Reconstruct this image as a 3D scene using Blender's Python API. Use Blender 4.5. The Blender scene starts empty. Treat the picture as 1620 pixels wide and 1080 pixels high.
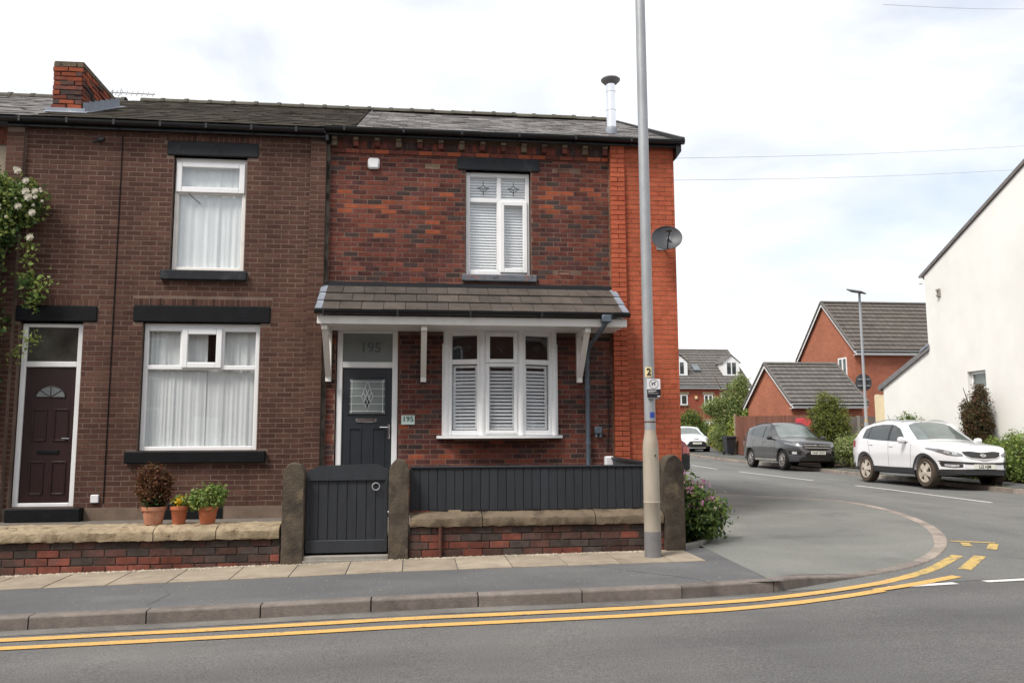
import bpy, bmesh, math, random
import numpy as np
from mathutils import Vector, Matrix
from mathutils.bvhtree import BVHTree
random.seed(7); rng = np.random.default_rng(7)
R = math.radians
scene = bpy.context.scene
COL = scene.collection

# ------------------------------------------------------------------ camera, sky, sun, exposure
cam = bpy.data.cameras.new('camera'); camo = bpy.data.objects.new('camera', cam); COL.objects.link(camo)
pit, yaw, rol = R(6.707), R(6.782), R(-0.2366)
fw = Vector((math.sin(yaw)*math.cos(pit), math.cos(yaw)*math.cos(pit), math.sin(pit)))
rt = Vector((math.cos(yaw), -math.sin(yaw), 0)); up = rt.cross(fw)
rt2 = rt*math.cos(rol)+up*math.sin(rol); up2 = up*math.cos(rol)-rt*math.sin(rol)
m = Matrix((rt2, up2, -fw)).transposed().to_4x4(); m.translation = Vector((1.383, -12.581, 1.40))
camo.matrix_world = m
cam.sensor_width = 36; cam.lens = 28.89; cam.clip_start = .1; cam.clip_end = 3000
scene.camera = camo
CAM = Vector((1.383, -12.581, 1.40))

SUN_AZ, SUN_EL = R(232), R(52)        # azimuth measured from +Y clockwise: light comes from the left and the street side
world = bpy.data.worlds.new('World'); scene.world = world; world.use_nodes = True
wn = world.node_tree.nodes; wl = world.node_tree.links
bg = wn['Background']; bg.inputs['Strength'].default_value = .07
sky = wn.new('ShaderNodeTexSky'); sky.sky_type = 'NISHITA'; sky.sun_disc = False
sky.sun_elevation = SUN_EL; sky.sun_rotation = SUN_AZ
tc = wn.new('ShaderNodeTexCoord'); mp = wn.new('ShaderNodeMapping'); mp.inputs['Scale'].default_value = (1.3, 1.3, 3.2)
n1 = wn.new('ShaderNodeTexNoise'); n1.inputs['Scale'].default_value = 1.9; n1.inputs['Detail'].default_value = 7; n1.inputs['Roughness'].default_value = .55; n1.inputs['Distortion'].default_value = .5
rp = wn.new('ShaderNodeValToRGB'); rp.color_ramp.elements[0].position = .30; rp.color_ramp.elements[0].color = (.50, .50, .50, 1); rp.color_ramp.elements[1].position = .60; rp.color_ramp.elements[1].color = (1, 1, 1, 1)
mx = wn.new('ShaderNodeMix'); mx.data_type = 'RGBA'
n2 = wn.new('ShaderNodeTexNoise'); n2.inputs['Scale'].default_value = 3.1; n2.inputs['Detail'].default_value = 6; n2.inputs['Roughness'].default_value = .5
r2 = wn.new('ShaderNodeValToRGB'); r2.color_ramp.elements[0].position = .36; r2.color_ramp.elements[0].color = (5.7, 5.82, 5.95, 1); r2.color_ramp.elements[1].position = .6; r2.color_ramp.elements[1].color = (7.1, 7.05, 6.95, 1)
wl.new(mp.outputs['Vector'], n2.inputs['Vector']); wl.new(n2.outputs['Fac'], r2.inputs['Fac']); wl.new(r2.outputs['Color'], mx.inputs['B'])
wl.new(tc.outputs['Generated'], mp.inputs['Vector']); wl.new(mp.outputs['Vector'], n1.inputs['Vector']); wl.new(n1.outputs['Fac'], rp.inputs['Fac'])
wl.new(rp.outputs['Color'], mx.inputs['Factor']); wl.new(sky.outputs['Color'], mx.inputs['A']); wl.new(mx.outputs['Result'], bg.inputs['Color'])

sun = bpy.data.lights.new('sun', 'SUN'); sun.energy = 1.5; sun.angle = R(17); sun.color = (1, .955, .89)
suno = bpy.data.objects.new('sun', sun); COL.objects.link(suno)
sd = Vector((math.sin(SUN_AZ)*math.cos(SUN_EL), math.cos(SUN_AZ)*math.cos(SUN_EL), math.sin(SUN_EL)))
suno.rotation_euler = sd.to_track_quat('Z', 'Y').to_euler(); suno.location = sd*60
vs = scene.view_settings; vs.view_transform = 'Standard'; vs.look = 'None'; vs.gamma = 1; vs.use_curve_mapping = False; vs.exposure = 1.42
scene.cycles.max_bounces = 6; scene.cycles.transparent_max_bounces = 12

# ------------------------------------------------------------------ ground heights (metres)
def ground_z(x, y):      # pavement level: the street climbs gently to the right, the side road climbs away
    return float(np.interp(x, [-12, -3.1, -.13, 1.35, 4.4, 7, 30], [-.19, -.09, -.03, .01, .045, .06, .08]) + np.interp(y, [-12, -5.5, -3, 6, 17, 31, 60], [-.04, -.04, 0, .12, .21, .5, .9]))
def ss(t):
    t = min(max(t, 0), 1); return t*t*(3-2*t)
def road_z(x, y):
    return ground_z(x, y) - .11 + .08*ss((y+4.6)/3.5)*ss((x-5)/2.5)

# ------------------------------------------------------------------ materials
def new_mat(name):
    mt = bpy.data.materials.new(name); mt.use_nodes = True
    return mt, mt.node_tree.nodes, mt.node_tree.links, mt.node_tree.nodes['Principled BSDF']
def lin(*c): return tuple(((v/255)/12.92 if v/255 <= .04045 else ((v/255+.055)/1.055)**2.4) for v in c)
def surf(name, col, rough=.7, var=.15, scale=6., bump=.0, bscale=60., col2=None, mask=(.45, .62), mscale=2.5, metal=0., spec=.5, rnd=0., stretch=(1, 1, 1), coat=0., hue=0., col3=None, mask3=(.55, .7), m3scale=1.2, stain=0., sstretch=(1.6, 1.6, .45)):
    """principled surface: base colour, mottled by noise, optional second colour in worn / stained patches, per-piece variation"""
    mt, N, L, P = new_mat(name)
    P.inputs['Roughness'].default_value = rough; P.inputs['Metallic'].default_value = metal
    if rough >= .74: spec = .14
    P.inputs['Specular IOR Level'].default_value = spec; P.inputs['Coat Weight'].default_value = coat
    tc = N.new('ShaderNodeTexCoord'); mp = N.new('ShaderNodeMapping'); mp.inputs['Scale'].default_value = stretch
    oi = N.new('ShaderNodeObjectInfo'); ge = N.new('ShaderNodeNewGeometry')
    ad = N.new('ShaderNodeVectorMath'); ad.operation = 'MULTIPLY_ADD'
    cb = N.new('ShaderNodeCombineXYZ'); L.new(oi.outputs['Random'], cb.inputs[0]); L.new(ge.outputs['Random Per Island'], cb.inputs[1]); L.new(oi.outputs['Random'], cb.inputs[2])
    ad.inputs[1].default_value = (37, 37, 37)
    L.new(tc.outputs['Object'], mp.inputs['Vector'])
    if rnd > 0: L.new(cb.outputs[0], ad.inputs[0]); L.new(mp.outputs['Vector'], ad.inputs[2]); vec = ad.outputs[0]
    else: vec = mp.outputs['Vector']
    nz = N.new('ShaderNodeTexNoise'); nz.inputs['Scale'].default_value = scale; nz.inputs['Detail'].default_value = 6; nz.inputs['Roughness'].default_value = .62
    L.new(vec, nz.inputs['Vector'])
    mr = N.new('ShaderNodeMapRange'); mr.inputs['From Min'].default_value = .25; mr.inputs['From Max'].default_value = .75
    mr.inputs['To Min'].default_value = 1-var; mr.inputs['To Max'].default_value = 1+var
    L.new(nz.outputs['Fac'], mr.inputs['Value'])
    val = mr.outputs[0]
    if rnd > 0:
        sm = N.new('ShaderNodeMath'); sm.operation = 'ADD'; L.new(oi.outputs['Random'], sm.inputs[0]); L.new(ge.outputs['Random Per Island'], sm.inputs[1])
        fr = N.new('ShaderNodeMath'); fr.operation = 'FRACT'; L.new(sm.outputs[0], fr.inputs[0])
        m2 = N.new('ShaderNodeMapRange'); m2.inputs['To Min'].default_value = 1-rnd; m2.inputs['To Max'].default_value = 1+rnd; L.new(fr.outputs[0], m2.inputs['Value'])
        ml = N.new('ShaderNodeMath'); ml.operation = 'MULTIPLY'; L.new(val, ml.inputs[0]); L.new(m2.outputs[0], ml.inputs[1]); val = ml.outputs[0]
    if stain > 0:      # broad weathering that runs across neighbouring pieces
        sp = N.new('ShaderNodeMapping'); sp.inputs['Scale'].default_value = sstretch; L.new(ge.outputs['Position'], sp.inputs['Vector'])
        sn = N.new('ShaderNodeTexNoise'); sn.inputs['Scale'].default_value = 1.; sn.inputs['Detail'].default_value = 7; sn.inputs['Roughness'].default_value = .6; L.new(sp.outputs[0], sn.inputs['Vector'])
        sm2 = N.new('ShaderNodeMapRange'); sm2.inputs['From Min'].default_value = .3; sm2.inputs['From Max'].default_value = .7; sm2.inputs['To Min'].default_value = 1-stain; sm2.inputs['To Max'].default_value = 1+stain; L.new(sn.outputs['Fac'], sm2.inputs['Value'])
        ml2 = N.new('ShaderNodeMath'); ml2.operation = 'MULTIPLY'; L.new(val, ml2.inputs[0]); L.new(sm2.outputs[0], ml2.inputs[1]); val = ml2.outputs[0]
    base = None
    def patch(c0, c1, msk, ms, off):
        n2 = N.new('ShaderNodeTexNoise'); n2.inputs['Scale'].default_value = ms; n2.inputs['Detail'].default_value = 8; n2.inputs['Roughness'].default_value = .65
        v2 = N.new('ShaderNodeVectorMath'); v2.operation = 'ADD'; v2.inputs[1].default_value = off; L.new(vec, v2.inputs[0]); L.new(v2.outputs[0], n2.inputs['Vector'])
        m3 = N.new('ShaderNodeMapRange'); m3.inputs['From Min'].default_value = msk[0]; m3.inputs['From Max'].default_value = msk[1]; L.new(n2.outputs['Fac'], m3.inputs['Value'])
        mc = N.new('ShaderNodeMix'); mc.data_type = 'RGBA'; L.new(m3.outputs[0], mc.inputs['Factor'])
        if isinstance(c0, tuple): mc.inputs['A'].default_value = (*c0, 1)
        else: L.new(c0, mc.inputs['A'])
        mc.inputs['B'].default_value = (*c1, 1)
        return mc.outputs['Result']
    base = col
    if col2: base = patch(base, col2, mask, mscale, (13, 5, 9))
    if col3: base = patch(base, col3, mask3, m3scale, (3, 25, 19))
    vm = N.new('ShaderNodeVectorMath'); vm.operation = 'SCALE'; L.new(val, vm.inputs['Scale'])
    if isinstance(base, tuple): vm.inputs[0].default_value = base
    else: L.new(base, vm.inputs[0])
    out = vm.outputs[0]
    if hue > 0:
        hs = N.new('ShaderNodeHueSaturation'); m4 = N.new('ShaderNodeMapRange'); m4.inputs['To Min'].default_value = .5-hue; m4.inputs['To Max'].default_value = .5+hue
        L.new(ge.outputs['Random Per Island'], m4.inputs['Value']); L.new(m4.outputs[0], hs.inputs['Hue']); L.new(out, hs.inputs['Color']); out = hs.outputs['Color']
    L.new(out, P.inputs['Base Color'])
    if bump > 0:
        nb = N.new('ShaderNodeTexNoise'); nb.inputs['Scale'].default_value = bscale; nb.inputs['Detail'].default_value = 5; L.new(vec, nb.inputs['Vector'])
        bp = N.new('ShaderNodeBump'); bp.inputs['Strength'].default_value = bump; bp.inputs['Distance'].default_value = .01
        L.new(nb.outputs['Fac'], bp.inputs['Height']); L.new(bp.outputs['Normal'], P.inputs['Normal'])
    return mt
def glass_mat(name, tint=(1, 1, 1), ior=1.5, extra=.04):
    mt, N, L, P = new_mat(name); N.remove(P)
    tr = N.new('ShaderNodeBsdfTransparent'); tr.inputs['Color'].default_value = (*tint, 1)
    gl = N.new('ShaderNodeBsdfGlossy'); gl.inputs['Roughness'].default_value = .015
    ge = N.new('ShaderNodeNewGeometry'); dt = N.new('ShaderNodeVectorMath'); dt.operation = 'DOT_PRODUCT'; L.new(ge.outputs['Normal'], dt.inputs[0]); L.new(ge.outputs['Incoming'], dt.inputs[1])
    ab = N.new('ShaderNodeMath'); ab.operation = 'ABSOLUTE'; L.new(dt.outputs['Value'], ab.inputs[0]); om = N.new('ShaderNodeMath'); om.operation = 'SUBTRACT'; om.inputs[0].default_value = 1; L.new(ab.outputs[0], om.inputs[1])
    pw = N.new('ShaderNodeMath'); pw.operation = 'POWER'; pw.inputs[1].default_value = 5; L.new(om.outputs[0], pw.inputs[0]); fr = N.new('ShaderNodeMath'); fr.operation = 'MULTIPLY_ADD'; fr.inputs[1].default_value = .96; fr.inputs[2].default_value = .04; L.new(pw.outputs[0], fr.inputs[0])
    ad = N.new('ShaderNodeMath'); ad.operation = 'ADD'; ad.inputs[1].default_value = extra; ad.use_clamp = True
    nz = N.new('ShaderNodeTexNoise'); nz.inputs['Scale'].default_value = 1.3; bp = N.new('ShaderNodeBump'); bp.inputs['Strength'].default_value = .05; bp.inputs['Distance'].default_value = .05
    tcn = N.new('ShaderNodeTexCoord'); L.new(tcn.outputs['Object'], nz.inputs['Vector']); L.new(nz.outputs['Fac'], bp.inputs['Height']); L.new(bp.outputs['Normal'], gl.inputs['Normal'])
    ms = N.new('ShaderNodeMixShader'); L.new(fr.outputs[0], ad.inputs[0]); L.new(ad.outputs[0], ms.inputs[0]); L.new(tr.outputs[0], ms.inputs[1]); L.new(gl.outputs[0], ms.inputs[2])
    L.new(ms.outputs[0], N['Material Output'].inputs['Surface']); return mt
def brickwall_mat(name, c1, c2, mortar, axis, w=.225, h=.075, bump=.4):
    """far brickwork: brick texture in metres on a wall facing the street (axis 'x') or the side road (axis 'y')"""
    mt, N, L, P = new_mat(name); P.inputs['Roughness'].default_value = .85; P.inputs['Specular IOR Level'].default_value = .14
    tc = N.new('ShaderNodeTexCoord'); sp = N.new('ShaderNodeSeparateXYZ'); cb = N.new('ShaderNodeCombineXYZ')
    L.new(tc.outputs['Object'], sp.inputs[0]); L.new(sp.outputs[0 if axis == 'x' else 1], cb.inputs[0]); L.new(sp.outputs[2], cb.inputs[1])
    bt = N.new('ShaderNodeTexBrick'); bt.inputs['Scale'].default_value = 1; bt.inputs['Brick Width'].default_value = w; bt.inputs['Row Height'].default_value = h
    bt.inputs['Mortar Size'].default_value = .006; bt.inputs['Color1'].default_value = (*c1, 1); bt.inputs['Color2'].default_value = (*c2, 1); bt.inputs['Mortar'].default_value = (*mortar, 1)
    L.new(cb.outputs[0], bt.inputs['Vector'])
    nz = N.new('ShaderNodeTexNoise'); nz.inputs['Scale'].default_value = .9; nz.inputs['Detail'].default_value = 6; L.new(tc.outputs['Object'], nz.inputs['Vector'])
    mr = N.new('ShaderNodeMapRange'); mr.inputs['To Min'].default_value = .72; mr.inputs['To Max'].default_value = 1.28; L.new(nz.outputs['Fac'], mr.inputs['Value'])
    vm = N.new('ShaderNodeVectorMath'); vm.operation = 'SCALE'; L.new(bt.outputs['Color'], vm.inputs[0]); L.new(mr.outputs[0], vm.inputs['Scale']); L.new(vm.outputs[0], P.inputs['Base Color'])
    return mt

M = {}
# bricks of the end house: several fired colours
M['brick_maroon'] = surf('brick_maroon', (.128, .042, .032), .82, .25, 14, .5, 90, rnd=.25, col2=(.05, .027, .026), mask=(.5, .7), mscale=7, stain=0.28)
M['brick_plum'] = surf('brick_plum', (.088, .034, .030), .8, .25, 14, .5, 90, rnd=.25, col2=(.032, .022, .024), mask=(.5, .7), mscale=7, stain=0.28)
M['brick_black'] = surf('brick_black', (.058, .038, .035), .75, .3, 14, .5, 90, rnd=.25)
M['brick_red'] = surf('brick_red', (.165, .050, .034), .84, .22, 14, .5, 90, rnd=.22, col2=(.10, .035, .03), mask=(.55, .72), mscale=7, stain=0.28)
M['brick_orange'] = surf('brick_orange', (.27, .072, .036), .85, .2, 14, .5, 90, rnd=.18, col2=(.17, .05, .035), mask=(.55, .75), mscale=6, stain=0.28)
M['brick_brown'] = surf('brick_brown', (.099, .050, .037), .85, .16, 10, .7, 120, rnd=.16, stretch=(1, 1, 3), stain=0.24)
M['brick_brown_dark'] = surf('brick_brown_dark', (.084, .041, .032), .85, .16, 10, .7, 120, rnd=.16, stretch=(1, 1, 3), stain=0.24)
M['brick_bright'] = surf('brick_bright', (.40, .10, .052), .8, .14, 9, .4, 90, rnd=.10, col2=(.33, .066, .034), mask=(.5, .7), mscale=3, stain=0.14)
M['brick_wall_red'] = surf('brick_wall_red', (.165, .055, .040), .85, .25, 12, .6, 80, rnd=.22, col2=(.07, .05, .042), mask=(.5, .7), mscale=5, stain=0.35, sstretch=(2.5, 2.5, 2.5))
M['brick_wall_grey'] = surf('brick_wall_grey', (.062, .048, .043), .88, .25, 12, .6, 80, rnd=.22, col2=(.10, .045, .035), mask=(.55, .75), mscale=5, stain=0.3, sstretch=(2.5, 2.5, 2.5))
M['brick_wall_dull'] = surf('brick_wall_dull', (.095, .048, .040), .88, .3, 12, .6, 80, rnd=.25, col2=(.055, .045, .04), mask=(.45, .68), mscale=5, stain=.3, sstretch=(2.5, 2.5, 2.5))
M['mortar_main'] = surf('mortar_main', (.20, .13, .10), .95, .25, 5, .5, 150, col2=(.12, .08, .062), mask=(.42, .66), mscale=.9, stain=0.24)
M['mortar_left'] = surf('mortar_left', (.175, .123, .097), .95, .25, 5, .5, 150, col2=(.12, .085, .07), mask=(.45, .72), mscale=.9, stain=0.24)
M['mortar_bright'] = surf('mortar_bright', (.27, .13, .07), .95, .3, 5, .5, 150, col2=(.14, .06, .035), mask=(.4, .6), mscale=1.1, stain=0.2)
M['mortar_wall'] = surf('mortar_wall', (.13, .112, .095), .95, .3, 6, .5, 120, col2=(.03, .028, .025), mask=(.45, .6), mscale=3)
M['render_plinth'] = surf('render_plinth', (.17, .125, .095), .95, .3, 4, .5, 60)
M['pebbledash'] = surf('pebbledash', (.30, .25, .19), .95, .35, 40, .8, 60)
M['upvc'] = surf('upvc', (.80, .80, .80), .32, .04, 3, col2=(.66, .655, .63), mask=(.55, .8), mscale=2.2)
M['upvc_cream'] = surf('upvc_cream', (.76, .735, .69), .35, .05, 3, col2=(.6, .56, .5), mask=(.55, .8), mscale=2.2)
M['upvc_shade'] = surf('upvc_shade', (.72, .70, .68), .4, .06, 3, col2=(.5, .47, .43), mask=(.55, .8), mscale=2)
M['stone_painted'] = surf('stone_painted', (.019, .0205, .024), .6, .2, 5, .35, 45, spec=.22, col2=(.055, .056, .06), mask=(.55, .75), mscale=4)
M['stone_black'] = surf('stone_black', (.007, .0075, .009), .55, .25, 5, .4, 40, spec=.16, col2=(.014, .014, .016), mask=(.55, .75), mscale=5)
M['sill_worn'] = surf('sill_worn', (.13, .14, .16), .75, .2, 9, .5, 40, col2=(.23, .11, .08), mask=(.52, .6), mscale=7, col3=(.045, .04, .04), mask3=(.57, .64), m3scale=9)
M['anthracite'] = surf('anthracite', (.0195, .0225, .0275), .42, .15, 4, .12, 40)
M['anthracite_wood'] = surf('anthracite_wood', (.0215, .0245, .030), .55, .2, 5, .35, 30, rnd=.10, stretch=(3, 3, .5), col2=(.026, .029, .034), mask=(.58, .8), mscale=3)
M['black_plastic'] = surf('black_plastic', (.007, .0075, .009), .38, .2, 5)
M['grey_pipe'] = surf('grey_pipe', (.085, .105, .13), .45, .1, 5)
M['lead'] = surf('lead', (.20, .22, .26), .55, .2, 9, .2, 30, col2=(.30, .32, .35), mask=(.5, .7), mscale=5)
M['slate'] = surf('slate', (.125, .113, .108), .62, .25, 7, .4, 40, rnd=.35, col2=(.12, .108, .10), mask=(.52, .7), mscale=3, stain=0.2, sstretch=(1.5, 1.5, 1.5))
M['concrete_tile'] = surf('concrete_tile', (.046, .039, .030), .92, .3, 9, .7, 70, rnd=.18, col2=(.075, .067, .046), mask=(.56, .72), mscale=6, stain=0.25, sstretch=(1.5, 1.5, 1.5))
M['canopy_tile'] = surf('canopy_tile', (.080, .067, .058), .9, .2, 7, .5, 70, rnd=.16, col2=(.075, .063, .055), mask=(.5, .7), mscale=4, col3=(.055, .05, .046), mask3=(.62, .7), m3scale=9, stain=0.2, sstretch=(2, 2, 2))
M['ridge_tile'] = surf('ridge_tile', (.085, .078, .062), .9, .25, 8, .4, 60, rnd=.15)
M['steel'] = surf('steel', (.80, .80, .82), .25, .05, 3, metal=1.)
M['chrome'] = surf('chrome', (.82, .82, .83), .12, .02, 3, metal=1.)
M['galv'] = surf('galv', (.36, .37, .385), .5, .14, 5, .1, 40, metal=.35, col2=(.28, .29, .30), mask=(.45, .7), mscale=4, stretch=(1, 1, .35))
M['post_paint'] = surf('post_paint', (.37, .32, .255), .62, .14, 6, .2, 30, col2=(.30, .20, .145), mask=(.55, .75), mscale=2.4, stretch=(1, 1, .4))
M['post_base'] = surf('post_base', (.17, .165, .165), .6, .15, 6, .2, 30)
M['rust'] = surf('rust', (.10, .045, .035), .8, .3, 12, .4, 60)
M['curtain'] = surf('curtain', (.76, .775, .775), .9, .05, 4)
M['interior'] = surf('interior', (.22, .21, .20), .9, .2, 2)
M['blind'] = surf('blind', (.88, .89, .91), .5, .03, 3)
M['glass'] = glass_mat('glass', (.985, .992, .992), 1.5, .035)
M['glass_frost'] = surf('glass_frost', (.20, .225, .22), .12, .12, 2.5, spec=.6)
M['glass_dark'] = surf('glass_dark', (.055, .053, .046), .06, .5, 3, spec=.6)
M['leading'] = surf('leading', (.62, .64, .64), .35, .05, 5)
M['leading_grey'] = surf('leading_grey', (.10, .105, .11), .5, .05, 5)
M['door_maroon'] = surf('door_maroon', (.024, .0065, .007), .4, .25, 5, .2, 40, stretch=(4, 4, .6))
M['sandstone'] = surf('sandstone', (.30, .238, .158), .92, .25, 12, .9, 38, rnd=.08, col2=(.21, .155, .10), mask=(.48, .66), mscale=9, col3=(.06, .05, .04), mask3=(.60, .68), m3scale=13, stain=.18, sstretch=(2, 2, 6))
M['sandstone_dark'] = surf('sandstone_dark', (.15, .115, .08), .92, .25, 8, .7, 45, rnd=.08, col2=(.075, .058, .044), mask=(.48, .66), mscale=4, col3=(.20, .15, .10), mask3=(.6, .7), m3scale=5)
M['post_stone'] = surf('post_stone', (.098, .078, .058), .93, .25, 9, .8, 40, rnd=.08, col2=(.048, .040, .034), mask=(.46, .66), mscale=3.2, col3=(.155, .12, .08), mask3=(.58, .7), m3scale=4)
M['flag'] = surf('flag', (.305, .255, .195), .92, .15, 6, .5, 70, rnd=.09, col2=(.22, .185, .145), mask=(.52, .7), mscale=2.2, stain=0.16, sstretch=(1.3, 2, 1))
M['kerb'] = surf('kerb', (.195, .168, .150), .9, .2, 14, .6, 90, rnd=.10, col2=(.115, .098, .088), mask=(.5, .7), mscale=2.4, stain=0.2, sstretch=(1.2, 2, 2))
M['kerb_light'] = surf('kerb_light', (.30, .255, .22), .9, .2, 14, .6, 90, rnd=.10, col2=(.18, .155, .135), mask=(.5, .7), mscale=2.4, stain=0.2, sstretch=(1.2, 2, 2))
M['asphalt'] = surf('asphalt', (.122, .119, .118), .88, .55, 75, .7, 160, col2=(.155, .149, .143), mask=(.42, .64), mscale=.28, col3=(.108, .105, .105), mask3=(.54, .70), m3scale=.6, stain=0.16, sstretch=(0.1, 1.1, 1))
M['asphalt_side'] = surf('asphalt_side', (.150, .150, .143), .9, .5, 75, .7, 160, col2=(.175, .173, .163), mask=(.42, .64), mscale=.4, col3=(.125, .124, .12), mask3=(.54, .70), m3scale=.9, stain=.14, sstretch=(1.1, .12, 1))
M['asphalt_gutter'] = surf('asphalt_gutter', (.185, .175, .16), .9, .25, 55, .6, 120, col2=(.12, .112, .105), mask=(.42, .62), mscale=1.5)
M['tarmac_path'] = surf('tarmac_path', (.118, .118, .120), .9, .45, 90, .6, 170, col2=(.14, .138, .136), mask=(.45, .65), mscale=.8, stain=0.14, sstretch=(0.5, 1.4, 1))
M['tarmac_corner'] = surf('tarmac_corner', (.170, .172, .157), .9, .40, 90, .6, 150, col2=(.20, .20, .182), mask=(.42, .62), mscale=.6, col3=(.148, .15, .138), mask3=(.55, .68), m3scale=1.1, stain=0.12, sstretch=(0.5, 0.7, 1))
M['tarmac_dark'] = surf('tarmac_dark', (.132, .133, .125), .9, .25, 50, .6, 150)
M['yellow_paint'] = surf('yellow_paint', (.60, .355, .115), .75, .18, 40, .4, 150, col2=(.24, .19, .13), mask=(.58, .68), mscale=16, col3=(.50, .32, .13), mask3=(.5, .62), m3scale=3)
M['yellow_worn'] = surf('yellow_worn', (.48, .34, .12), .8, .2, 40, .4, 150, col2=(.18, .16, .12), mask=(.5, .62), mscale=12)
M['white_paint'] = surf('white_paint', (.62, .60, .57), .75, .1, 40, .3, 150, col2=(.22, .21, .20), mask=(.56, .66), mscale=14)
M['soil'] = surf('soil', (.055, .042, .032), .95, .4, 25, .8, 60)
M['grit'] = surf('grit', (.42, .37, .29), .9, .3, 30, rnd=.3)
M['yard'] = surf('yard', (.15, .13, .11), .95, .3, 12, .5, 60)
M['terracotta'] = surf('terracotta', (.46, .15, .075), .8, .12, 8, .2, 60, rnd=.08)
M['terracotta_pale'] = surf('terracotta_pale', (.47, .20, .12), .85, .15, 8, .2, 60, col2=(.52, .30, .21), mask=(.5, .7), mscale=5)
M['rendered_white'] = surf('rendered_white', (.78, .77, .73), .9, .03, 2, .15, 60, col2=(.72, .71, .665), mask=(.5, .75), mscale=.5, stain=0.06, sstretch=(0.5, 0.5, 0.25))
M['far_tile'] = surf('far_tile', (.125, .108, .096), .9, .2, 5, .4, 40, rnd=.08, col2=(.10, .088, .08), mask=(.5, .7), mscale=1.5)
M['far_tile_grey'] = surf('far_tile_grey', (.135, .125, .115), .9, .2, 5, .4, 40, rnd=.08)
M['fence_wood'] = surf('fence_wood', (.17, .075, .052), .85, .25, 6, .3, 30, rnd=.18, stretch=(3, 3, .5))
M['fence_grey'] = surf('fence_grey', (.14, .125, .11), .85, .25, 6, .3, 30, rnd=.15, stretch=(3, 3, .5))
M['concrete'] = surf('concrete', (.27, .25, .22), .9, .2, 8, .4, 60)
M['cream_board'] = surf('cream_board', (.72, .60, .40), .8, .08, 4)
M['sign_white'] = surf('sign_white', (.72, .71, .73), .4, .05, 6)
M['sign_black'] = surf('sign_black', (.02, .018, .022), .4, .1, 6)
M['sign_blue'] = surf('sign_blue', (.03, .07, .33), .45, .3, 20)
M['sign_cream'] = surf('sign_cream', (.72, .58, .30), .5, .1, 9)
M['plate_glass'] = surf('plate_glass', (.56, .66, .62), .12, .1, 4, spec=.6)
M['ink_green'] = surf('ink_green', (.04, .085, .07), .4, .1, 4)
M['grey_print'] = surf('grey_print', (.085, .10, .11), .3, .05, 4)
M['dish_grey'] = surf('dish_grey', (.052, .054, .060), .5, .15, 5)
M['bin_black'] = surf('bin_black', (.02, .022, .026), .5, .15, 4)
M['red_plastic'] = surf('red_plastic', (.48, .03, .045), .45, .1, 4)
def leafm(name, c, rnd=.35, hue=.03, rough=.55):
    mt = surf(name, c, rough, .2, 4, rnd=rnd, hue=hue, spec=.3)
    P = mt.node_tree.nodes['Principled BSDF']
    N = mt.node_tree.nodes; L = mt.node_tree.links; tl = N.new('ShaderNodeBsdfTranslucent'); ms = N.new('ShaderNodeMixShader'); ms.inputs[0].default_value = .42
    src = P.inputs['Base Color'].links[0].from_socket; L.new(src, tl.inputs['Color']); L.new(P.outputs[0], ms.inputs[1]); L.new(tl.outputs[0], ms.inputs[2]); L.new(ms.outputs[0], N['Material Output'].inputs['Surface'])
    return mt
M['leaf_rose'] = leafm('leaf_rose', (0.098, 0.150, 0.046))
M['leaf_mid'] = leafm('leaf_mid', (.165, .23, .055))
M['leaf_light'] = leafm('leaf_light', (0.26, 0.33, 0.09))
M['leaf_yellow'] = leafm('leaf_yellow', (0.468, 0.429, 0.065))
M['leaf_willow'] = leafm('leaf_willow', (.27, .32, .13))
M['leaf_conifer'] = leafm('leaf_conifer', (.20, .235, .05))
M['leaf_conifer_dark'] = leafm('leaf_conifer_dark', (0.095, 0.095, 0.045))
M['leaf_brown'] = leafm('leaf_brown', (0.137, 0.062, 0.029))
M['leaf_variegated'] = leafm('leaf_variegated', (0.4, 0.42, 0.2), rnd=.5)
M['leaf_dark'] = leafm('leaf_dark', (0.07, 0.12, 0.04))
M['petal_white'] = leafm('petal_white', (.74, .70, .60), rnd=.1, hue=.01)
M['petal_pink'] = leafm('petal_pink', (.58, .27, .42), rnd=.25, hue=.02)
M['petal_yellow'] = leafm('petal_yellow', (.70, .48, .03), rnd=.2, hue=.01)
M['bark'] = surf('bark', (.085, .065, .048), .9, .3, 10, .6, 40)

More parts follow.
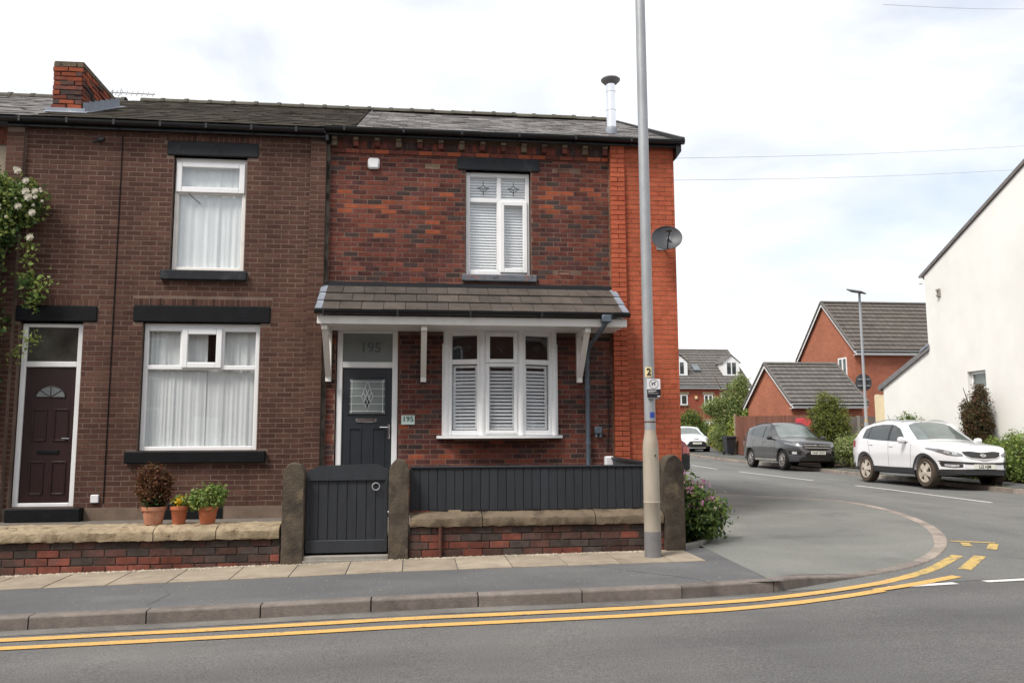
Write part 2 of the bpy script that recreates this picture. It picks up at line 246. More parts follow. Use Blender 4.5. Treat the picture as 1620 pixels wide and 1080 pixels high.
# ------------------------------------------------------------------ mesh helpers
class MB:
    """collects verts and faces; build() links them as one mesh object"""
    def __init__(s, mat=None): s.v = []; s.f = []; s.mi = []; s.M = mat or Matrix(); s.cur = 0; s.smooth = False
    def add(s, vs, fs):
        o = len(s.v); s.v += [tuple(s.M @ Vector(p)) for p in vs]; s.f += [tuple(o+i for i in f) for f in fs]; s.mi += [s.cur]*len(fs); return s
    def box(s, x0, x1, y0, y1, z0, z1, c=0.):
        if c <= 0:
            return s.add([(x0, y0, z0), (x1, y0, z0), (x1, y1, z0), (x0, y1, z0), (x0, y0, z1), (x1, y0, z1), (x1, y1, z1), (x0, y1, z1)],
                         [(0, 3, 2, 1), (4, 5, 6, 7), (0, 1, 5, 4), (1, 2, 6, 5), (2, 3, 7, 6), (3, 0, 4, 7)])
        c = min(c, (x1-x0)*.45, (y1-y0)*.45, (z1-z0)*.45); vs = []; idx = {}
        for i in (0, 1):
            for j in (0, 1):
                for k in (0, 1):
                    X, Y, Z = (x0, x1)[i], (y0, y1)[j], (z0, z1)[k]; a, b, d = (c, -c)[i], (c, -c)[j], (c, -c)[k]
                    idx[i, j, k] = len(vs); vs += [(X, Y+b, Z+d), (X+a, Y, Z+d), (X+a, Y+b, Z)]
        q = lambda i, j, k, a: idx[i, j, k]+a
        fs = []
        for i in (0, 1): fs.append((q(i, 0, 0, 0), q(i, 1, 0, 0), q(i, 1, 1, 0), q(i, 0, 1, 0)) if i else (q(i, 0, 0, 0), q(i, 0, 1, 0), q(i, 1, 1, 0), q(i, 1, 0, 0)))
        for j in (0, 1): fs.append((q(0, j, 0, 1), q(1, j, 0, 1), q(1, j, 1, 1), q(0, j, 1, 1)) if not j else (q(0, j, 0, 1), q(0, j, 1, 1), q(1, j, 1, 1), q(1, j, 0, 1)))
        for k in (0, 1): fs.append((q(0, 0, k, 2), q(1, 0, k, 2), q(1, 1, k, 2), q(0, 1, k, 2)) if k else (q(0, 0, k, 2), q(0, 1, k, 2), q(1, 1, k, 2), q(1, 0, k, 2)))
        for i in (0, 1):
            for j in (0, 1): fs.append((q(i, j, 0, 0), q(i, j, 0, 1), q(i, j, 1, 1), q(i, j, 1, 0)))
            for k in (0, 1): fs.append((q(i, 0, k, 0), q(i, 0, k, 2), q(i, 1, k, 2), q(i, 1, k, 0)))
        for j in (0, 1):
            for k in (0, 1): fs.append((q(0, j, k, 1), q(0, j, k, 2), q(1, j, k, 2), q(1, j, k, 1)))
        for i in (0, 1):
            for j in (0, 1):
                for k in (0, 1): fs.append((q(i, j, k, 0), q(i, j, k, 1), q(i, j, k, 2)))
        return s.add(vs, fs)
    def frame(s, x0, x1, z0, z1, w, y0, y1, c=.006, wb=None, wt=None):
        wb = wb or w; wt = wt or w
        s.box(x0, x0+w, y0, y1, z0, z1, c); s.box(x1-w, x1, y0, y1, z0, z1, c)
        s.box(x0+w, x1-w, y0+.001, y1-.001, z0, z0+wb, c); s.box(x0+w, x1-w, y0+.001, y1-.001, z1-wt, z1, c); return s
    def prism(s, pts, a0, a1, axis='y'):
        """polygon (two coords) extruded along an axis"""
        n = len(pts)
        def mk(p, t): return (p[0], t, p[1]) if axis == 'y' else ((t, p[0], p[1]) if axis == 'x' else (p[0], p[1], t))
        return s.add([mk(p, a0) for p in pts]+[mk(p, a1) for p in pts], [tuple(range(n)), tuple(range(2*n-1, n-1, -1))]+[(i, i+n, (i+1) % n+n, (i+1) % n) for i in range(n)])
    def tube(s, path, rad, n=10, cap=True):
        path = [Vector(p) for p in path]; k = len(path); rs = rad if isinstance(rad, (list, tuple)) else [rad]*k
        vs = []; fs = []; pu = None
        for i, p in enumerate(path):
            d = (path[min(i+1, k-1)]-path[max(i-1, 0)]).normalized()
            u = (pu - d*pu.dot(d)) if pu else (Vector((0, 0, 1)).cross(d) if abs(d.z) < .9 else Vector((1, 0, 0)).cross(d))
            u.normalize(); pu = u; w = d.cross(u)
            vs += [tuple(p+(u*math.cos(2*math.pi*j/n)+w*math.sin(2*math.pi*j/n))*rs[i]) for j in range(n)]
        for i in range(k-1):
            fs += [(i*n+j, i*n+(j+1) % n, (i+1)*n+(j+1) % n, (i+1)*n+j) for j in range(n)]
        if cap: fs += [tuple(range(n-1, -1, -1)), tuple((k-1)*n+j for j in range(n))]
        return s.add(vs, fs)
    def lathe(s, prof, c=(0, 0, 0), n=20, axis='z', cap=True):
        vs = []; fs = []; k = len(prof)
        for r, h in prof:
            for j in range(n):
                a = 2*math.pi*j/n; p = (r*math.cos(a), r*math.sin(a), h)
                if axis == 'y': p = (p[0], p[2], p[1])
                if axis == 'x': p = (p[2], p[0], p[1])
                vs.append((c[0]+p[0], c[1]+p[1], c[2]+p[2]))
        for i in range(k-1): fs += [(i*n+j, i*n+(j+1) % n, (i+1)*n+(j+1) % n, (i+1)*n+j) for j in range(n)]
        if cap: fs += [tuple(range(n-1, -1, -1)), tuple((k-1)*n+j for j in range(n))]
        return s.add(vs, fs)
    def mesh(s, name, mats, smooth=False):
        me = bpy.data.meshes.new(name); me.from_pydata(s.v, [], s.f)
        for mt in (mats if isinstance(mats, (list, tuple)) else [mats]): me.materials.append(M[mt] if isinstance(mt, str) else mt)
        if len(me.materials) > 1: me.polygons.foreach_set('material_index', s.mi)
        bm = bmesh.new(); bm.from_mesh(me); bmesh.ops.recalc_face_normals(bm, faces=bm.faces); bm.to_mesh(me); bm.free()
        if smooth:
            me.polygons.foreach_set('use_smooth', [True]*len(me.polygons)); me.set_sharp_from_angle(angle=R(38))
        me.update(); return me
    def build(s, name, mats, parent=None, smooth=False, kind=None):
        return link(name, s.mesh(name, mats, smooth), parent, kind)
def link(name, me, parent=None, kind=None):
    o = bpy.data.objects.new(name, me); COL.objects.link(o)
    if parent: o.parent = parent
    if kind: o['kind'] = kind
    return o
def link_stuff(name, me, parent): return link(name, me, parent, 'stuff')
def thing(name, label, cat, loc=(0, 0, 0), rz=0., group=None):
    o = bpy.data.objects.new(name, None); COL.objects.link(o); o.location = loc; o.rotation_euler = (0, 0, rz); o.empty_display_size = .2
    return tag(o, label, cat, group)
def tag(o, label, cat, group=None):
    o['label'] = label; o['category'] = cat
    if group: o['group'] = group
    return o
def struct(o): o['kind'] = 'structure'; return o
def place(name, me, parent, loc, rz=0., sc=(1, 1, 1), rx=0., ry=0.):
    o = link(name, me, parent); o.location = loc; o.rotation_euler = (rx, ry, rz); o.scale = sc; return o
def text_mesh(name, body, size, mat, M4, align='CENTER', extrude=.001, bold=False):
    cu = bpy.data.curves.new(name, 'FONT'); cu.body = body; cu.size = size; cu.align_x = align; cu.align_y = 'CENTER'; cu.extrude = extrude; cu.resolution_u = 3
    if bold: cu.offset = size*.018
    to = bpy.data.objects.new(name, cu); COL.objects.link(to)
    dg = bpy.context.evaluated_depsgraph_get(); me = bpy.data.meshes.new_from_object(to.evaluated_get(dg))
    bpy.data.objects.remove(to); bpy.data.curves.remove(cu)
    me.transform(M4); me.materials.clear(); me.materials.append(M[mat]); return me
FRONT = lambda x, y, z: Matrix.Translation((x, y, z)) @ Matrix.Rotation(R(90), 4, 'X')     # text on a street-facing face

# noise used to choose brick colours etc.
def vnoise(x, y, s=0):
    def h(i, j): return (math.sin(i*127.1+j*311.7+s*74.7)*43758.5453) % 1
    i, j = math.floor(x), math.floor(y); u, v = x-i, y-j; u = u*u*(3-2*u); v = v*v*(3-2*v)
    return (h(i, j)*(1-u)+h(i+1, j)*u)*(1-v)+(h(i, j+1)*(1-u)+h(i+1, j+1)*u)*v

# ================================================================== SETTING: ground, road, pavements
def sheet(name, xs, ys, zf, mat, parent=None, off=0.):
    vs = [(x, y, zf(x, y)+off) for y in ys for x in xs]; nx = len(xs)
    fs = [(j*nx+i, j*nx+i+1, (j+1)*nx+i+1, (j+1)*nx+i) for j in range(len(ys)-1) for i in range(nx-1)]
    b = MB(); b.add(vs, fs); return b.build(name, mat, parent, True)
M['field'] = surf('field', (.06, .075, .03), .95, .3, .5)
b = MB(); b.add([(-900, -900, -.75), (900, -900, -.75), (900, 1500, -.75), (-900, 1500, -.75)], [(0, 1, 2, 3)]); struct(b.build('ground', 'field'))
road = struct(sheet('road', list(np.linspace(-40, -2, 39))+list(np.linspace(-1.8, 16, 90))+list(np.linspace(17, 40, 24)), list(np.linspace(-13.5, -6.5, 8))+list(np.linspace(-6.2, 8, 72))+list(np.linspace(9, 62, 54)), road_z, 'asphalt'))
sx_ = list(np.linspace(4.9, 14.9, 41)); sy_ = [0]+list(np.linspace(.3, 66, 110)); b = MB(); vs = []
for t in sy_:
    for x in sx_: y = -4.62+.11*(x-6.08)+t; vs.append((x, y, road_z(x, y)+.0035))
b.add(vs, [(j*41+i, j*41+i+1, (j+1)*41+i+1, (j+1)*41+i) for j in range(len(sy_)-1) for i in range(40)]); struct(b.build('side_road', 'asphalt_side', None, True))
pave = struct(sheet('pavement', list(np.linspace(-14, 4.95, 24)), [-4.775, -4.2, -3.55, -2.6], ground_z, 'tarmac_path'))
def kerb_top(x, y): return road_z(x, y)+.018+.095*(1-ss((x-4.9)/1.3))
# near kerb line: straight along the street, then round the corner into the side road
def smooth_path(P, k=4):
    for _ in range(k-2):
        Q = [P[0]]
        for i in range(len(P)-1):
            a, c = P[i], P[i+1]; Q += [(a[0]*.75+c[0]*.25, a[1]*.75+c[1]*.25), (a[0]*.25+c[0]*.75, a[1]*.25+c[1]*.75)]
        P = Q+[P[-1]]
    return P
KERB = smooth_path([(4.91, -4.74), (5.35, -4.52), (5.8, -4.30), (6.2, -4.13), (6.6, -3.95), (7.0, -3.74), (7.56, -3.28), (8.18, -2.58), (8.7, -1.78), (9.22, -.65), (9.62, .47), (9.92, 1.8), (9.98, 2.8), (9.65, 3.7), (9.0, 4.35), (8.2, 5.0), (7.2, 5.9)], 4)
inner = [(4.95, -2.6+ .0*i) for i in range(1)]
INN = [(4.95, -2.6+10.*t) for t in np.linspace(0, 1, len(KERB))]
def inward(P, d):
    out = []
    for i, p in enumerate(P):
        a = P[max(i-1, 0)]; c = P[min(i+1, len(P)-1)]; t = Vector((c[0]-a[0], c[1]-a[1])).normalized(); out.append((p[0]-t.y*d, p[1]+t.x*d))
    return out
KB = inward(KERB, .135)
b = MB(); n = 8; vs = []
for (kx, ky), (ix, iy) in zip(KB, INN):
    for j in range(n+1):
        t = j/n; x = kx+(ix-kx)*t; y = ky+(iy-ky)*t; s_ = ss(t*2.2); vs.append((x, y, ground_z(x, y)*s_+kerb_top(x, y)*(1-s_)))
fs = [(i*(n+1)+j, i*(n+1)+j+1, (i+1)*(n+1)+j+1, (i+1)*(n+1)+j) for i in range(len(KB)-1) for j in range(n)]
b.add(vs, fs); corner = struct(b.build('corner_pavement', 'tarmac_corner', None, True))
def patch_sheet(pts, mat, zf, name, parent, off=.004):
    b = MB(); b.add([(x, y, zf(x, y)+off) for x, y in pts], [tuple(range(len(pts)))]); return b.build(name, mat, parent)
def sweep_stone(a, c, h0, h1, w, name, parent, mat, drop):
    """one kerb stone between two kerb-line points, rounded top front edge"""
    a = Vector((a[0], a[1], 0)); c = Vector((c[0], c[1], 0)); t = (c-a).normalized(); nrm = Vector((-t.y, t.x, 0)); a = a+t*.006; c = c-t*.006
    prof = [(0, -.25), (0, -.018), (.006, -.006), (.02, 0), (w, 0), (w, -.25)]
    b = MB(); vs = []
    for p, h in ((a, h0), (c, h1)):
        for d, z in prof: q = p+nrm*d; vs.append((q.x, q.y, h+z+drop))
    k = len(prof); b.add(vs, [(i, (i+1) % k, (i+1) % k+k, i+k) for i in range(k)]+[tuple(range(k-1, -1, -1)), tuple(range(k, 2*k))]); return b.build(name, mat, parent, False)
kx = [-13.4+.961*i for i in range(20)]
kx = [x for x in np.arange(-1.82-.965*12, 4.95, .961)]
for i in range(len(kx)-1):
    x0, x1 = kx[i], kx[i+1]; y = lambda x: -4.91+(.16*ss((x-3.5)/1.45))
    sweep_stone((x0, y(x0)), (x1, y(x1)), ground_z(x0, -4.9), ground_z(x1, -4.9), .14, 'kerb_stone', pave, 'kerb', .004)
lastk = (kx[-1], -4.91+.16*ss((kx[-1]-3.5)/1.45)); KL = [lastk]+[p for p in KERB if p[0] > lastk[0]+.05 or p[1] > -3]
def curved_stone(P, w, mat):
    prof = [(0, -.25), (0, -.018), (.006, -.006), (.02, 0), (w, 0), (w, -.25)]; vs = []; k = len(prof)
    for i, p in enumerate(P):
        t = Vector((P[min(i+1, len(P)-1)][0]-P[max(i-1, 0)][0], P[min(i+1, len(P)-1)][1]-P[max(i-1, 0)][1])).normalized(); q = Vector(p)+t*(.005 if i == 0 else (-.005 if i == len(P)-1 else 0))
        for d, z in prof: vs.append((q.x-t.y*d, q.y+t.x*d, kerb_top(*p)+z+.004))
    b = MB(); b.add(vs, [(j*k+i, j*k+(i+1) % k, (j+1)*k+(i+1) % k, (j+1)*k+i) for j in range(len(P)-1) for i in range(k)]+[tuple(range(k-1, -1, -1)), tuple((len(P)-1)*k+i for i in range(k))]); return b.build('kerb_stone', mat, corner)
seg = [KL[0]]; dist = 0; cnt = 0
for i in range(1, len(KL)):
    seg.append(KL[i]); dist += math.dist(KL[i], KL[i-1])
    if dist > .8 or i == len(KL)-1: curved_stone(seg, .14 if cnt < 3 else .17, 'kerb' if cnt < 3 else 'kerb_light'); seg = [KL[i]]; dist = 0; cnt += 1
# flagstones against the front walls
fx = -8.3
while fx < 4.4:
    wd = .60+random.uniform(-.015, .015); x1 = min(fx+wd, 4.62); sl = .10
    b = MB(); z = lambda x, y: ground_z(x, y)+.006+random.uniform(-.002, .003)
    q = [(fx+.006, -3.56), (x1-.006, -3.56), (x1-.006+sl*0, -2.62), (fx+.006, -2.62)]
    b.add([(x, y, z(x, y)) for x, y in q]+[(x, y, ground_z(x, y)-.05) for x, y in q], [(0, 1, 2, 3), (0, 4, 5, 1), (1, 5, 6, 2), (2, 6, 7, 3), (3, 7, 4, 0)])
    b.build('flagstone', 'flag', pave); fx = x1
# grit and dead weeds gathered along the wall foot
b = MB()
for i in range(2200):
    x = random.uniform(-5, 4.35); y = -2.73-abs(random.gauss(0, .035))-(.06 if random.random() < .1 else 0); s = random.uniform(.004, .017)*(1 if x < .0 else .7)
    if .12 < x < 1.1: y -= .0
    z = ground_z(x, y)+.008; h = s*random.uniform(.4, .9)
    b.add([(x-s, y, z), (x+s*.3, y-s, z), (x+s, y+s*.5, z), (x, y+s*.2, z+h)], [(0, 1, 3), (1, 2, 3), (2, 0, 3)])
for cx, cw in ((-.95, .10), (1.72, .09), (2.9, .10), (3.9, .12), (4.2, .1)):
    for i in range(130):
        x = random.gauss(cx, cw); y = -2.78-abs(random.gauss(0, .04)); s = random.uniform(.003, .009); z = ground_z(x, y)+.008
        b.add([(x-s, y, z), (x+s*.3, y-s, z), (x+s, y+s*.5, z), (x, y+s*.2, z+s)], [(0, 1, 3), (1, 2, 3), (2, 0, 3)])
tag(b.build('grit', 'grit', None, False, 'stuff'), 'pale grit and crumbs of mortar along the foot of the walls', 'grit')
# gutter channel strip of paler, dusty tarmac beside the kerb
b = MB(); vs = []; xs = list(np.linspace(-14, 4.6, 20))
for x in xs:
    for d in (0, .2): vs.append((x, -4.90-d*1.0, road_z(x, -4.9-d)+.004))
b.add(vs, [(2*i, 2*i+1, 2*i+3, 2*i+2) for i in range(len(xs)-1)]); b.build('gutter_strip', 'asphalt_gutter', road)
# ---- wear on the footway: hairline cracks, a trench seam and trodden gum
def top_of(objs):
    tr = []
    for o in objs: bm = bmesh.new(); bm.from_mesh(o.data); tr.append(BVHTree.FromBMesh(bm)); bm.free()
    def f(x, y):
        h = [t.ray_cast(Vector((x, y, 5)), Vector((0, 0, -1)))[0] for t in tr]; h = [p.z for p in h if p]; return max(h) if h else None
    return f
foot_z = top_of([pave, corner])
def crack(P, w, mat, name, parent, zf, wob=.02, off=.003):
    pts = []
    for i in range(len(P)-1):
        a, c = Vector(P[i]), Vector(P[i+1]); k = max(2, int((c-a).length/.09)); pts += [a+(c-a)*j/k+Vector((random.uniform(-wob, wob), random.uniform(-wob, wob))) for j in range(k)]
    vs = []
    for i, p in enumerate(pts):
        t = (pts[min(i+1, len(pts)-1)]-pts[max(i-1, 0)]).normalized(); ww = w*random.uniform(.4, 1.2)
        for s_ in (-1, 1):
            q = p+Vector((-t.y, t.x))*ww/2*s_; z = zf(q.x, q.y)
            if z is None: return
            vs.append((q.x, q.y, z+off))
    b = MB(); b.add(vs, [(2*i, 2*i+1, 2*i+3, 2*i+2) for i in range(len(pts)-1)]); b.build(name, mat, parent)
crack([(3.3, -3.6), (3.75, -4.1), (4.3, -4.7)], .012, 'tarmac_dark', 'crack', pave, foot_z); crack([(5.2, -2.0), (6.0, -1.6), (7.1, -1.9), (8.2, -1.4)], .010, 'tarmac_path', 'crack', corner, foot_z, .035); crack([(5.6, .6), (6.8, 1.0), (8.4, .9), (9.2, 1.3)], .010, 'tarmac_path', 'crack', corner, foot_z, .035)
crack([(-1.2, -3.62), (-.9, -4.2), (-1.0, -4.72)], .010, 'tarmac_dark', 'crack', pave, foot_z)
gm = MB()
for i in range(170):
    x = random.uniform(-3, 8.6); y = random.uniform(-4.7, -2.9) if x < 5 else random.uniform(-3.6, 2.5); z = foot_z(x, y)
    if z is None: continue
    r = random.uniform(.006, .017); gm.add([(x+r*math.cos(a)*random.uniform(.7, 1.2), y+r*math.sin(a)*random.uniform(.7, 1.2), z+.0035) for a in np.linspace(0, 5.4, 7)], [tuple(range(7))])
gm.build('gum_spots', 'flag', pave, False, 'stuff')
# ---- painted lines
def strip(pts, w, mat, name, off=.008):
    dense = []
    for i in range(len(pts)-1):
        a, c = Vector(pts[i]), Vector(pts[i+1]); k = max(1, int((c-a).length/.4))
        dense += [a+(c-a)*j/k for j in range(k)]
    dense.append(Vector(pts[-1])); vs = []
    for i, p in enumerate(dense):
        t = (dense[min(i+1, len(dense)-1)]-dense[max(i-1, 0)]).normalized(); nn = Vector((-t.y, t.x))
        for s in (-1, 1):
            q = p+nn*(w/2*s+random.uniform(-.004, .004)); vs.append((q.x, q.y, road_z(q.x, q.y)+off))
    b = MB(); b.add(vs, [(2*i, 2*i+1, 2*i+3, 2*i+2) for i in range(len(dense)-1)]); return b.build(name, mat, road)
strip(smooth_path([(-14, -5.25), (-2, -5.25), (2.2, -5.25), (3.9, -5.17), (4.8, -5.03), (5.98, -4.58), (6.6, -4.22)]), .115, 'yellow_paint', 'yellow_line')
strip(smooth_path([(6.55, -4.25), (7.1, -3.88), (7.88, -3.18)]), .125, 'yellow_worn', 'yellow_line', .007)
strip(smooth_path([(-14, -5.53), (-2, -5.53), (2.17, -5.53), (3.84, -5.45), (4.64, -5.32), (5.3, -5.1), (5.9, -4.86)]), .115, 'yellow_paint', 'yellow_line')
strip([(5.86, -4.84), (6.5, -4.58), (7.08, -4.3)], .115, 'yellow_paint', 'yellow_line', .0095)
strip([(7.4, -3.97), (8.12, -3.25)], .125, 'yellow_worn', 'yellow_line')
strip([(8.42, -2.22), (8.93, -2.44)], .075, 'yellow_worn', 'yellow_line'); strip([(8.55, -2.36), (8.42, -2.62)], .11, 'yellow_worn', 'yellow_line', .0085); strip([(8.86, -2.5), (8.56, -2.86)], .11, 'yellow_worn', 'yellow_line', .0085)
for x in (6.08, 7.18, 8.28, 9.38, 10.5, 11.6): strip([(x, -4.71+.11*(x-6.08)), (x+.76, -4.71+.11*(x+.76-6.08))], .095, 'white_paint', 'give_way_dash', .006)
for y0, y1 in ((2.5, 7.4), (9.6, 14.75), (16.7, 19.5), (21.5, 24.5)): strip([(12.62-.012*y0, y0), (12.62-.012*y1, y1)], .085, 'white_paint', 'centre_dash')
# ---- far side of the side road
FK = [(14.75, -2), (14.72, 1), (14.72, 4.5), (14.78, 7), (14.95, 10), (15.15, 12.5), (15.35, 15), (15.4, 18), (15.25, 21.5), (15.2, 24.5), (15.3, 28), (15.6, 31), (16.2, 35), (17, 42)]
far_z = lambda x, y: road_z(x, y)+.10
b = MB(); vs = []
for kx_, ky_ in FK:
    for x in (kx_+.13, kx_+.6, 17.0, 22, 30, 40): vs.append((x, ky_, far_z(x, ky_)))
b.add(vs, [(i*6+j, i*6+j+1, (i+1)*6+j+1, (i+1)*6+j) for i in range(len(FK)-1) for j in range(5)]); farpave = struct(b.build('far_pavement', 'tarmac_path', None, True))
fk2 = []
for i in range(len(FK)-2):
    a, c = Vector(FK[i]), Vector(FK[i+1]); k = max(1, round((c-a).length/.93)); fk2 += [tuple(a+(c-a)*j/k) for j in range(k)]
for i in range(len(fk2)-1):
    sweep_stone(fk2[i+1], fk2[i], far_z(*fk2[i+1]), far_z(*fk2[i]), -.13, 'kerb_stone', farpave, 'kerb_light', .004)
# soil bed behind the far pavement
struct(sheet('garden_soil', [16.2, 17.2, 20, 30], [3, 8, 12, 17, 18.6], lambda x, y: far_z(x, y)+.03, 'soil'))
# grassy tufts on the far kerb edge
# front yards of the two houses
struct(sheet('front_yard', [-6.5, -3, 0, 1.3, 4.4], [-2.62, -1, .02], lambda x, y: .26, 'yard'))

# ================================================================== BRICKWORK
def free_spans(x0, x1, zc0, zc1, holes):
    sp = [(x0, x1)]
    for h in holes:
        if h[2] < zc1-.012 and h[3] > zc0+.012:
            sp = [q for a, c in sp for q in ((a, min(c, h[0])), (max(a, h[1]), c)) if q[1]-q[0] > .03]
    return sp
def brick_field(x0, x1, z0, z1, L, H, holes, jit=0.):
    out = []; r = 0; z = z0
    while z < z1-.02:
        zt = min(z+H, z1); off = (L/2 if r % 2 else 0)+(random.uniform(-jit, jit))
        for a, c in free_spans(x0, x1, z, zt, holes):
            k = math.floor((a-x0-off)/L); x = x0+off+k*L
            while x < c:
                xa, xb = max(x, a), min(x+L, c)
                if xb-xa > .028: out.append((xa, xb, z, zt))
                x += L
        z += H; r += 1
    return out
BM_CACHE = {}
def std_brick(L, H, D, mat):
    k = (round(L, 3), round(H, 3), mat)
    if k not in BM_CACHE: BM_CACHE[k] = MB().box(-L/2, L/2, 0, D, -H/2, H/2, .0025).mesh('brick', mat)
    return BM_CACHE[k]
def lay(bricks, parent, y, choose, L, H, joint=.012, D=.045, limit=300, pick=None, name='brick', rest='brickwork', rot=0.):
    """bricks: (x0,x1,z0,z1); the nearest `limit` become objects of their own, the others one joined part"""
    pick = pick or (lambda q: (Vector(((q[0]+q[1])/2, y, (q[2]+q[3])/2))-CAM).length)
    ordered = sorted(bricks, key=pick); mats = []; jb = MB()
    for i, (xa, xb, za, zb) in enumerate(ordered):
        mt = choose((xa+xb)/2, (za+zb)/2); w, h = xb-xa-joint, zb-za-joint; dy = random.uniform(-.0012, .0012)
        if w < .012 or h < .012: continue
        if i < limit:
            o = place(name, std_brick(L-joint, H-joint, D, mt), parent, ((xa+xb)/2, y+dy, (za+zb)/2), 0, (w/(L-joint), 1, h/(H-joint)))
            o.rotation_euler = (0, R(random.uniform(-.25, .25)), R(random.uniform(-.3, .3)))
        else:
            if mt not in mats: mats.append(mt)
            jb.cur = mats.index(mt); jb.box((xa+xb)/2-w/2, (xa+xb)/2+w/2, y+dy, y+dy+D, (za+zb)/2-h/2, (za+zb)/2+h/2, .0025)
    if jb.v: jb.build(rest, mats, parent, False, 'stuff')
def slab(mb, x0, x1, z0, z1, holes, y0, y1):
    """wall slab with openings as abutting cells"""
    xs = sorted({x0, x1, *[h[0] for h in holes], *[h[1] for h in holes]}); zs = sorted({z0, z1, *[h[2] for h in holes], *[h[3] for h in holes]})
    xs = [x for x in xs if x0 <= x <= x1]; zs = [z for z in zs if z0 <= z <= z1]
    for j in range(len(zs)-1):
        run = None
        for i in range(len(xs)-1):
            cx, cz = (xs[i]+xs[i+1])/2, (zs[j]+zs[j+1])/2
            solid = not any(h[0] < cx < h[1] and h[2] < cz < h[3] for h in holes)
            if solid: run = (run[0], xs[i+1]) if run else (xs[i], xs[i+1])
            if run and (not solid or i == len(xs)-2):
                mb.box(run[0], run[1], y0, y1, zs[j], zs[j+1]); run = None
    return mb

# ================================================================== END HOUSE (number 195)
house = thing('terraced_house', 'end terrace house of mottled dark red brick with orange brick corner and porch canopy', 'house', (0, 0, 0))
DOOR = (.20, 1.145, .26, 3.10); BAY = (1.85, 3.54, 1.40, 3.06); UPW = (2.15, 3.19, 3.93, 5.61)
LINT = (2.02, 3.33, 5.61, 5.85); SILL = (2.10, 3.27, 3.82, 3.93)
wall = slab(MB(), 0, 4.46, .2, 6.12, [DOOR, BAY, UPW], .0028, .24)
wall.build('wall', 'mortar_main', house)
MB().box(4.46, 5.53, -.041, .24, .0, 6.10).build('wall', 'mortar_bright', house)
M['gable_x'] = brickwall_mat('gable_x', (.50, .098, .036), (.42, .075, .03), (.17, .085, .05), 'y')
# gable end and back (side road side)
g = MB(); g.prism([(.24, 0), (8.1, 0), (8.1, 6.05), (4.0, 8.05), (.24, 6.2)], 5.2, 5.532, 'x'); g.build('gable_wall', 'gable_x', house)
MB().box(.0, 5.2, 7.9, 8.1, 0, 6.05).build('back_wall', 'gable_x', house)
def choose_main(x, z):
    r = random.random(); n = vnoise(x*1.1+3, z*2.2, 1); n2 = vnoise(x*2.3, z*3.1, 5)
    up_ = z > 3.7
    pat = max(0, 1-abs(x-.95)/1.15)*max(0, 1-abs(z-4.85)/.65)*1.3 + max(0, 1-abs(x-3.75)/.8)*max(0, 1-abs(z-5.25)/.55)*1.1 + max(0, 1-abs(x-1.9)/.9)*max(0, 1-abs(z-5.6)/.5)*.4
    pat += max(0, 1-abs(x-2.4)/1.3)*max(0, 1-abs(z-1.15)/.35)*.7
    if not up_: pat *= .8
    p_or = min(.42, .010+max(0, pat-.15)*.52*(.3+n2)); p_red = min(.42, .10+pat*.4+.12*(n > .6)); p_blk = .17 if up_ else .26
    if r < p_or: return 'brick_orange'
    if r < p_or+p_red*(1-p_or): return 'brick_red'
    r2 = random.random()
    return 'brick_black' if r2 < p_blk else ('brick_plum' if r2 < p_blk+.3 else 'brick_maroon')
VENTS = [(1.525, 1.745, 5.605, 5.68, 'sand'), (3.625, 3.825, 5.605, 5.68, 'red'), (3.61, 3.815, 3.95, 4.02, 'red')]
L0, H0 = .225, .0754
holes = [DOOR, BAY, UPW, LINT, SILL]
bricks = brick_field(0.055, 4.455, .26, 5.81, L0, H0, holes, .012)
def hit(q, v): return q[0] < v[1]-.03 and q[1] > v[0]+.03 and q[2] < v[3]-.02 and q[3] > v[2]+.02
bricks = [q for q in bricks if not any(hit(q, v) for v in VENTS) and not (q[3] > 3.0 and q[2] < 3.69)]
def pick_main(q):
    cz = (q[2]+q[3])/2; d = (Vector(((q[0]+q[1])/2, 0, cz))-CAM).length
    return d + (50 if cz < 1.12 else 0) - (.8 if cz > 3.7 else 0)
lay(bricks, house, 0., choose_main, L0, H0, limit=215, pick=pick_main)
for v in VENTS:
    vb = MB().frame(v[0]+.005, v[1]-.005, v[2]+.004, v[3]-.004, .012, -.004, .03, .002)
    if v[4] == 'sand':
        for k in range(9): x = v[0]+.03+k*.018; vb.prism([(x, v[2]+.016), (x+.006, v[2]+.016), (x+.016, v[3]-.016), (x+.010, v[3]-.016)], 0, .02); vb.prism([(x+.010, v[2]+.016), (x+.016, v[2]+.016), (x+.006, v[3]-.016), (x, v[3]-.016)], .003, .023)
    else:
        for k in range(2): z = v[2]+.022+k*.018; vb.box(v[0]+.015, v[1]-.015, .004, .03, z, z+.008)
    vo = vb.build('air_brick', 'sandstone' if v[4] == 'sand' else 'brick_wall_red', house)
    MB().box(v[0]+.002, v[1]-.002, .0065, .03, v[2]+.002, v[3]-.002).build('backing', 'stone_black', vo)
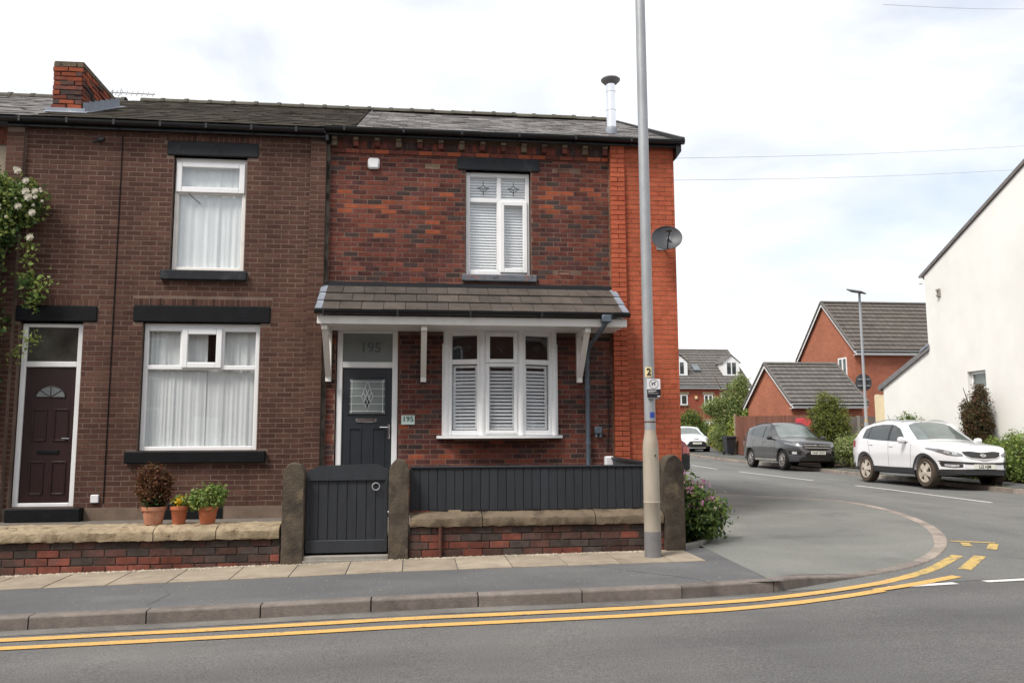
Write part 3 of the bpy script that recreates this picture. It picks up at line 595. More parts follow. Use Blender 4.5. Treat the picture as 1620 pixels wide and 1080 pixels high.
# band course, header row and corbels under the gutter
tb = brick_field(.055, 4.455, 5.81, 5.885, L0, .075, [])
lay(tb, house, -.028, lambda x, z: random.choice(['brick_orange', 'brick_red', 'brick_red', 'brick_maroon']), L0, .075, D=.06, limit=20)
sb = [(.06+k*.0785, .06+(k+1)*.0785, 5.89, 6.02) for k in range(56)]
lay(sb, house, -.012, lambda x, z: random.choice(['brick_maroon', 'brick_red', 'brick_red', 'brick_plum', 'brick_black']), .0785, .13, limit=0, rest='header_course')
cm = MB().prism([(0, 0), (-.10, .0), (-.10, .055), (-.055, .105), (0, .12)], -.045, .045, 'x')
cm2 = MB().box(-.045, .045, -.07, .01, -.045, .045, .008).mesh('corbel_brick', 'sandstone_dark'); cm3 = MB().box(-.04, .04, -.07, .01, -.045, .045, .008).mesh('corbel_brick', 'brick_maroon')
cm4 = MB().box(-.042, .042, -.095, .01, -.028, .028, .008).mesh('corbel_cap', 'sandstone_dark')
for k in range(14):
    x = .115+k*.329
    place('corbel_brick', cm3 if k % 3 else cm2, house, (x, -.01, 5.955)); place('corbel_cap', cm4, house, (x, -.012, 6.028))
# bright corner pier and panel
pb = brick_field(4.465, 4.70, .26, 6.10, .235, .0777, [])
lay([(a, c, z, t) for a, c, z, t in pb if c-a > .05], house, -.10, lambda x, z: 'brick_bright', .235, .0777, joint=.009, D=.11, limit=30, pick=lambda q: -q[2] if q[2] < 3.0 else 50+q[2])
pb = brick_field(4.70, 5.535, .06, 6.08, .225, .0777, [])
lay(pb, house, -.045, lambda x, z: 'brick_bright', .225, .0777, joint=.009, D=.06, limit=30, pick=lambda q: abs(q[2]-1.8)+(40 if q[2] < 1.05 else 0))
# painted lintel and worn sill
MB().box(LINT[0], LINT[1], -.022, .1, LINT[2], LINT[3], .012).build('lintel', 'stone_painted', house)
MB().box(SILL[0], SILL[1], -.065, .12, SILL[2], SILL[3], .014).build('window_sill', 'sill_worn', house)

# ---- window pieces
def pane(parent, x0, x1, z0, z1, y, Mx=None, mat='glass'):
    b = MB(Mx); b.box(x0, x1, y, y+.004, z0, z1); return b.build('pane', mat, parent)
def room(parent, x0, x1, z0, z1, y0, y1):
    b = MB(); b.add([(x0, y0, z0), (x1, y0, z0), (x1, y0, z1), (x0, y0, z1), (x0, y1, z0), (x1, y1, z0), (x1, y1, z1), (x0, y1, z1)], [(4, 5, 6, 7), (0, 4, 7, 3), (1, 2, 6, 5), (0, 1, 5, 4), (3, 7, 6, 2)]); return b.build('room_interior', 'interior', parent)
def slats(parent, x0, x1, z0, z1, y, pitch, w, tilt, Mx=None, mat='blind'):
    me = MB(); me.box(-(x1-x0)/2, (x1-x0)/2, -w/2, w/2, -.0025, .0025); me = me.mesh('blind_slat', mat); k = int((z1-z0)/pitch)
    for i in range(k):
        p = Vector(((x0+x1)/2, y, z0+pitch*(i+.5)))
        o = link('blind_slat', me, parent); mm = (Mx or Matrix()) @ Matrix.Translation(p) @ Matrix.Rotation(R(tilt+random.uniform(-2.5, 2.5)), 4, 'X'); o.matrix_basis = mm
def curtain(parent, x0, x1, z0, z1, y, folds, amp, seed, name='net_curtain'):
    rr = random.Random(seed); nx = int((x1-x0)/.008); vs = []; ph = [rr.uniform(0, 6.28) for _ in range(4)]; fr = [folds*rr.uniform(.7, 1.3), folds*2.3*rr.uniform(.8, 1.2), folds*.37, folds*4.1]
    for j in range(7):
        v = j/6
        for i in range(nx+1):
            u = i/nx; g = 1-.35*v
            yy = y+amp*g*(math.sin(6.28*fr[0]*u+ph[0]+.4*math.sin(v*2+ph[2]))+(.45+.3*math.sin(5*u+ph[3]))*math.sin(6.28*fr[1]*u+ph[1]+1.5*math.sin(4*u))+.9*math.sin(6.28*fr[2]*u+ph[2])+.12*math.sin(6.28*fr[3]*u+ph[3]))
            vs.append((x0+(x1-x0)*u, yy, z0+(z1-z0)*v))
    b = MB(); b.add(vs, [(j*(nx+1)+i, j*(nx+1)+i+1, (j+1)*(nx+1)+i+1, (j+1)*(nx+1)+i) for j in range(6) for i in range(nx)]); return b.build(name, 'curtain', parent, True)
def leaded(parent, pts_list, y, r, mat, Mx=None):
    b = MB(Mx)
    for pts in pts_list: b.tube([(x, y, z) for x, z in pts], r, 5)
    return b.build('leading', mat, parent)
def flower_lead(cx, cz, s):
    return [[(cx, cz+s*1.35), (cx, cz+s*.7), (cx-s*.38, cz+s*.25), (cx, cz-s*.2), (cx+s*.38, cz+s*.25), (cx, cz+s*.7)], [(cx, cz-s*.2), (cx, cz-s*1.3)], [(cx-s*1.1, cz+s*.15), (cx-s*.45, cz-s*.25), (cx, cz-s*.75), (cx+s*.45, cz-s*.25), (cx+s*1.1, cz+s*.15)], [(cx-s*1.1, cz+s*.15), (cx-s*.38, cz+s*.25)], [(cx+s*1.1, cz+s*.15), (cx+s*.38, cz+s*.25)]]
# ---- upper window
x0, x1, z0, z1 = UPW; y0 = .085
wf = MB(); wf.frame(x0+.012, x1-.012, z0+.005, z1-.005, .065, y0, y0+.07, .008, wb=.085, wt=.075)
xm = 2.69; zt = 5.15
wf.box(x0+.077, x1-.077, y0+.003, y0+.066, zt-.035, zt+.035, .007); wf.box(xm-.035, xm+.035, y0+.002, y0+.067, z0+.09, z1-.08, .007)
win = wf.build('upper_window', 'upvc', house)
wf = MB(); wf.frame(xm+.012, x1-.052, z0+.055, zt-.012, .07, y0-.028, y0+.03, .008); wf.build('sash', 'upvc', win)
pane(win, x0+.07, xm-.03, z0+.08, zt-.03, y0+.03); pane(win, xm+.075, x1-.115, z0+.12, zt-.075, y0+.005)
pane(win, x0+.07, xm-.03, zt+.03, z1-.075, y0+.03); pane(win, xm+.03, x1-.07, zt+.03, z1-.075, y0+.03)
leaded(win, flower_lead(2.44, 5.345, .085)+flower_lead(2.925, 5.345, .085), y0+.024, .0065, 'leading_grey')
slats(win, x0+.05, xm-.01, z0+.06, z1-.06, y0+.095, .0445, .046, 58); slats(win, xm+.01, x1-.05, z0+.06, z1-.06, y0+.095, .0445, .046, 58)
room(win, x0-.15, x1+.15, z0-.1, z1+.1, .245, 1.2)
# ---- bow window, three facets
MBAY = []
pts = [(1.865, -.05), (2.40, -.205), (2.99, -.205), (3.525, -.05)]
zb, zt_ = 1.445, 3.035
bay = MB()
for (ax, ay), (bx, by) in zip(pts[:-1], pts[1:]):
    d = Vector((bx-ax, by-ay, 0)); MBAY.append((Matrix.Translation((ax, ay, 0)) @ Matrix.Rotation(math.atan2(d.y, d.x), 4, 'Z'), d.length))
for i, (mx_, w) in enumerate(MBAY):
    bay.M = mx_; bay.frame(.012, w-.012, zb, zt_, .07, 0, .07, .008, wb=.075, wt=.075); bay.box(.08, w-.08, .002, .068, 2.52, 2.595, .007)
    if i == 1: bay.frame(.055, w-.055, 2.535, 3.0, .06, -.028, .03, .007); bay.frame(.06, w-.06, zb+.03, 2.525, .045, -.02, .03, .006)
bay.M = Matrix()
for px_, py_ in pts: bay.tube([(px_, py_+.02, zb), (px_, py_+.02, zt_)], .048, 12)
bay.box(1.80, 1.86, -.04, .02, zb, 2.85, .008); bay.box(3.53, 3.585, -.04, .02, zb, 2.85, .008)
bayo = bay.build('bow_window', 'upvc', house)
# curved sill board, underside and head
arc = []
for t in np.linspace(0, 1, 15): x = 1.72+1.93*t; arc.append((x, -.03-.30*(1-(2*t-1)**2)**.85-.02))
sb_ = MB(); sb_.prism([(1.72, .02)]+arc+[(3.65, .02)], 1.40, 1.442, 'z'); sb_.build('window_board', 'upvc', bayo)
ub = MB(); ub.prism([(1.86, .03)]+[(p[0], p[1]+.01) for p in pts]+[(3.53, .03)], 3.035, 3.075, 'z'); ub.build('window_head', 'upvc', bayo)
ub = MB(); ub.prism([(1.86, .03)]+[(p[0], p[1]+.09) for p in pts]+[(3.53, .03)], 1.36, 1.40, 'z'); ub.build('window_base', 'mortar_main', bayo)
for i, (mx_, w) in enumerate(MBAY):
    e = .10 if i == 1 else .075
    pane(bayo, e, w-e, zb+.07, 2.53, .03 if i != 1 else .004, mx_); pane(bayo, e+(.03 if i == 1 else 0), w-e-(.03 if i == 1 else 0), 2.59, 2.965, .03 if i != 1 else .004, mx_)
    leaded(bayo, flower_lead(w/2+(.04 if i == 0 else 0), 2.77, .065), .024 if i != 1 else .0, .003, 'leading_grey', mx_)
    fb = MB(mx_); fb.frame(.085, w-.085, zb+.085, 2.51, .04, .075, .10, .003); fb.build('shutter_frame', 'blind', bayo)
    slats(bayo, .125, w-.125, zb+.13, 2.47, .088, .0535, .056, 42, mx_)
room(bayo, 1.80, 3.6, 1.3, 3.2, .25, 1.6)
# ---- front door with fanlight
dr = MB(); dr.frame(.215, 1.13, .30, 3.07, .085, .03, .10, .008, wb=.03, wt=.07); dr.box(.30, 1.045, .032, .098, 2.47, 2.56, .008)
door = dr.build('front_door', 'upvc', house)
leaf = MB().box(.305, 1.04, .055, .10, .33, 2.468).build('door_leaf', 'anthracite', door)
MB().box(.30, 1.045, .062, .075, 2.555, 3.005).build('fanlight_pane', 'glass_frost', door)
place('house_number', text_mesh('house_number', '195', .215, 'grey_print', Matrix(), bold=True), door, (.715, .0605, 2.775), 0, (1, 1, 1), R(90))
gx0, gx1, gz0, gz1 = .405, .945, 1.775, 2.30
dw = MB(); dw.frame(gx0-.025, gx1+.025, gz0-.025, gz1+.025, .04, .040, .07, .010); dw.build('glazing_bead', 'anthracite', door)
MB().box(gx0, gx1, .048, .054, gz0, gz1).build('door_pane', 'glass_frost', door)
cx, cz = (gx0+gx1)/2, (gz0+gz1)/2
ins = .04
ld = [[(gx0+ins, gz0), (gx0+ins, gz1)], [(gx1-ins, gz0), (gx1-ins, gz1)], [(gx0, gz0+ins), (gx1, gz0+ins)], [(gx0, gz1-ins), (gx1, gz1-ins)],
      [(cx, cz+.23), (cx-.085, cz), (cx, cz-.23), (cx+.085, cz), (cx, cz+.23)], [(cx-.035, cz+.135), (cx+.055, cz-.09)], [(cx+.035, cz+.135), (cx-.055, cz-.09)], [(cx-.062, cz+.06), (cx+.03, cz-.155)], [(cx+.062, cz+.06), (cx-.03, cz-.155)]]
for zz, hw in ((cz+.115, .045), (cz, .085), (cz-.115, .045)): ld += [[(gx0+ins*.2, zz), (cx-hw, zz)], [(cx+hw, zz), (gx1-ins*.2, zz)]]
for sx in (gx0, gx1):
    for sz in (gz0, gz1): ld.append([(sx, sz), (sx+(ins if sx == gx0 else -ins), sz+(ins if sz == gz0 else -ins))])
leaded(door, ld, .046, .0045, 'leading')
MB().prism([(cx, cz-.165), (cx-.032, cz-.09), (cx, cz-.015), (cx+.032, cz-.09)], .043, .047).build('lozenge_pane', 'stone_black', door)
MB().box(.505, .815, .035, .06, 1.645, 1.71, .012).build('letter_plate', 'chrome', door)
for xa in (.40, .745):      # moulded lower panels with arched heads
    pm = MB(); pm.frame(xa, xa+.2, .45, 1.57, .03, .042, .06, .010); pm.prism([(xa+.02, 1.55), (xa+.18, 1.55), (xa+.15, 1.585), (xa+.05, 1.585)], .040, .058); pm.build('door_panel', 'anthracite', door)
hb = MB(); hb.box(.985, 1.015, .035, .056, 1.40, 1.62, .006); hb.tube([(1.0, .04, 1.57), (1.0, .0, 1.57), (.985, -.012, 1.57), (.87, -.012, 1.572)], .010, 8); hb.build('door_handle', 'chrome', door)
MB().box(.17, 1.17, -.12, .03, .24, .30, .01).build('doorstep', 'stone_painted', house)
# ---- number plaque, alarm box, small fittings (things fixed to the house)
pq = thing('house_number_sign', 'small clear glass plaque reading 195 beside the front door', 'sign', (1.29, -.012, 1.68))
MB().box(-.10, .10, -.008, 0, -.07, .07, .003).build('plate', 'plate_glass', pq)
place('number_text', text_mesh('number_text', '195', .115, 'ink_green', Matrix(), bold=True), pq, (0, -.0095, .012), 0, (1, 1, 1), R(90))
al = MB(); al.box(-.09, .09, -.06, 0, -.09, .09, .028); al = al.build('alarm_box', 'upvc', None, True); al.location = (.72, -.004, 5.65)
tag(al, 'white square alarm box high on the dark red brick wall', 'alarm box')
# ---- porch canopy
can = MB(); YE, ZE, YT, ZT = -.80, 3.205, .0, 3.70
can.prism([(-.005, 3.03), (-.775, 3.03), (-.775, 3.13), (-.005, 3.60)], .03, 4.47, 'x')
cano = can.build('porch_canopy', 'upvc_shade', house)
MB().box(.0, 4.50, -.80, -.777, 3.025, 3.145, .004).build('fascia', 'upvc_cream', cano)
sl = Vector((0, YE-YT, ZE-ZT)); sl_len = sl.length; ang = math.atan2(ZT-ZE, YT-YE)
for r_ in range(3):
    u0 = r_/3; wv = .312
    row = -.005 + (.16 if r_ == 1 else 0)
    xs = [.055]; x = row+wv
    while x < 4.44:
        if x > .12: xs.append(x)
        x += wv
    xs.append(4.445)
    for xa, xb in zip(xs[:-1], xs[1:]):
        key = ('ct', round(xb-xa, 2))
        if key not in BM_CACHE: w = xb-xa; BM_CACHE[key] = MB().box(-w/2+.0025, w/2-.0025, -.35, 0, -.015, .013, .004).mesh('roof_tile', 'canopy_tile')
        p = Vector((0, YT, ZT))+sl*u0
        o = place('roof_tile', BM_CACHE[key], cano, ((xa+xb)/2, p.y, p.z-.012+.03+random.uniform(-.002, .003)), 0, (1, 1, 1), ang-R(4.3))
for xs_ in (.02, 4.48):     # verge trims stepping down each end
    for r_ in range(3):
        p = Vector((0, YT, ZT))+sl*(r_/3)
        place('verge_trim', MB().box(-.05, .05, -.335, 0, -.035, .03, .006).mesh('verge_trim', 'lead'), cano, (xs_, p.y, p.z+.006), 0, (1, 1, 1), ang-R(4.3))
MB().box(.03, 4.465, -.045, .005, 3.675, 3.775, .006).build('flashing', 'black_plastic', cano)
gp = [(math.cos(a)*.058, math.sin(a)*.058) for a in np.linspace(math.pi, 2*math.pi, 9)]
gut = MB(); gut.prism([(y-.862, z+3.215) for y, z in gp]+[(y*.9-.862, z*.9+3.215) for y, z in reversed(gp)], -.03, 4.53, 'x'); guto = gut.build('porch_gutter', 'black_plastic', cano)
for k in range(5): MB().box(.08+k*1.04, .11+k*1.04, -.925, -.80, 3.145, 3.225, .004).build('gutter_clip', 'black_plastic', cano)
for bx in (.10, 1.515, 3.925):      # gallows brackets
    gb = MB(); gb.box(bx-.042, bx+.042, -.085, -.005, 2.25, 3.03, .006); gb.box(bx-.042, bx+.042, -.74, -.086, 2.95, 3.028, .006)
    d = Vector((0, -.57, .63)); 
    gb.add([(bx-.041, -.10, 2.33), (bx+.041, -.10, 2.33), (bx+.041, -.02, 2.28), (bx-.041, -.02, 2.28), (bx-.041, -.70, 2.96), (bx+.041, -.70, 2.96), (bx+.041, -.60, 2.96), (bx-.041, -.60, 2.96)], [(0, 1, 5, 4), (1, 2, 6, 5), (2, 3, 7, 6), (3, 0, 4, 7), (0, 3, 2, 1), (4, 5, 6, 7)])
    gb.build('bracket', 'upvc_cream', cano)
# downpipe from the canopy gutter
dp = MB(); dp.tube([(4.17, -.86, 3.16), (4.17, -.86, 3.08), (4.12, -.72, 2.98), (4.06, -.16, 2.80), (4.045, -.07, 2.70), (4.045, -.065, .3)], .036, 12); dp.box(4.10, 4.24, -.93, -.79, 3.08, 3.19, .012); dpo = dp.build('downpipe', 'grey_pipe', house, True)
for z in (2.55, 2.15, 1.30): MB().tube([(4.045, -.065, z), (4.045, -.065, z+.05)], .044, 12).build('pipe_clip', 'grey_pipe', dpo)
mb_ = MB(); mb_.box(4.15, 4.27, -.085, .0, 1.46, 1.57, .015); mb_.tube([(4.18, -.05, 1.47), (4.18, -.05, 1.41)], .022, 10); mb_.tube([(4.245, -.05, 1.47), (4.245, -.05, 1.41)], .022, 10); mb_.build('outdoor_socket', 'grey_pipe', house, True)
MB().box(4.30, 4.44, -.12, .0, .85, 1.12, .02).build('meter_cover', 'sign_white', house)
MB().tube([(4.385, -.012, 2.4), (4.39, -.012, 1.6), (4.36, -.014, 1.2)], .006, 6).build('cable', 'black_plastic', house)
# ---- roof of the end house
EV = (-.16, 6.145); RG = (4.0, 8.13)
def roof_slates(parent, x0, x1, rows, wd, mat, name, x0_fn=None, sag=0., th=.012, jit=.004):
    b = MB(); dy, dz = (RG[0]-EV[0])/rows, (RG[1]-EV[1])/rows; nrm = Vector((0, -dz, dy)).normalized()
    for r_ in range(rows):
        off = wd/2 if r_ % 2 else 0; xs0 = x0
        x = x0-off
        while x < x1:
            a, c = max(x, x0), min(x+wd+random.uniform(-.01, .01), x1)
            if c-a > .04:
                ya, za = EV[0]+dy*r_, EV[1]+dz*r_; yb, zb_ = EV[0]+dy*(r_+1.25), EV[1]+dz*(r_+1.25)
                j = random.uniform(-jit, jit); j2 = random.uniform(-jit, jit); l0 = nrm*(th+.002+j); l1 = nrm*(th+.002+j2); h0 = nrm*.001
                sg = -sag*math.sin(math.pi*((a+c)/2-x0)/(x1-x0)); slip = random.uniform(-.012, .012)
                ya += slip
                P0 = [(a+.003, ya, za+sg), (c-.003, ya, za+sg), (c-.003, yb, zb_+sg), (a+.003, yb, zb_+sg)]
                lo = [Vector(p)+q for p, q in zip(P0, (l0, l1, h0, h0))]; hi = [p+nrm*th for p in lo]
                b.add([tuple(p) for p in lo+hi], [(4, 5, 6, 7), (0, 1, 5, 4), (1, 2, 6, 5), (3, 0, 4, 7)])
            x += wd
    return b.build(name, mat, parent, False, 'stuff')
def ridge(parent, x0, x1, L, y=RG[0], z=RG[1], mat='ridge_tile', bow=None):
    n = max(1, round((x1-x0)/L)); L = (x1-x0)/n
    pr = [(math.cos(a)*.13, math.sin(a)*.10) for a in np.linspace(0, math.pi, 9)]
    pr2 = [(math.cos(a)*.145, math.sin(a)*.115) for a in np.linspace(0, math.pi, 9)]
    b = MB(); b.prism([(p, q) for p, q in pr]+[(p*.85, q*.8) for p, q in reversed(pr)], 0, L-.01, 'x'); b.prism([(p, q) for p, q in pr2]+[(p*.9, q*.85) for p, q in reversed(pr2)], L-.07, L, 'x')
    me = b.mesh('ridge_tile', mat, True)
    for i in range(n): place('ridge_tile', me, parent, (x0+i*L, y, z-.02+(bow(x0+i*L) if bow else 0)+random.uniform(-.006, .006)), 0, (1, 1, 1), 0, R(random.uniform(-.6, .6)))
rf = MB(); rf.prism([(EV[0], EV[1]-.03), (RG[0], RG[1]-.03), (8.2, 6.1), (8.2, 6.0), (RG[0], RG[1]-.1), (EV[0]+.05, EV[1]-.08)], .42, 5.60, 'x'); rfo = rf.build('roof', 'slate', house)
roof_slates(rfo, .42, 5.62, 23, .265, 'slate', 'slates', sag=.015, th=.005, jit=.003)
ridge(rfo, .45, 5.58, .42)
def gutter(parent, x0, x1, z, name='gutter', y=-.20, clips=.9, r=.062):
    q = [(math.cos(a)*r, math.sin(a)*r) for a in np.linspace(math.pi, 2*math.pi, 9)]
    b = MB(); b.prism([(p+y, s+z) for p, s in q]+[(p*.9+y, s*.9+z) for p, s in reversed(q)], x0, x1, 'x'); o = b.build(name, 'black_plastic', parent)
    x = x0+.3
    while x < x1: MB().box(x-.018, x+.018, y-r-.006, y+r, z-r-.006, z+.01, .004).build('gutter_joint', 'black_plastic', o); x += clips
    return o
gutter(house, -.02, 5.66, 6.145, y=-.215)
MB().box(0, 5.6, -.155, -.13, 6.05, 6.15).build('eaves_board', 'black_plastic', house)
vb_ = MB(); vb_.prism([(EV[0]-.1, 6.08), (RG[0], RG[1]-.06), (RG[0], RG[1]+.03), (EV[0]-.1, 6.19)], 5.60, 5.66, 'x'); vb_.prism([(5.535, 5.86), (5.62, 5.98), (5.62, 6.1), (5.535, 6.1)], -.19, .1); vb_.build('verge_board', 'black_plastic', house)
fl = MB(); fl.lathe([(.085, 6.66), (.10, 6.66), (.10, 6.78), (.09, 6.80)], (4.77, 1.0, 0)); flo = fl.build('flue_collar', 'lead', house, True)
fp = MB(); fp.lathe([(.082, 6.75), (.082, 7.10), (.087, 7.105), (.087, 7.135), (.082, 7.14), (.082, 7.44), (.088, 7.445), (.088, 7.475), (.08, 7.48), (.08, 7.6)], (4.77, 1.0, 0), 24); fp.build('flue_pipe', 'steel', flo, True)
fc = MB(); fc.lathe([(.085, 7.585), (.11, 7.60), (.165, 7.655), (.172, 7.675), (.15, 7.695), (.05, 7.72), (.01, 7.725)], (4.77, 1.0, 0), 24); fc.build('flue_cowl', 'post_base', flo, True)

# ================================================================== NEIGHBOUR HOUSE (left)
left = thing('terraced_house', 'mid terrace house of even brown brick with black painted lintels and maroon door', 'house', (0, 0, 0))
YL = -.05
DR = (-4.30, -3.425, .45, 3.11); LW = (-2.60, -.915, 1.235, 3.12); UW = (-2.265, -1.185, 3.90, 5.665)
LD = (-4.36, -3.235, 3.11, 3.345); LL = (-2.73, -.77, 3.12, 3.37); UL = (-2.36, -1.02, 5.665, 5.89); LS = (-2.745, -.775, 1.06, 1.235); US = (-2.37, -1.125, 3.75, 3.90); ST = (-4.27, -3.27, .26, .45)
slab(MB(), -4.62, -.0, .2, 6.08, [DR, LW, UW], YL+.0028, .2).build('wall', 'mortar_left', left)
SOL = [(-2.75, -.75, 3.37, 3.475), (-4.36, -3.22, 3.345, 3.45), (-2.40, -1.0, 5.89, 5.995)]
bricks = brick_field(-4.37, -.235, .44, 6.07, .2255, .075, [DR, LW, UW, LD, LL, UL, LS, US, ST]+SOL, .0)
cl = lambda x, z: 'brick_brown_dark' if random.random() < .28+.25*(vnoise(x*1.3, z*1.3, 9) > .6) else 'brick_brown'
lay(bricks, left, YL, cl, .2255, .075, limit=255, joint=.0125, pick=lambda q: (Vector(((q[0]+q[1])/2, YL, (q[2]+q[3])/2))-CAM).length+(.9*abs((q[0]+q[1])/2+2.4))+(9 if q[0] < -3.9 or q[2] < .6 else 0))
for s in SOL:
    k = round((s[1]-s[0])/.0765); w = (s[1]-s[0])/k
    lay([(s[0]+i*w, s[0]+(i+1)*w, s[2], s[3]) for i in range(k)], left, YL-.001, cl, .0765, .105, joint=.010, limit=12 if s is SOL[0] else 0, rest='soldier_course')
# projecting piers at both ends
for a, c, lim in ((-.235, .0, 26), (-4.62, -4.375, 0)):
    MB().box(a+.004, c-.004, YL-.0575, YL+.01, .26, 6.0 if a < -1 else 5.93).build('pier', 'mortar_left', left)
    q = []
    for k in range(75):
        z = .3+k*.075
        if z+.075 > 5.95: break
        q += [(a, c, z, z+.075)] if k % 2 == 0 else [(a, (a+c)/2, z, z+.075), ((a+c)/2, c, z, z+.075)]
    lay(q, left, YL-.06, cl, c-a, .075, D=.06, limit=lim, joint=.010, pick=lambda q: q[2] if q[2] > 1.2 else 90)
MB().box(.004, .05, -.03, .06, .26, 6.0).build('joint_strip', 'mortar_wall', left)
MB().box(-.03, .05, -.16, -.0, 5.94, 6.06, .02).build('gutter_end', 'black_plastic', left)
MB().box(-4.6, -.0, YL-.012, YL+.02, .2, .435).build('plinth', 'render_plinth', left)
MB().box(-2.3, -1.36, YL-.03, YL+.0, .24, .485, .008).build('plinth_stone', 'stone_black', left)
for nm, q, mt, yo in (('lintel', LL, 'stone_black', -.022), ('lintel', LD, 'stone_black', -.022), ('lintel', UL, 'stone_painted', -.022)):
    MB().box(q[0], q[1], YL+yo, .1, q[2], q[3], .014).build(nm, mt, left)
for q, mt in ((LS, 'stone_black'), (US, 'stone_painted')): MB().box(q[0], q[1], YL-.075, .08, q[2], q[3]-.002, .014).build('window_sill', mt, left)
MB().box(ST[0], ST[1], YL-.16, .1, ST[2], ST[3]-.002, .012).build('doorstep', 'stone_black', left)
# upper window: top-hung light over a fixed pane
x0, x1, z0, z1 = UW; y0 = .03; zm = 5.12
wf = MB(); wf.frame(x0+.015, x1-.015, z0+.005, z1-.03, .062, y0, y0+.07, .008); wf.box(x0+.07, x1-.07, y0+.003, y0+.067, zm-.03, zm+.03, .007); wf.box(x0+.012, x1-.012, y0+.005, y0+.06, z1-.045, z1-.005, .004)
w1 = wf.build('upper_window', 'upvc_cream', left)
wf = MB(); wf.frame(x0+.035, x1-.035, zm-.005, z1-.075, .085, y0-.035, y0+.03, .009); wf.build('sash', 'upvc', w1)
pane(w1, x0+.07, x1-.07, z0+.06, zm-.025, y0+.03); pane(w1, x0+.11, x1-.11, zm+.07, z1-.15, y0-.005)
curtain(w1, x0+.02, x1-.02, z0+.03, z1-.05, y0+.09, 7, .0075, 3)
room(w1, x0-.1, x1+.1, z0-.1, z1+.05, .205, 1.1)
MB().tube([(-2.03, -.045, 5.09), (-1.93, -.04, 4.99), (-1.85, -.03, 4.93)], .006, 6).build('twig_cable', 'black_plastic', w1)
# ground floor window: three lights above one wide pane
x0, x1, z0, z1 = LW; zm = 2.46
wf = MB(); wf.frame(x0+.012, x1-.012, z0+.004, z1-.06, .062, y0, y0+.07, .008); wf.box(x0+.07, x1-.07, y0+.003, y0+.067, zm-.033, zm+.033, .007)
wf.box(x0+.01, x1-.01, y0+.004, y0+.06, z1-.075, z1-.005, .005)
xa, xb = -2.045, -1.47
for x in (xa, xb): wf.box(x-.03, x+.03, y0+.002, y0+.066, zm, z1-.1, .006)
w2 = wf.build('front_window', 'upvc', left)
wf = MB(); wf.frame(xa+.0, xb+.0, zm-.01, z1-.085, .085, y0-.035, y0+.03, .009); wf.build('sash', 'upvc', w2)
pane(w2, x0+.07, x1-.07, z0+.06, zm-.03, y0+.03); pane(w2, x0+.07, xa-.03, zm+.03, z1-.12, y0+.03); pane(w2, xb+.03, x1-.07, zm+.03, z1-.12, y0+.03); pane(w2, xa+.08, xb-.08, zm+.07, z1-.165, y0-.005)
curtain(w2, x0+.02, -1.70, z0+.03, zm+.01, y0+.09, 6, .0075, 5); curtain(w2, -1.76, x1-.02, z0+.03, zm+.01, y0+.105, 6, .0075, 8)
curtain(w2, x0+.02, -1.71, zm, z1-.06, y0+.13, 5, .012, 6, 'curtain'); curtain(w2, -1.57, x1-.02, zm, z1-.06, y0+.13, 5, .012, 7, 'curtain')
room(w2, x0-.1, x1+.1, z0-.1, z1+.05, .205, 1.3)
# maroon door and fanlight
dr = MB(); dr.frame(-4.285, -3.445, .455, 3.09, .072, .03, .1, .008, wb=.055, wt=.055); dr.box(-4.215, -3.515, .032, .098, 2.455, 2.535, .007)
d2 = dr.build('front_door', 'upvc', left)
MB().box(-4.212, -3.52, .06, .1, .51, 2.456).build('door_leaf', 'door_maroon', d2)
MB().box(-4.212, -3.52, .062, .07, 2.53, 3.04).build('fanlight_pane', 'glass_dark', d2)
for xa in (-4.10, -3.80):
    for za, zb_ in ((.62, 1.10), (1.38, 1.85)): pm = MB(); pm.frame(xa, xa+.21, za, zb_, .028, .045, .062, .010); pm.build('door_panel', 'door_maroon', d2)
arcp = [(-3.855+.20*math.cos(a), 2.02+.16*math.sin(a)) for a in np.linspace(0, math.pi, 13)]
fanp = MB().prism(arcp, .05, .058).build('fan_pane', 'glass_frost', d2)
leaded(d2, [arcp+[arcp[0]]]+[[(-3.855, 2.02), (-3.855+.2*math.cos(a), 2.02+.16*math.sin(a))] for a in (.7, 1.57, 2.44)], .048, .006, 'door_maroon')
MB().box(-4.0, -3.70, .045, .062, 1.20, 1.255, .006).build('letter_plate', 'stone_black', d2)
MB().tube([(-3.56, .03, 1.42), (-3.66, .025, 1.425)], .009, 6).build('door_handle', 'lead', d2)
MB().box(-3.185, -3.075, -.085, -.045, .51, .625, .008).build('socket_cover', 'sign_white', left)
MB().tube([(-3.01, YL-.006, 5.95), (-3.012, YL-.006, 3), (-3.016, YL-.006, .5)], .007, 6).build('cable', 'stone_black', left)
for xx in (-2.06, -1.3, -.95, -2.2, -1.6): MB().tube([(xx-.3, YL-.004, 3.37), (xx-.3, YL-.004, 3.48)], .006, 5).build('weep_tube', 'black_plastic', left)
for xx in (-1.96, -1.25): MB().tube([(xx, YL-.004, 5.89), (xx, YL-.004, 6.0)], .006, 5).build('weep_tube', 'black_plastic', left)
bl = MB(); bl.box(-3.36, -3.27, YL-.05, YL, 5.84, 5.90, .01); bl.tube([(-3.33, YL-.03, 5.85), (-3.40, YL-.08, 5.80)], .02, 8); bl.build('security_lamp', 'black_plastic', left)
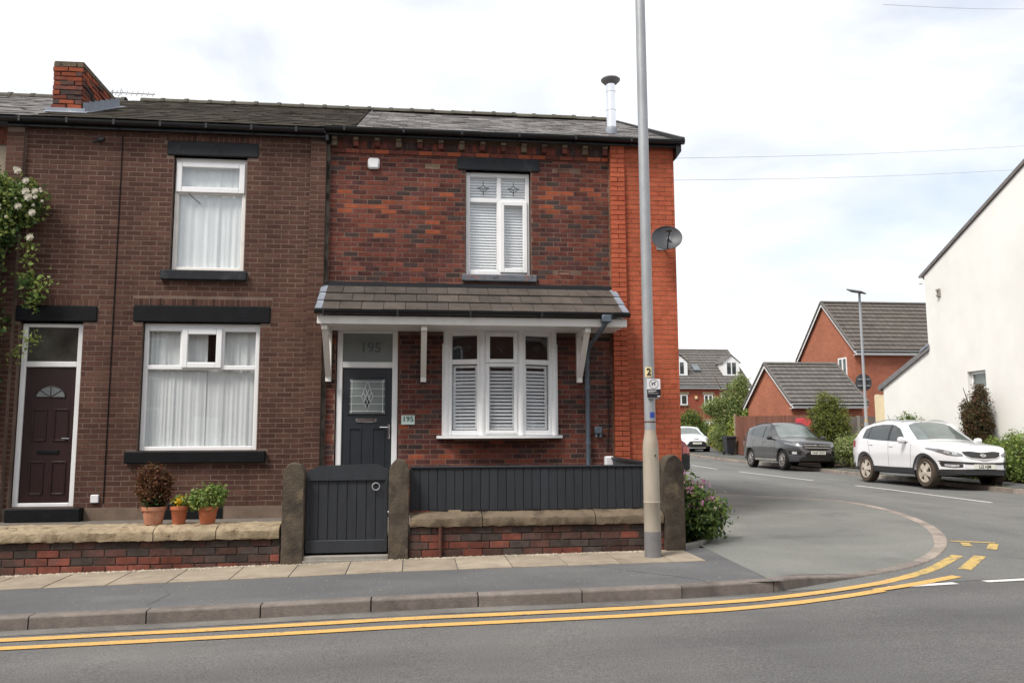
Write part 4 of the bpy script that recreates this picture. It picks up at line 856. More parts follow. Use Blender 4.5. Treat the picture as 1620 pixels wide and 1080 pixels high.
# roof
lf = MB(); lf.prism([(EV[0], EV[1]-.03), (RG[0], RG[1]-.03), (8.2, 6.1), (8.2, 6.0), (RG[0], RG[1]-.1), (EV[0]+.05, EV[1]-.08)], -4.5, .42, 'x'); lfo = lf.build('roof', 'concrete_tile', left)
roof_slates(lfo, -4.3, .41, 15, .30, 'concrete_tile', 'roof_tiles', th=.012, jit=.003)
ridge(lfo, -4.1, .44, .45, z=RG[1]+.0)
gutter(left, -4.7, -.02, 6.10, y=-.205, clips=.66)
MB().box(-4.6, -.02, -.15, -.12, 6.0, 6.11).build('eaves_board', 'black_plastic', left)
MB().box(-4.6, .0, 7.9, 8.1, 0, 6.0).build('back_wall', 'gable_x', left)
# chimney stack between the roofs
def roof_at(y): return EV[1]+(RG[1]-EV[1])*(y-EV[0])/(RG[0]-EV[0])
cx0, cx1, cy0, cy1, ct = -4.345, -3.895, .62, 2.18, 7.37
ch = MB(); ch.box(cx0+.012, cx1-.012, cy0+.012, cy1-.012, 6.2, ct-.01); cho = ch.build('chimney_stack', 'mortar_wall', left)
def cbrick(): return random.choice(['brick_orange', 'brick_orange', 'brick_orange', 'brick_wall_red', 'brick_red', 'brick_wall_dull', 'brick_black'])
row = 0; z = 6.44
while z < ct-.02:
    spans = [(0, .225), (.225, .45)] if row % 2 == 0 else [(0, .112), (.112, .337), (.337, .45)]
    for a, c in spans:
        mt = 'sandstone_dark' if z > ct-.1 else cbrick(); w = c-a-.012
        o = place('brick', std_brick(.213, .063, .045, mt), cho, (cx0+(a+c)/2+random.uniform(-.008, .008), cy0-random.uniform(0, .018), z+.037+random.uniform(-.005, .005)), R(random.uniform(-3, 3)), (w/.213*random.uniform(.97, 1.05), 1, random.uniform(.92, 1.1)), 0, R(random.uniform(-2, 2)))
    n_ = 7
    for k in range(n_):
        a = k*.2229+(0 if row % 2 else -.1); c = a+.2229; a = max(a, 0); c = min(c, cy1-cy0)
        if c-a < .05 or z+.07 < roof_at(cy0+(a+c)/2)+.02: continue
        mt = 'sandstone_dark' if z > ct-.1 else cbrick()
        o = place('brick', std_brick(.213, .063, .045, mt), cho, (cx1+random.uniform(0, .016), cy0+(a+c)/2, z+.037+random.uniform(-.005, .005)), R(90+random.uniform(-3, 3)), ((c-a-.012)/.213, 1, random.uniform(.92, 1.1)))
    z += .0765; row += 1
MB().box(cx0+.005, cx1-.002, cy0+.005, cy1+.0, ct-.012, ct+.008, .005).build('chimney_cap', 'sandstone_dark', cho)
fl = MB(); fl.box(cx0-.08, cx1+.06, cy0-.025, cy0+.01, roof_at(cy0)-.05, roof_at(cy0)+.08); 
for k in range(7):
    a = cy0+.0+k*.222; zz = roof_at(a)
    fl.add([(cx1+.02, a, zz), (cx1+.022, a+.215, zz+.10), (cx1+.022, a+.215, zz+.27), (cx1+.02, a, zz+.20)], [(0, 1, 2, 3)]); fl.add([(cx1+.02, a, zz+.035), (cx1+.13, a, zz+.03), (cx1+.13, a+.22, zz+.135), (cx1+.02, a+.22, zz+.14)], [(0, 1, 2, 3)])
fl.add([(cx0-.06, cy0-.12, roof_at(cy0-.12)+.03), (cx1+.12, cy0-.12, roof_at(cy0-.12)+.03), (cx1+.12, cy0, roof_at(cy0)+.04), (cx0-.1, cy0, roof_at(cy0)+.04)], [(0, 1, 2, 3)])
fl.build('lead_flashing', 'lead', cho)
# ---- sliver of the next house further left
nb = thing('terraced_house', 'red brick and pebbledash house cut off at the left edge of the photo', 'house', (0, 0, 0))
MB().box(-10.5, -4.63, .0, .2, .2, 5.85).build('wall', 'pebbledash', nb)
lay(brick_field(-5.6, -4.64, 5.75, 6.02, .225, .075, []), nb, -.02, lambda x, z: 'brick_red', .225, .075, limit=30)
MB().box(-10.5, -4.63, -.01, .2, 5.74, 6.04).build('eaves_wall', 'mortar_left', nb)
nf = MB(); nf.prism([(EV[0], EV[1]-.03), (RG[0], RG[1]-.06), (8.2, 6.1), (8.2, 6.0), (RG[0], RG[1]-.12), (EV[0]+.05, EV[1]-.08)], -10.5, -4.5, 'x'); nfo = nf.build('roof', 'slate', nb)
roof_slates(nfo, -7.8, -4.3, 19, .30, 'slate', 'slates', th=.008, jit=.007)
ridge(nfo, -7.8, -4.4, .45, z=RG[1]-.02)
gutter(nb, -8, -4.7, 6.10, y=-.205, clips=.8)
lay([], nb, 0, None, 1, 1)
# tv aerial beyond the ridge
ae = thing('tv_aerial', 'small yagi television aerial on the roof beside the chimney', 'aerial', (-4.22, 2.5, 7.42))
ae.rotation_euler = (0, R(3), R(-6))
MB().tube([(0, 0, .26), (.85, 0, .26)], .012, 6).build('boom', 'galv', ae); MB().tube([(.08, 0, -.3), (.08, 0, .3)], .014, 8).build('mast', 'galv', ae)
be = MB()
for k in range(9): be.tube([(.06+k*.095, -.03, .205), (.06+k*.095, .03, .315)], .008, 5)
be.build('elements', 'galv', ae)
MB().tube([(.22, -.05, .17), (.21, .05, .35)], .012, 6).build('reflector', 'galv', ae)

# ================================================================== FRONT WALLS, GATE, POSTS, FENCE
WY = -2.72
def garden_wall(x0, x1, label, courses, H, z_base, coping, cop_mat, dark_top):
    t = thing('garden_wall', label, 'wall', ((x0+x1)/2, WY+.1, ground_z((x0+x1)/2, WY)))
    inv = Vector(t.location)
    def zb(x): return ground_z(x, WY)
    b = MB(Matrix.Translation(-inv)); b.box(x0, x1, WY+.012, WY+.215, z_base-.15, coping[0]+.01); b.build('wall_core', 'mortar_wall', t)
    for c in range(courses):
        z = coping[0]-(c+1)*H; off = (.12 if c % 2 else 0)+random.uniform(-.03, .03); x = x0-off
        while x < x1:
            a, d = max(x, x0), min(x+.239, x1)
            if d-a > .035 and z+H > zb(a)-.02:
                gry = c == 0 or random.random() < dark_top(c, (a+d)/2); mt = 'brick_wall_grey' if gry and random.random() < .45 else ('brick_wall_dull' if gry or random.random() < .3 else 'brick_wall_red')
                dz = random.uniform(-.002, .002)
                o = place('brick', std_brick(.227, H-.012, .09, mt), t, ((a+d)/2-inv.x, WY+random.uniform(-.004, .004)-inv.y, z+H/2+dz-inv.z), R(random.uniform(-.7, .7)), ((d-a-.012)/.227, 1, 1), 0, R(random.uniform(-.4, .4)))
            x += .239
    for a, d in coping[2]:
        n_ = max(3, int((d-a)/.05)); vs = []; prof = [(-.040, 0), (-.045, .012), (-.045, .095), (-.036, .108), (.02, .145), (.14, .170), (.27, .175), (.27, 0)]
        for i in range(n_+1):
            x = a+.005+(d-a-.01)*i/n_
            for py_, pz in prof: vs.append((x-inv.x, WY+py_+random.uniform(-.007, .007)-inv.y, coping[0]+pz*coping[1]/.175+random.uniform(-.006, .006)-inv.z))
        k = len(prof); b = MB(); b.add(vs, [(i*k+j, i*k+(j+1) % k, (i+1)*k+(j+1) % k, (i+1)*k+j) for i in range(n_) for j in range(k)]+[tuple(range(k)), tuple(n_*k+j for j in range(k-1, -1, -1))]); b.build('coping_stone', cop_mat, t, True)
    return t
garden_wall(-6.2, -.13, 'low brick garden wall with pale yellow sandstone coping in front of the brown brick house', 5, .0875, -.1, (.275, .165, [(-6.2, -4.55), (-4.55, -3.4), (-3.4, -1.515), (-1.515, -.835), (-.835, -.135)]), 'sandstone', lambda c, x: .55 if c == 1 else (.18 if c == 2 else .04))
garden_wall(1.335, 4.40, 'low brick garden wall with dark weathered stone coping under the charcoal fence', 5, .0875, -.05, (.375, .165, [(1.34, 2.19), (2.19, 3.55), (3.55, 4.39)]), 'sandstone_dark', lambda c, x: .85 if x > 2.4 and c < 3 else (.55 if c < 3 else .3))
def gate_post(label, x, w, d, h, peak, seed, lean=0.):
    rr = random.Random(seed); z0 = ground_z(x, WY)-.12; H = h-z0
    outl = [(-.5, 0), (.5, 0)]
    zs = [0, .25, .5, .75, .86]; prof_r = [(.5, z) for z in zs]+[(.49, .90), (.40, .945), (.25, .985), (peak, 1.0)]; 
    left_ = [(-a if i < len(prof_r)-1 else a, z) for i, (a, z) in enumerate(prof_r)]
    poly = prof_r+[(-.08+peak, .997), (-.27, .98), (-.42, .94), (-.5, .89)]+[(-.5, z) for z in reversed(zs)]
    layers = [(-d/2, .94), (-d/2+.02, 1.0), (0, 1.0), (d/2-.02, 1.0), (d/2, .94)]
    vs = []; n_ = len(poly)
    for y, s in layers:
        for a, z in poly: vs.append((a*w*s+rr.uniform(-.006, .006)+lean*z, y+rr.uniform(-.006, .006), H*(z if z < .8 else z*(1 if s == 1 else .992))+rr.uniform(-.004, .004)))
    b = MB(); b.add(vs, [(i*n_+j, i*n_+(j+1) % n_, (i+1)*n_+(j+1) % n_, (i+1)*n_+j) for i in range(len(layers)-1) for j in range(n_)]+[tuple(range(n_-1, -1, -1)), tuple((len(layers)-1)*n_+j for j in range(n_))])
    o = b.build('gate_post', 'post_stone', None, True); o.location = (x, WY+.075, z0); return tag(o, label, 'gate post', 'stone gate posts')
gate_post('weathered stone gate post on the hinge side of the charcoal gate, at the sandstone-coped wall', .01, .25, .24, 1.13, -.1, 1)
gate_post('weathered stone gate post between the charcoal gate and the charcoal fence', 1.215, .232, .24, 1.165, -.05, 2)
gate_post('broad weathered stone post at the corner of the garden behind the lamp post', 4.525, .25, .27, 1.19, .05, 3)
# gate
gt = thing('garden_gate', 'charcoal painted boarded timber gate with clipped top corners and a ring handle', 'gate', (.615, WY+.06, .09))
GX0, GX1 = .143, 1.085
def gl(x): return x-.615
nb_ = 8; bw = (GX1-GX0-.06)/nb_
bme = MB().box(-bw/2+.0022, bw/2-.0022, .0, .022, 0, .78, .004).mesh('board', 'anthracite_wood')
for i in range(nb_): place('board', bme, gt, (gl(GX0+.03+bw*(i+.5)), .012, .09))
MB().prism([(gl(GX0), .83), (gl(GX1), .83), (gl(GX1), .95), (gl(GX1)-.13, 1.015), (gl(GX0)+.15, 1.0), (gl(GX0), .93)], -.012, .034).build('top_rail', 'anthracite_wood', gt)
MB().box(gl(GX0), gl(GX1), -.012, .034, .0, .145, .006).build('bottom_rail', 'anthracite_wood', gt)
for xa in (GX0, GX1-.04): MB().box(gl(xa), gl(xa)+.04, -.0105, .033, .145, .83, .005).build('stile', 'anthracite_wood', gt)
MB().box(gl(GX0)+.02, gl(GX1)-.02, .0345, .042, .02, .9).build('backing', 'anthracite', gt)
rg = MB(); rg.tube([(gl(.945)+.042*math.cos(a), -.028, .755+.042*math.sin(a)) for a in np.linspace(0, 2*math.pi, 25)], .0065, 8, False); rg.build('ring_handle', 'galv', gt, True)
MB().box(gl(.945)-.012, gl(.945)+.012, -.03, .0, .788, .81, .005).build('ring_plate', 'black_plastic', gt)
MB().box(.13, 1.10, WY-.02, WY+.3, -.08, .065, .008).build('gate_step', 'concrete', struct(MB().box(.13, 1.10, WY-.06, WY-.02, -.1, .02).build('gate_threshold', 'concrete')))
# fence of upright boards on the coping
fn = thing('board_fence', 'charcoal painted fence of upright boards standing on the stone coping', 'fence', (2.85, WY+.14, .545))
fx0, fx1 = 1.355, 4.37; nbd = 29; bw = (fx1-fx0)/nbd
bme = MB().box(-bw/2+.0024, bw/2-.0024, 0, .018, 0, .50, .004).mesh('board', 'anthracite_wood')
for i in range(nbd): place('board', bme, fn, (fx0+bw*(i+.5)-2.85, random.uniform(-.0015, .0015), random.uniform(-.003, .003)))
MB().box(fx0-2.86, fx1-2.84, -.02, .055, .50, .525, .005).build('top_rail', 'anthracite', fn)
MB().box(fx0-2.87, fx0-2.835, -.008, .045, -.01, .50, .005).build('end_post', 'anthracite_wood', fn)
MB().box(fx0-2.85, fx1-2.85, .0195, .026, .0, .499).build('backing', 'anthracite', fn)
pk = MB()
for i in range(32): pk.box(1.90+i*.032-2.85, 1.915+i*.032-2.85, -.012, .01, -.03, .0)
pk.build('spike_strip', 'black_plastic', fn)
place('brick', std_brick(.227, .063, .09, 'brick_red'), fn, (1.47-2.85, -.02, -.012), 0, (.95, 1, .5)); MB().box(1.80-2.85, 1.95-2.85, -.03, .04, -.022, .006, .003).build('wedge', 'sandstone', fn)
f2 = thing('board_fence', 'charcoal boarded return fence running from the corner post back to the house', 'fence', (4.42, WY+.25, .5))
L2 = 2.35; k2 = 22
b2 = MB().box(-.009, .009, .0024, L2/k2-.0024, 0, .55, .004).mesh('board', 'anthracite_wood')
for i in range(k2): place('board', b2, f2, (0, i*L2/k2, .03*i/k2))
tr = MB(); tr.add([(-.03, -.02, .545), (.045, -.02, .545), (.045, L2, .58), (-.03, L2, .58), (-.03, -.02, .575), (.045, -.02, .575), (.045, L2, .61), (-.03, L2, .61)], [(0, 3, 2, 1), (4, 5, 6, 7), (0, 1, 5, 4), (1, 2, 6, 5), (2, 3, 7, 6), (3, 0, 4, 7)]); tr.build('top_rail', 'anthracite', f2)
MB().box(.0095, .016, 0, L2, 0, .545).build('backing', 'anthracite', f2)
MB().box(-.05, .1, -.05, L2, -.5, -.0).build('base_wall', 'brick_wall_grey', f2)
rp_ = MB(); rp_.tube([(1.70, WY-.028, ground_z(1.7, WY)), (1.70, WY-.028, .365)], .021, 10); rp_.tube([(1.70, WY-.03, .36), (1.70, WY-.02, .385), (1.70, WY+.01, .395)], .019, 10); tag(rp_.build('iron_pipe', 'rust', None, True), 'short rusty iron pipe standing against the dark brick garden wall', 'pipe')

# ================================================================== LAMP POST (near) and its sign
lp = thing('lamp_post', 'tall grey steel lamp post with thick beige painted base at the corner of the garden', 'lamp post', (4.125, -3.17, .03))
MB().lathe([(.097, -.05), (.097, .30)], n=28).build('base_band', 'post_base', lp, True)
MB().lathe([(.095, .29), (.095, .62), (.098, .625), (.098, .635), (.094, .64), (.092, 1.22), (.088, 1.30), (.078, 1.36), (.066, 1.43), (.064, 1.46)], n=28).build('base', 'post_paint', lp, True)
MB().lathe([(.0635, 1.44), (.0645, 1.50), (.064, 2.5), (.060, 6.8), (.056, 8.0)], n=28).build('shaft', 'galv', lp, True)
MB().box(.02, .032, -.099, -.088, 1.155, 1.175).build('lock', 'black_plastic', lp)
lh = MB(); lh.tube([(0, 0, 8.0), (0, 0, 8.15), (0, -.3, 8.25), (0, -.6, 8.27)], .03, 8); lh.box(-.13, .13, -1.25, -.55, 8.22, 8.33, .03); lh.build('lantern', 'galv', lp)
MB().tube([(0, 0, 1.545), (0, 0, 1.56)], .0665, 20).build('band', 'rust', lp)
# numeral sticker and blue sticker wrap the shaft
def wrap(x0, x1, z0, z1, r, mat, name, parent, n_=6):
    vs = []
    for z in (z0, z1):
        for i in range(n_+1): a = x0+(x1-x0)*i/n_; vs.append((r*math.sin(a), -r*math.cos(a), z))
    b = MB(); b.add(vs, [(i, i+1, i+n_+2, i+n_+1) for i in range(n_)]); return b.build(name, mat, parent)
wrap(-.95, .25, 2.075, 2.19, .0665, 'sign_cream', 'numeral_sticker', lp)
place('numeral', text_mesh('numeral', '2', .115, 'sign_black', Matrix(), bold=True), lp, (-.02, -.0685, 2.132), R(-12), (1, 1, 1), R(90))
wrap(-.25, .75, 1.60, 1.665, .0665, 'sign_blue', 'sticker', lp)
sg = thing('dog_sign', 'small white and black dog fouling notice fixed to the grey lamp post', 'sign', (4.15, -3.255, 1.98))
MB().box(-.075, .085, -.004, 0, -.095, .10, .002).build('plate', 'sign_white', sg)
MB().box(-.0765, .0865, -.006, -.0045, -.115, -.02).build('black_panel', 'sign_black', sg)
rgm = MB(); rgm.tube([(.005+.052*math.cos(a), -.0055, .042+.052*math.sin(a)) for a in np.linspace(0, 2*math.pi, 29)], .0022, 6, False); rgm.build('ring', 'sign_black', sg)
dog = MB(); dz0 = .042
dog.prism([(-.018, dz0+.004), (.014, dz0+.004), (.018, dz0+.014), (-.018, dz0+.014)], -.0065, -.0045)
for xx, t in ((-.016, -.006), (-.010, -.002), (.010, .002), (.015, .006)): dog.prism([(xx, dz0+.006), (xx+.004, dz0+.006), (xx+.003+t, dz0-.018), (xx-.001+t, dz0-.018)], -.0066, -.0046)
dog.prism([(.012, dz0+.010), (.018, dz0+.010), (.024, dz0+.026), (.017, dz0+.026)], -.0067, -.0047); dog.prism([(.015, dz0+.022), (.031, dz0+.022), (.030, dz0+.029), (.018, dz0+.033)], -.0068, -.0048); dog.prism([(-.018, dz0+.012), (-.028, dz0+.024), (-.026, dz0+.026), (-.015, dz0+.014)], -.0067, -.0047)
dog.build('dog_symbol', 'sign_black', sg)
for i, (w, z) in enumerate(((.10, -.038), (.07, -.052), (.12, -.068))): MB().box(-.065, -.065+w, -.0075, -.0062, z-(.004 if i == 0 else .0015), z+(.004 if i == 0 else .0015)).build('text_line', 'sign_white', sg)
MB().box(.045, .078, -.0075, -.0062, -.108, -.096).build('crest', 'sign_white', sg)
MB().box(-.06, .06, 0, .03, -.13, -.112).build('clamp', 'galv', sg)
# satellite dish on the orange brick panel
sdh = thing('satellite_dish', 'dark grey satellite dish fixed to the orange brick corner behind the lamp post', 'satellite dish', (5.27, -.05, 4.46))
ds = MB(); prof = [(.005, .075)]+[(r, .075-.30*r*r) for r in (.05, .1, .15, .2, .23)]+[(.235, .062)]
Mx = Matrix.Translation((.02, -.30, .05)) @ Matrix.Rotation(R(-12), 4, 'Z') @ Matrix.Rotation(R(-17), 4, 'X') @ Matrix.Diagonal((.98, 1, .86, 1))
ds.M = Mx; vs = []; fs = []; nn = 32; rr_ = [.0, .05, .1, .15, .2, .24]
for i, r in enumerate(rr_):
    for j in range(nn): a = 2*math.pi*j/nn; vs.append((r*math.cos(a), .07-1.2*r*r, r*math.sin(a)))
for i in range(len(rr_)-1): fs += [(i*nn+j, i*nn+(j+1) % nn, (i+1)*nn+(j+1) % nn, (i+1)*nn+j) for j in range(nn)]
ds.add(vs, fs); ds.tube([(.24*math.cos(a), .001, .24*math.sin(a)) for a in np.linspace(0, 2*math.pi, 33)], .006, 6, False); ds.build('reflector', 'dish_grey', sdh, True)
ar = MB(Mx); ar.tube([(0, .01, -.235), (0, -.14, -.15), (.02, -.27, -.04)], .010, 8); ar.build('feed_arm', 'black_plastic', sdh)
lnb = MB(Mx); lnb.tube([(-.035, -.255, -.035), (.055, -.28, -.045)], .02, 10); lnb.build('receiver', 'black_plastic', sdh)
bk = MB(); bk.tube([(.02, 0, .0), (.03, -.15, .02), (.06, -.31, .05)], .018, 8); bk.box(-.06, .09, -.004, .02, -.08, .08); bk.build('wall_bracket', 'galv', sdh)

# ================================================================== CARS
def paint(name, c, rough=.28, metal=0., flake=.03):
    mt = surf(name, c, rough, flake, 8, metal=metal, coat=.8); mt.node_tree.nodes['Principled BSDF'].inputs['Coat Roughness'].default_value = .06; return mt
M['paint_white'] = paint('paint_white', (.74, .745, .76)); M['paint_grey'] = paint('paint_grey', (.046, .045, .048), .3, .2); M['paint_red'] = paint('paint_red', (.28, .02, .022))
M['cladding'] = surf('cladding', (.022, .022, .024), .55, .15, 8, .15, 80); M['tyre'] = surf('tyre', (.018, .017, .016), .8, .2, 8); M['tyre_dusty'] = surf('tyre_dusty', (.075, .058, .045), .9, .25, 9)
M['alloy'] = surf('alloy', (.42, .40, .37), .4, .1, 6, metal=.6); M['alloy_dark'] = surf('alloy_dark', (.30, .28, .27), .45, .1, 6, metal=.5); M['alloy_dusty'] = surf('alloy_dusty', (.52, .47, .40), .6, .15, 6, metal=.2); M['wheel_dark'] = surf('wheel_dark', (.02, .018, .016), .8, .1, 5)
M['car_glass'] = surf('car_glass', (.042, .050, .050), .04, .1, 2, spec=.8); M['car_glass_light'] = surf('car_glass_light', (.13, .155, .15), .05, .3, 2.5, spec=.9)
M['lamp_grey'] = surf('lamp_grey', (.16, .165, .17), .12, .4, 18, spec=.9, coat=1.); M['lamp_clear'] = surf('lamp_clear', (.42, .43, .44), .12, .35, 22, spec=.9, coat=1.); M['lamp_red'] = surf('lamp_red', (.45, .02, .02), .15, .15, 10, spec=.8, coat=1.)
M['number_plate'] = surf('number_plate', (.70, .69, .62), .4, .03, 5); M['roof_black'] = surf('roof_black', (.03, .03, .033), .06, .1, 3, spec=.8, coat=1.)
def smooth_fn(pts, sig=.05):
    pts = sorted(pts); xs = np.linspace(pts[0][0], pts[-1][0], 400); ys = np.interp(xs, [p[0] for p in pts], [p[1] for p in pts])
    dx = xs[1]-xs[0]; k = np.exp(-.5*((np.arange(-40, 41)*dx)/sig)**2); k /= k.sum()
    yp = np.convolve(np.pad(ys, 40, mode='edge'), k, 'valid'); return lambda x: float(np.interp(x, xs, yp))
def car(name, label, S, loc, rz, roll=0., group='parked cars'):
    t = thing(name, label, 'car', loc, rz, group); t.rotation_euler = (roll, 0, rz)
    L, W = S['L']/2, S['W']/2; zt = smooth_fn(S['top'], S.get('sig', .045)); belt = smooth_fn(S['belt'], .15); ax = S['axles']; AR = S['arch']; wr = S['wheel_r']; sill = S['sill']
    def plan(x):
        if x > S['xf']: return W*(1-S['kf']*((x-S['xf'])/(L-S['xf']))**3.4)
        if x < S['xr']: return W*(1-S['kr']*((S['xr']-x)/(L+S['xr']))**2.4)
        return W
    def zbot(x):
        z = sill
        if x > L-.45: z = sill+.0+.10*((x-(L-.45))/.45)**2*.4
        if x < -L+.4: z = sill+.18*((-L+.4-x)/.4)**1.5
        for a in ax:
            d = abs(x-a)
            if d < AR: z = max(z, wr+math.sqrt(AR*AR-d*d)*1.0)
        return z
    xs = set(np.linspace(-L, L, 96)) | set(L-.3*np.linspace(0, 1, 22)**2) | {L-.012, -L+.012}
    for a in ax: xs |= {a+AR*math.cos(q) for q in np.linspace(0, math.pi, 25)} | {a+AR+.003, a-AR-.003}
    xs = sorted(xs); b = MB(); rows = []; nS, nG, nT = 9, 5, 6
    for x in xs:
        T = zt(x); zs = min(belt(x), T-.05); w = plan(x); z0 = min(zbot(x), zs-.05); end = min(1, (L-abs(x))/.012+.55) if L-abs(x) < .006 else 1.
        sec = [(0, z0), (w*.5, z0)]
        for i in range(nS+1):
            z = z0+(zs-z0)*i/nS; u = (z-.75)/.5
            sec.append((w*(1-.045*u*u if z < .75 else 1-.03*u*u)-.012*math.exp(-((z-.60)/.06)**2), z))
        ws = sec[-1][0]; rd = min(.055, (T-zs)*.45); wt = ws-S['tumble']*(T-zs-rd)-.01
        for i in range(1, nG+1): s = i/nG; bulge = .018*math.sin(math.pi*s)*min(1, (T-zs)/.4); sec.append((ws+(wt-ws)*s+bulge, zs+(T-rd-zs)*s))
        for i in range(1, nT+1): y = wt*math.cos(i/nT*math.pi/2); sec.append((y, T-rd*(y/wt)**2.2))
        full = sec+[(-y, z) for y, z in reversed(sec[1:-1])]; rows.append([(x-(S.get('sweep', .26)*ss(x/.5)*ss((1.95-x)/.5) if x > 0 else -.12*ss(-x/1.2)*ss((L+x-.03)/.4))*(y/W)**2*ss((z-.80)/.25), y, z) for y, z in full])
    n_ = len(rows[0]); vs = [p for r in rows for p in r]
    b.add(vs, [(i*n_+j, i*n_+(j+1) % n_, (i+1)*n_+(j+1) % n_, (i+1)*n_+j) for i in range(len(rows)-1) for j in range(n_)]+[tuple(range(n_)), tuple((len(rows)-1)*n_+j for j in range(n_-1, -1, -1))])
    for fi, f in enumerate(b.f):
        zc = sum(b.v[i][2] for i in f)/len(f); xc = sum(b.v[i][0] for i in f)/len(f)
        if len(f) < 8 and zc < S['clad'](xc): b.mi[fi] = 1
    body = b.build('body', [S['paint'], 'cladding'], t, True)
    bm = bmesh.new(); bm.from_mesh(body.data); bvh = BVHTree.FromBMesh(bm); bm.free()
    def cast(p, d):
        D = {'f': Vector((-1, 0, 0)), 'b': Vector((1, 0, 0)), 'r': Vector((0, 1, 0)), 'l': Vector((0, -1, 0)), 't': Vector((0, 0, -1))}[d]
        o = {'f': (5, p[0], p[1]), 'b': (-5, p[0], p[1]), 'r': (p[0], -5, p[1]), 'l': (p[0], 5, p[1]), 't': (p[0], p[1], 5)}[d]
        h = bvh.ray_cast(Vector(o), D); return (h[0], h[1]) if h[0] else (None, None)
    def patch(nm, low, upp, d, mat, eps=.006, m=4, sub=4, parent=None):
        lo, hi = [], []
        if d == 'f' and nm != 'windscreen': sub = 16; m = 6
        for i in range(len(low)-1):
            for k in range(sub): s = k/sub; lo.append((low[i][0]*(1-s)+low[i+1][0]*s, low[i][1]*(1-s)+low[i+1][1]*s)); hi.append((upp[i][0]*(1-s)+upp[i+1][0]*s, upp[i][1]*(1-s)+upp[i+1][1]*s))
        lo.append(low[-1]); hi.append(upp[-1]); grid = []; pb = MB()
        for j in range(m+1):
            row = []
            for a, c in zip(lo, hi):
                s = j/m; h, nrm = cast((a[0]*(1-s)+c[0]*s, a[1]*(1-s)+c[1]*s), d)
                row.append(None if h is None else h+nrm*eps)
            grid.append(row)
        for j in range(m):
            for i in range(len(lo)-1):
                q = [grid[j][i], grid[j][i+1], grid[j+1][i+1], grid[j+1][i]]
                if all(v is not None for v in q): pb.add([tuple(v) for v in q], [(0, 1, 2, 3)])
        if not pb.v: return None
        me = pb.mesh(nm, mat); bm2 = bmesh.new(); bm2.from_mesh(me); bmesh.ops.remove_doubles(bm2, verts=bm2.verts, dist=.0005); bmesh.ops.recalc_face_normals(bm2, faces=bm2.faces); bm2.to_mesh(me); bm2.free(); me.polygons.foreach_set('use_smooth', [True]*len(me.polygons))
        return link(nm, me, parent or t)
    both = lambda nm, low, upp, mat, **k: [patch(nm, low, upp, d, mat, **k) for d in 'rl']
    mir = lambda P: [(-a, c) for a, c in P]
    for low, upp, nm in S['side_glass']: both(nm, low, upp, S.get('glass', 'car_glass'))
    for low, upp in S.get('pillars', []): both('door_pillar', low, upp, 'black_plastic', eps=.004)
    patch('windscreen', S['screen'][0], S['screen'][1], 'f', S.get('glass_f', 'car_glass_light'), m=8)
    patch('rear_window', S['rear'][0], S['rear'][1], 'b', 'car_glass', m=4)
    for nm, low, upp, mat, eps, sym in S['front']:
        patch(nm, low, upp, 'f', mat, eps)
        if sym: patch(nm, mir(low), mir(upp), 'f', mat, eps)
    for nm, low, upp, mat, eps in S.get('side', []): both(nm, low, upp, mat, eps=eps)
    for nm, low, upp, mat, eps in S.get('back', []): patch(nm, low, upp, 'b', mat, eps); patch(nm, mir(low), mir(upp), 'b', mat, eps)
    for a in ax:
        q = np.linspace(.04, math.pi-.04, 15)
        if S.get('arch_trim'): both('wheel_arch', [(a+AR*math.cos(s)*1.0, wr+AR*math.sin(s)+.004) for s in q], [(a+(AR+S['arch_trim'])*math.cos(s), wr+(AR+S['arch_trim'])*math.sin(s)) for s in q], 'cladding', eps=.012, m=2, sub=1)
    for x in S['gaps']: both('door_gap', [(x[0], x[1]), (x[0]+.009, x[1])], [(x[2], x[3]), (x[2]+.009, x[3])], 'wheel_dark', eps=.002, m=10, sub=1)
    for hx, hz in S['handles']:
        for d, s in (('r', -1), ('l', 1)):
            h, nn_ = cast((hx, hz), d)
            if h: hb = MB(); hb.box(h.x-.09, h.x+.09, h.y-.018, h.y+.018, h.z-.016, h.z+.016, .008); hb.build('door_handle', S['paint'], t)
    ub = MB(); ub.box(-L+.35, L-.35, -W*.72, W*.72, sill-.03, sill+.35); ub.build('underbody', 'wheel_dark', t)
    # wheels
    ww = S['wheel_w']; tb = MB(); tp = [(wr*.72, -ww*.46), (wr*.93, -ww*.5), (wr*.985, -ww*.42), (wr, -ww*.25), (wr, ww*.25), (wr*.985, ww*.42), (wr*.93, ww*.5), (wr*.72, ww*.46)]
    tb.lathe(tp, n=36, axis='y', cap=False); tym = tb.mesh('tyre', S['tyre'], True)
    rb = MB(); rb.lathe([(wr*.70, -.03), (wr*.73, -.005), (wr*.715, .0), (wr*.66, -.02), (wr*.64, .04)], n=36, axis='y', cap=False); 
    ns = S['spokes']
    for k in range(ns):
        a0 = 2*math.pi*k/ns+.3; 
        for off in S['spoke_off']:
            a = a0+off; c_, s_ = math.cos(a), math.sin(a); hw0, hw1 = S['spoke_w']; px, pz = -s_, c_
            P = []
            for r, hw, yy in ((wr*.10, hw0, -.035), (wr*.68, hw1, -.012)):
                for sg in (-1, 1): P.append((r*c_+px*hw*sg, yy, r*s_+pz*hw*sg))
            P += [(x_, .02, z_) for x_, y_, z_ in P]; rb.add(P, [(0, 1, 3, 2), (0, 2, 6, 4), (1, 5, 7, 3), (2, 3, 7, 6), (0, 4, 5, 1)])
    rb.lathe([(.01, -.045), (wr*.15, -.042), (wr*.19, -.02), (wr*.19, .02)], n=20, axis='y'); rim = rb.mesh('rim', S['alloy'], False)
    dk = MB(); dk.lathe([(.01, .03), (wr*.70, .03), (wr*.70, .06)], n=28, axis='y'); dkm = dk.mesh('brake_disc', 'wheel_dark')
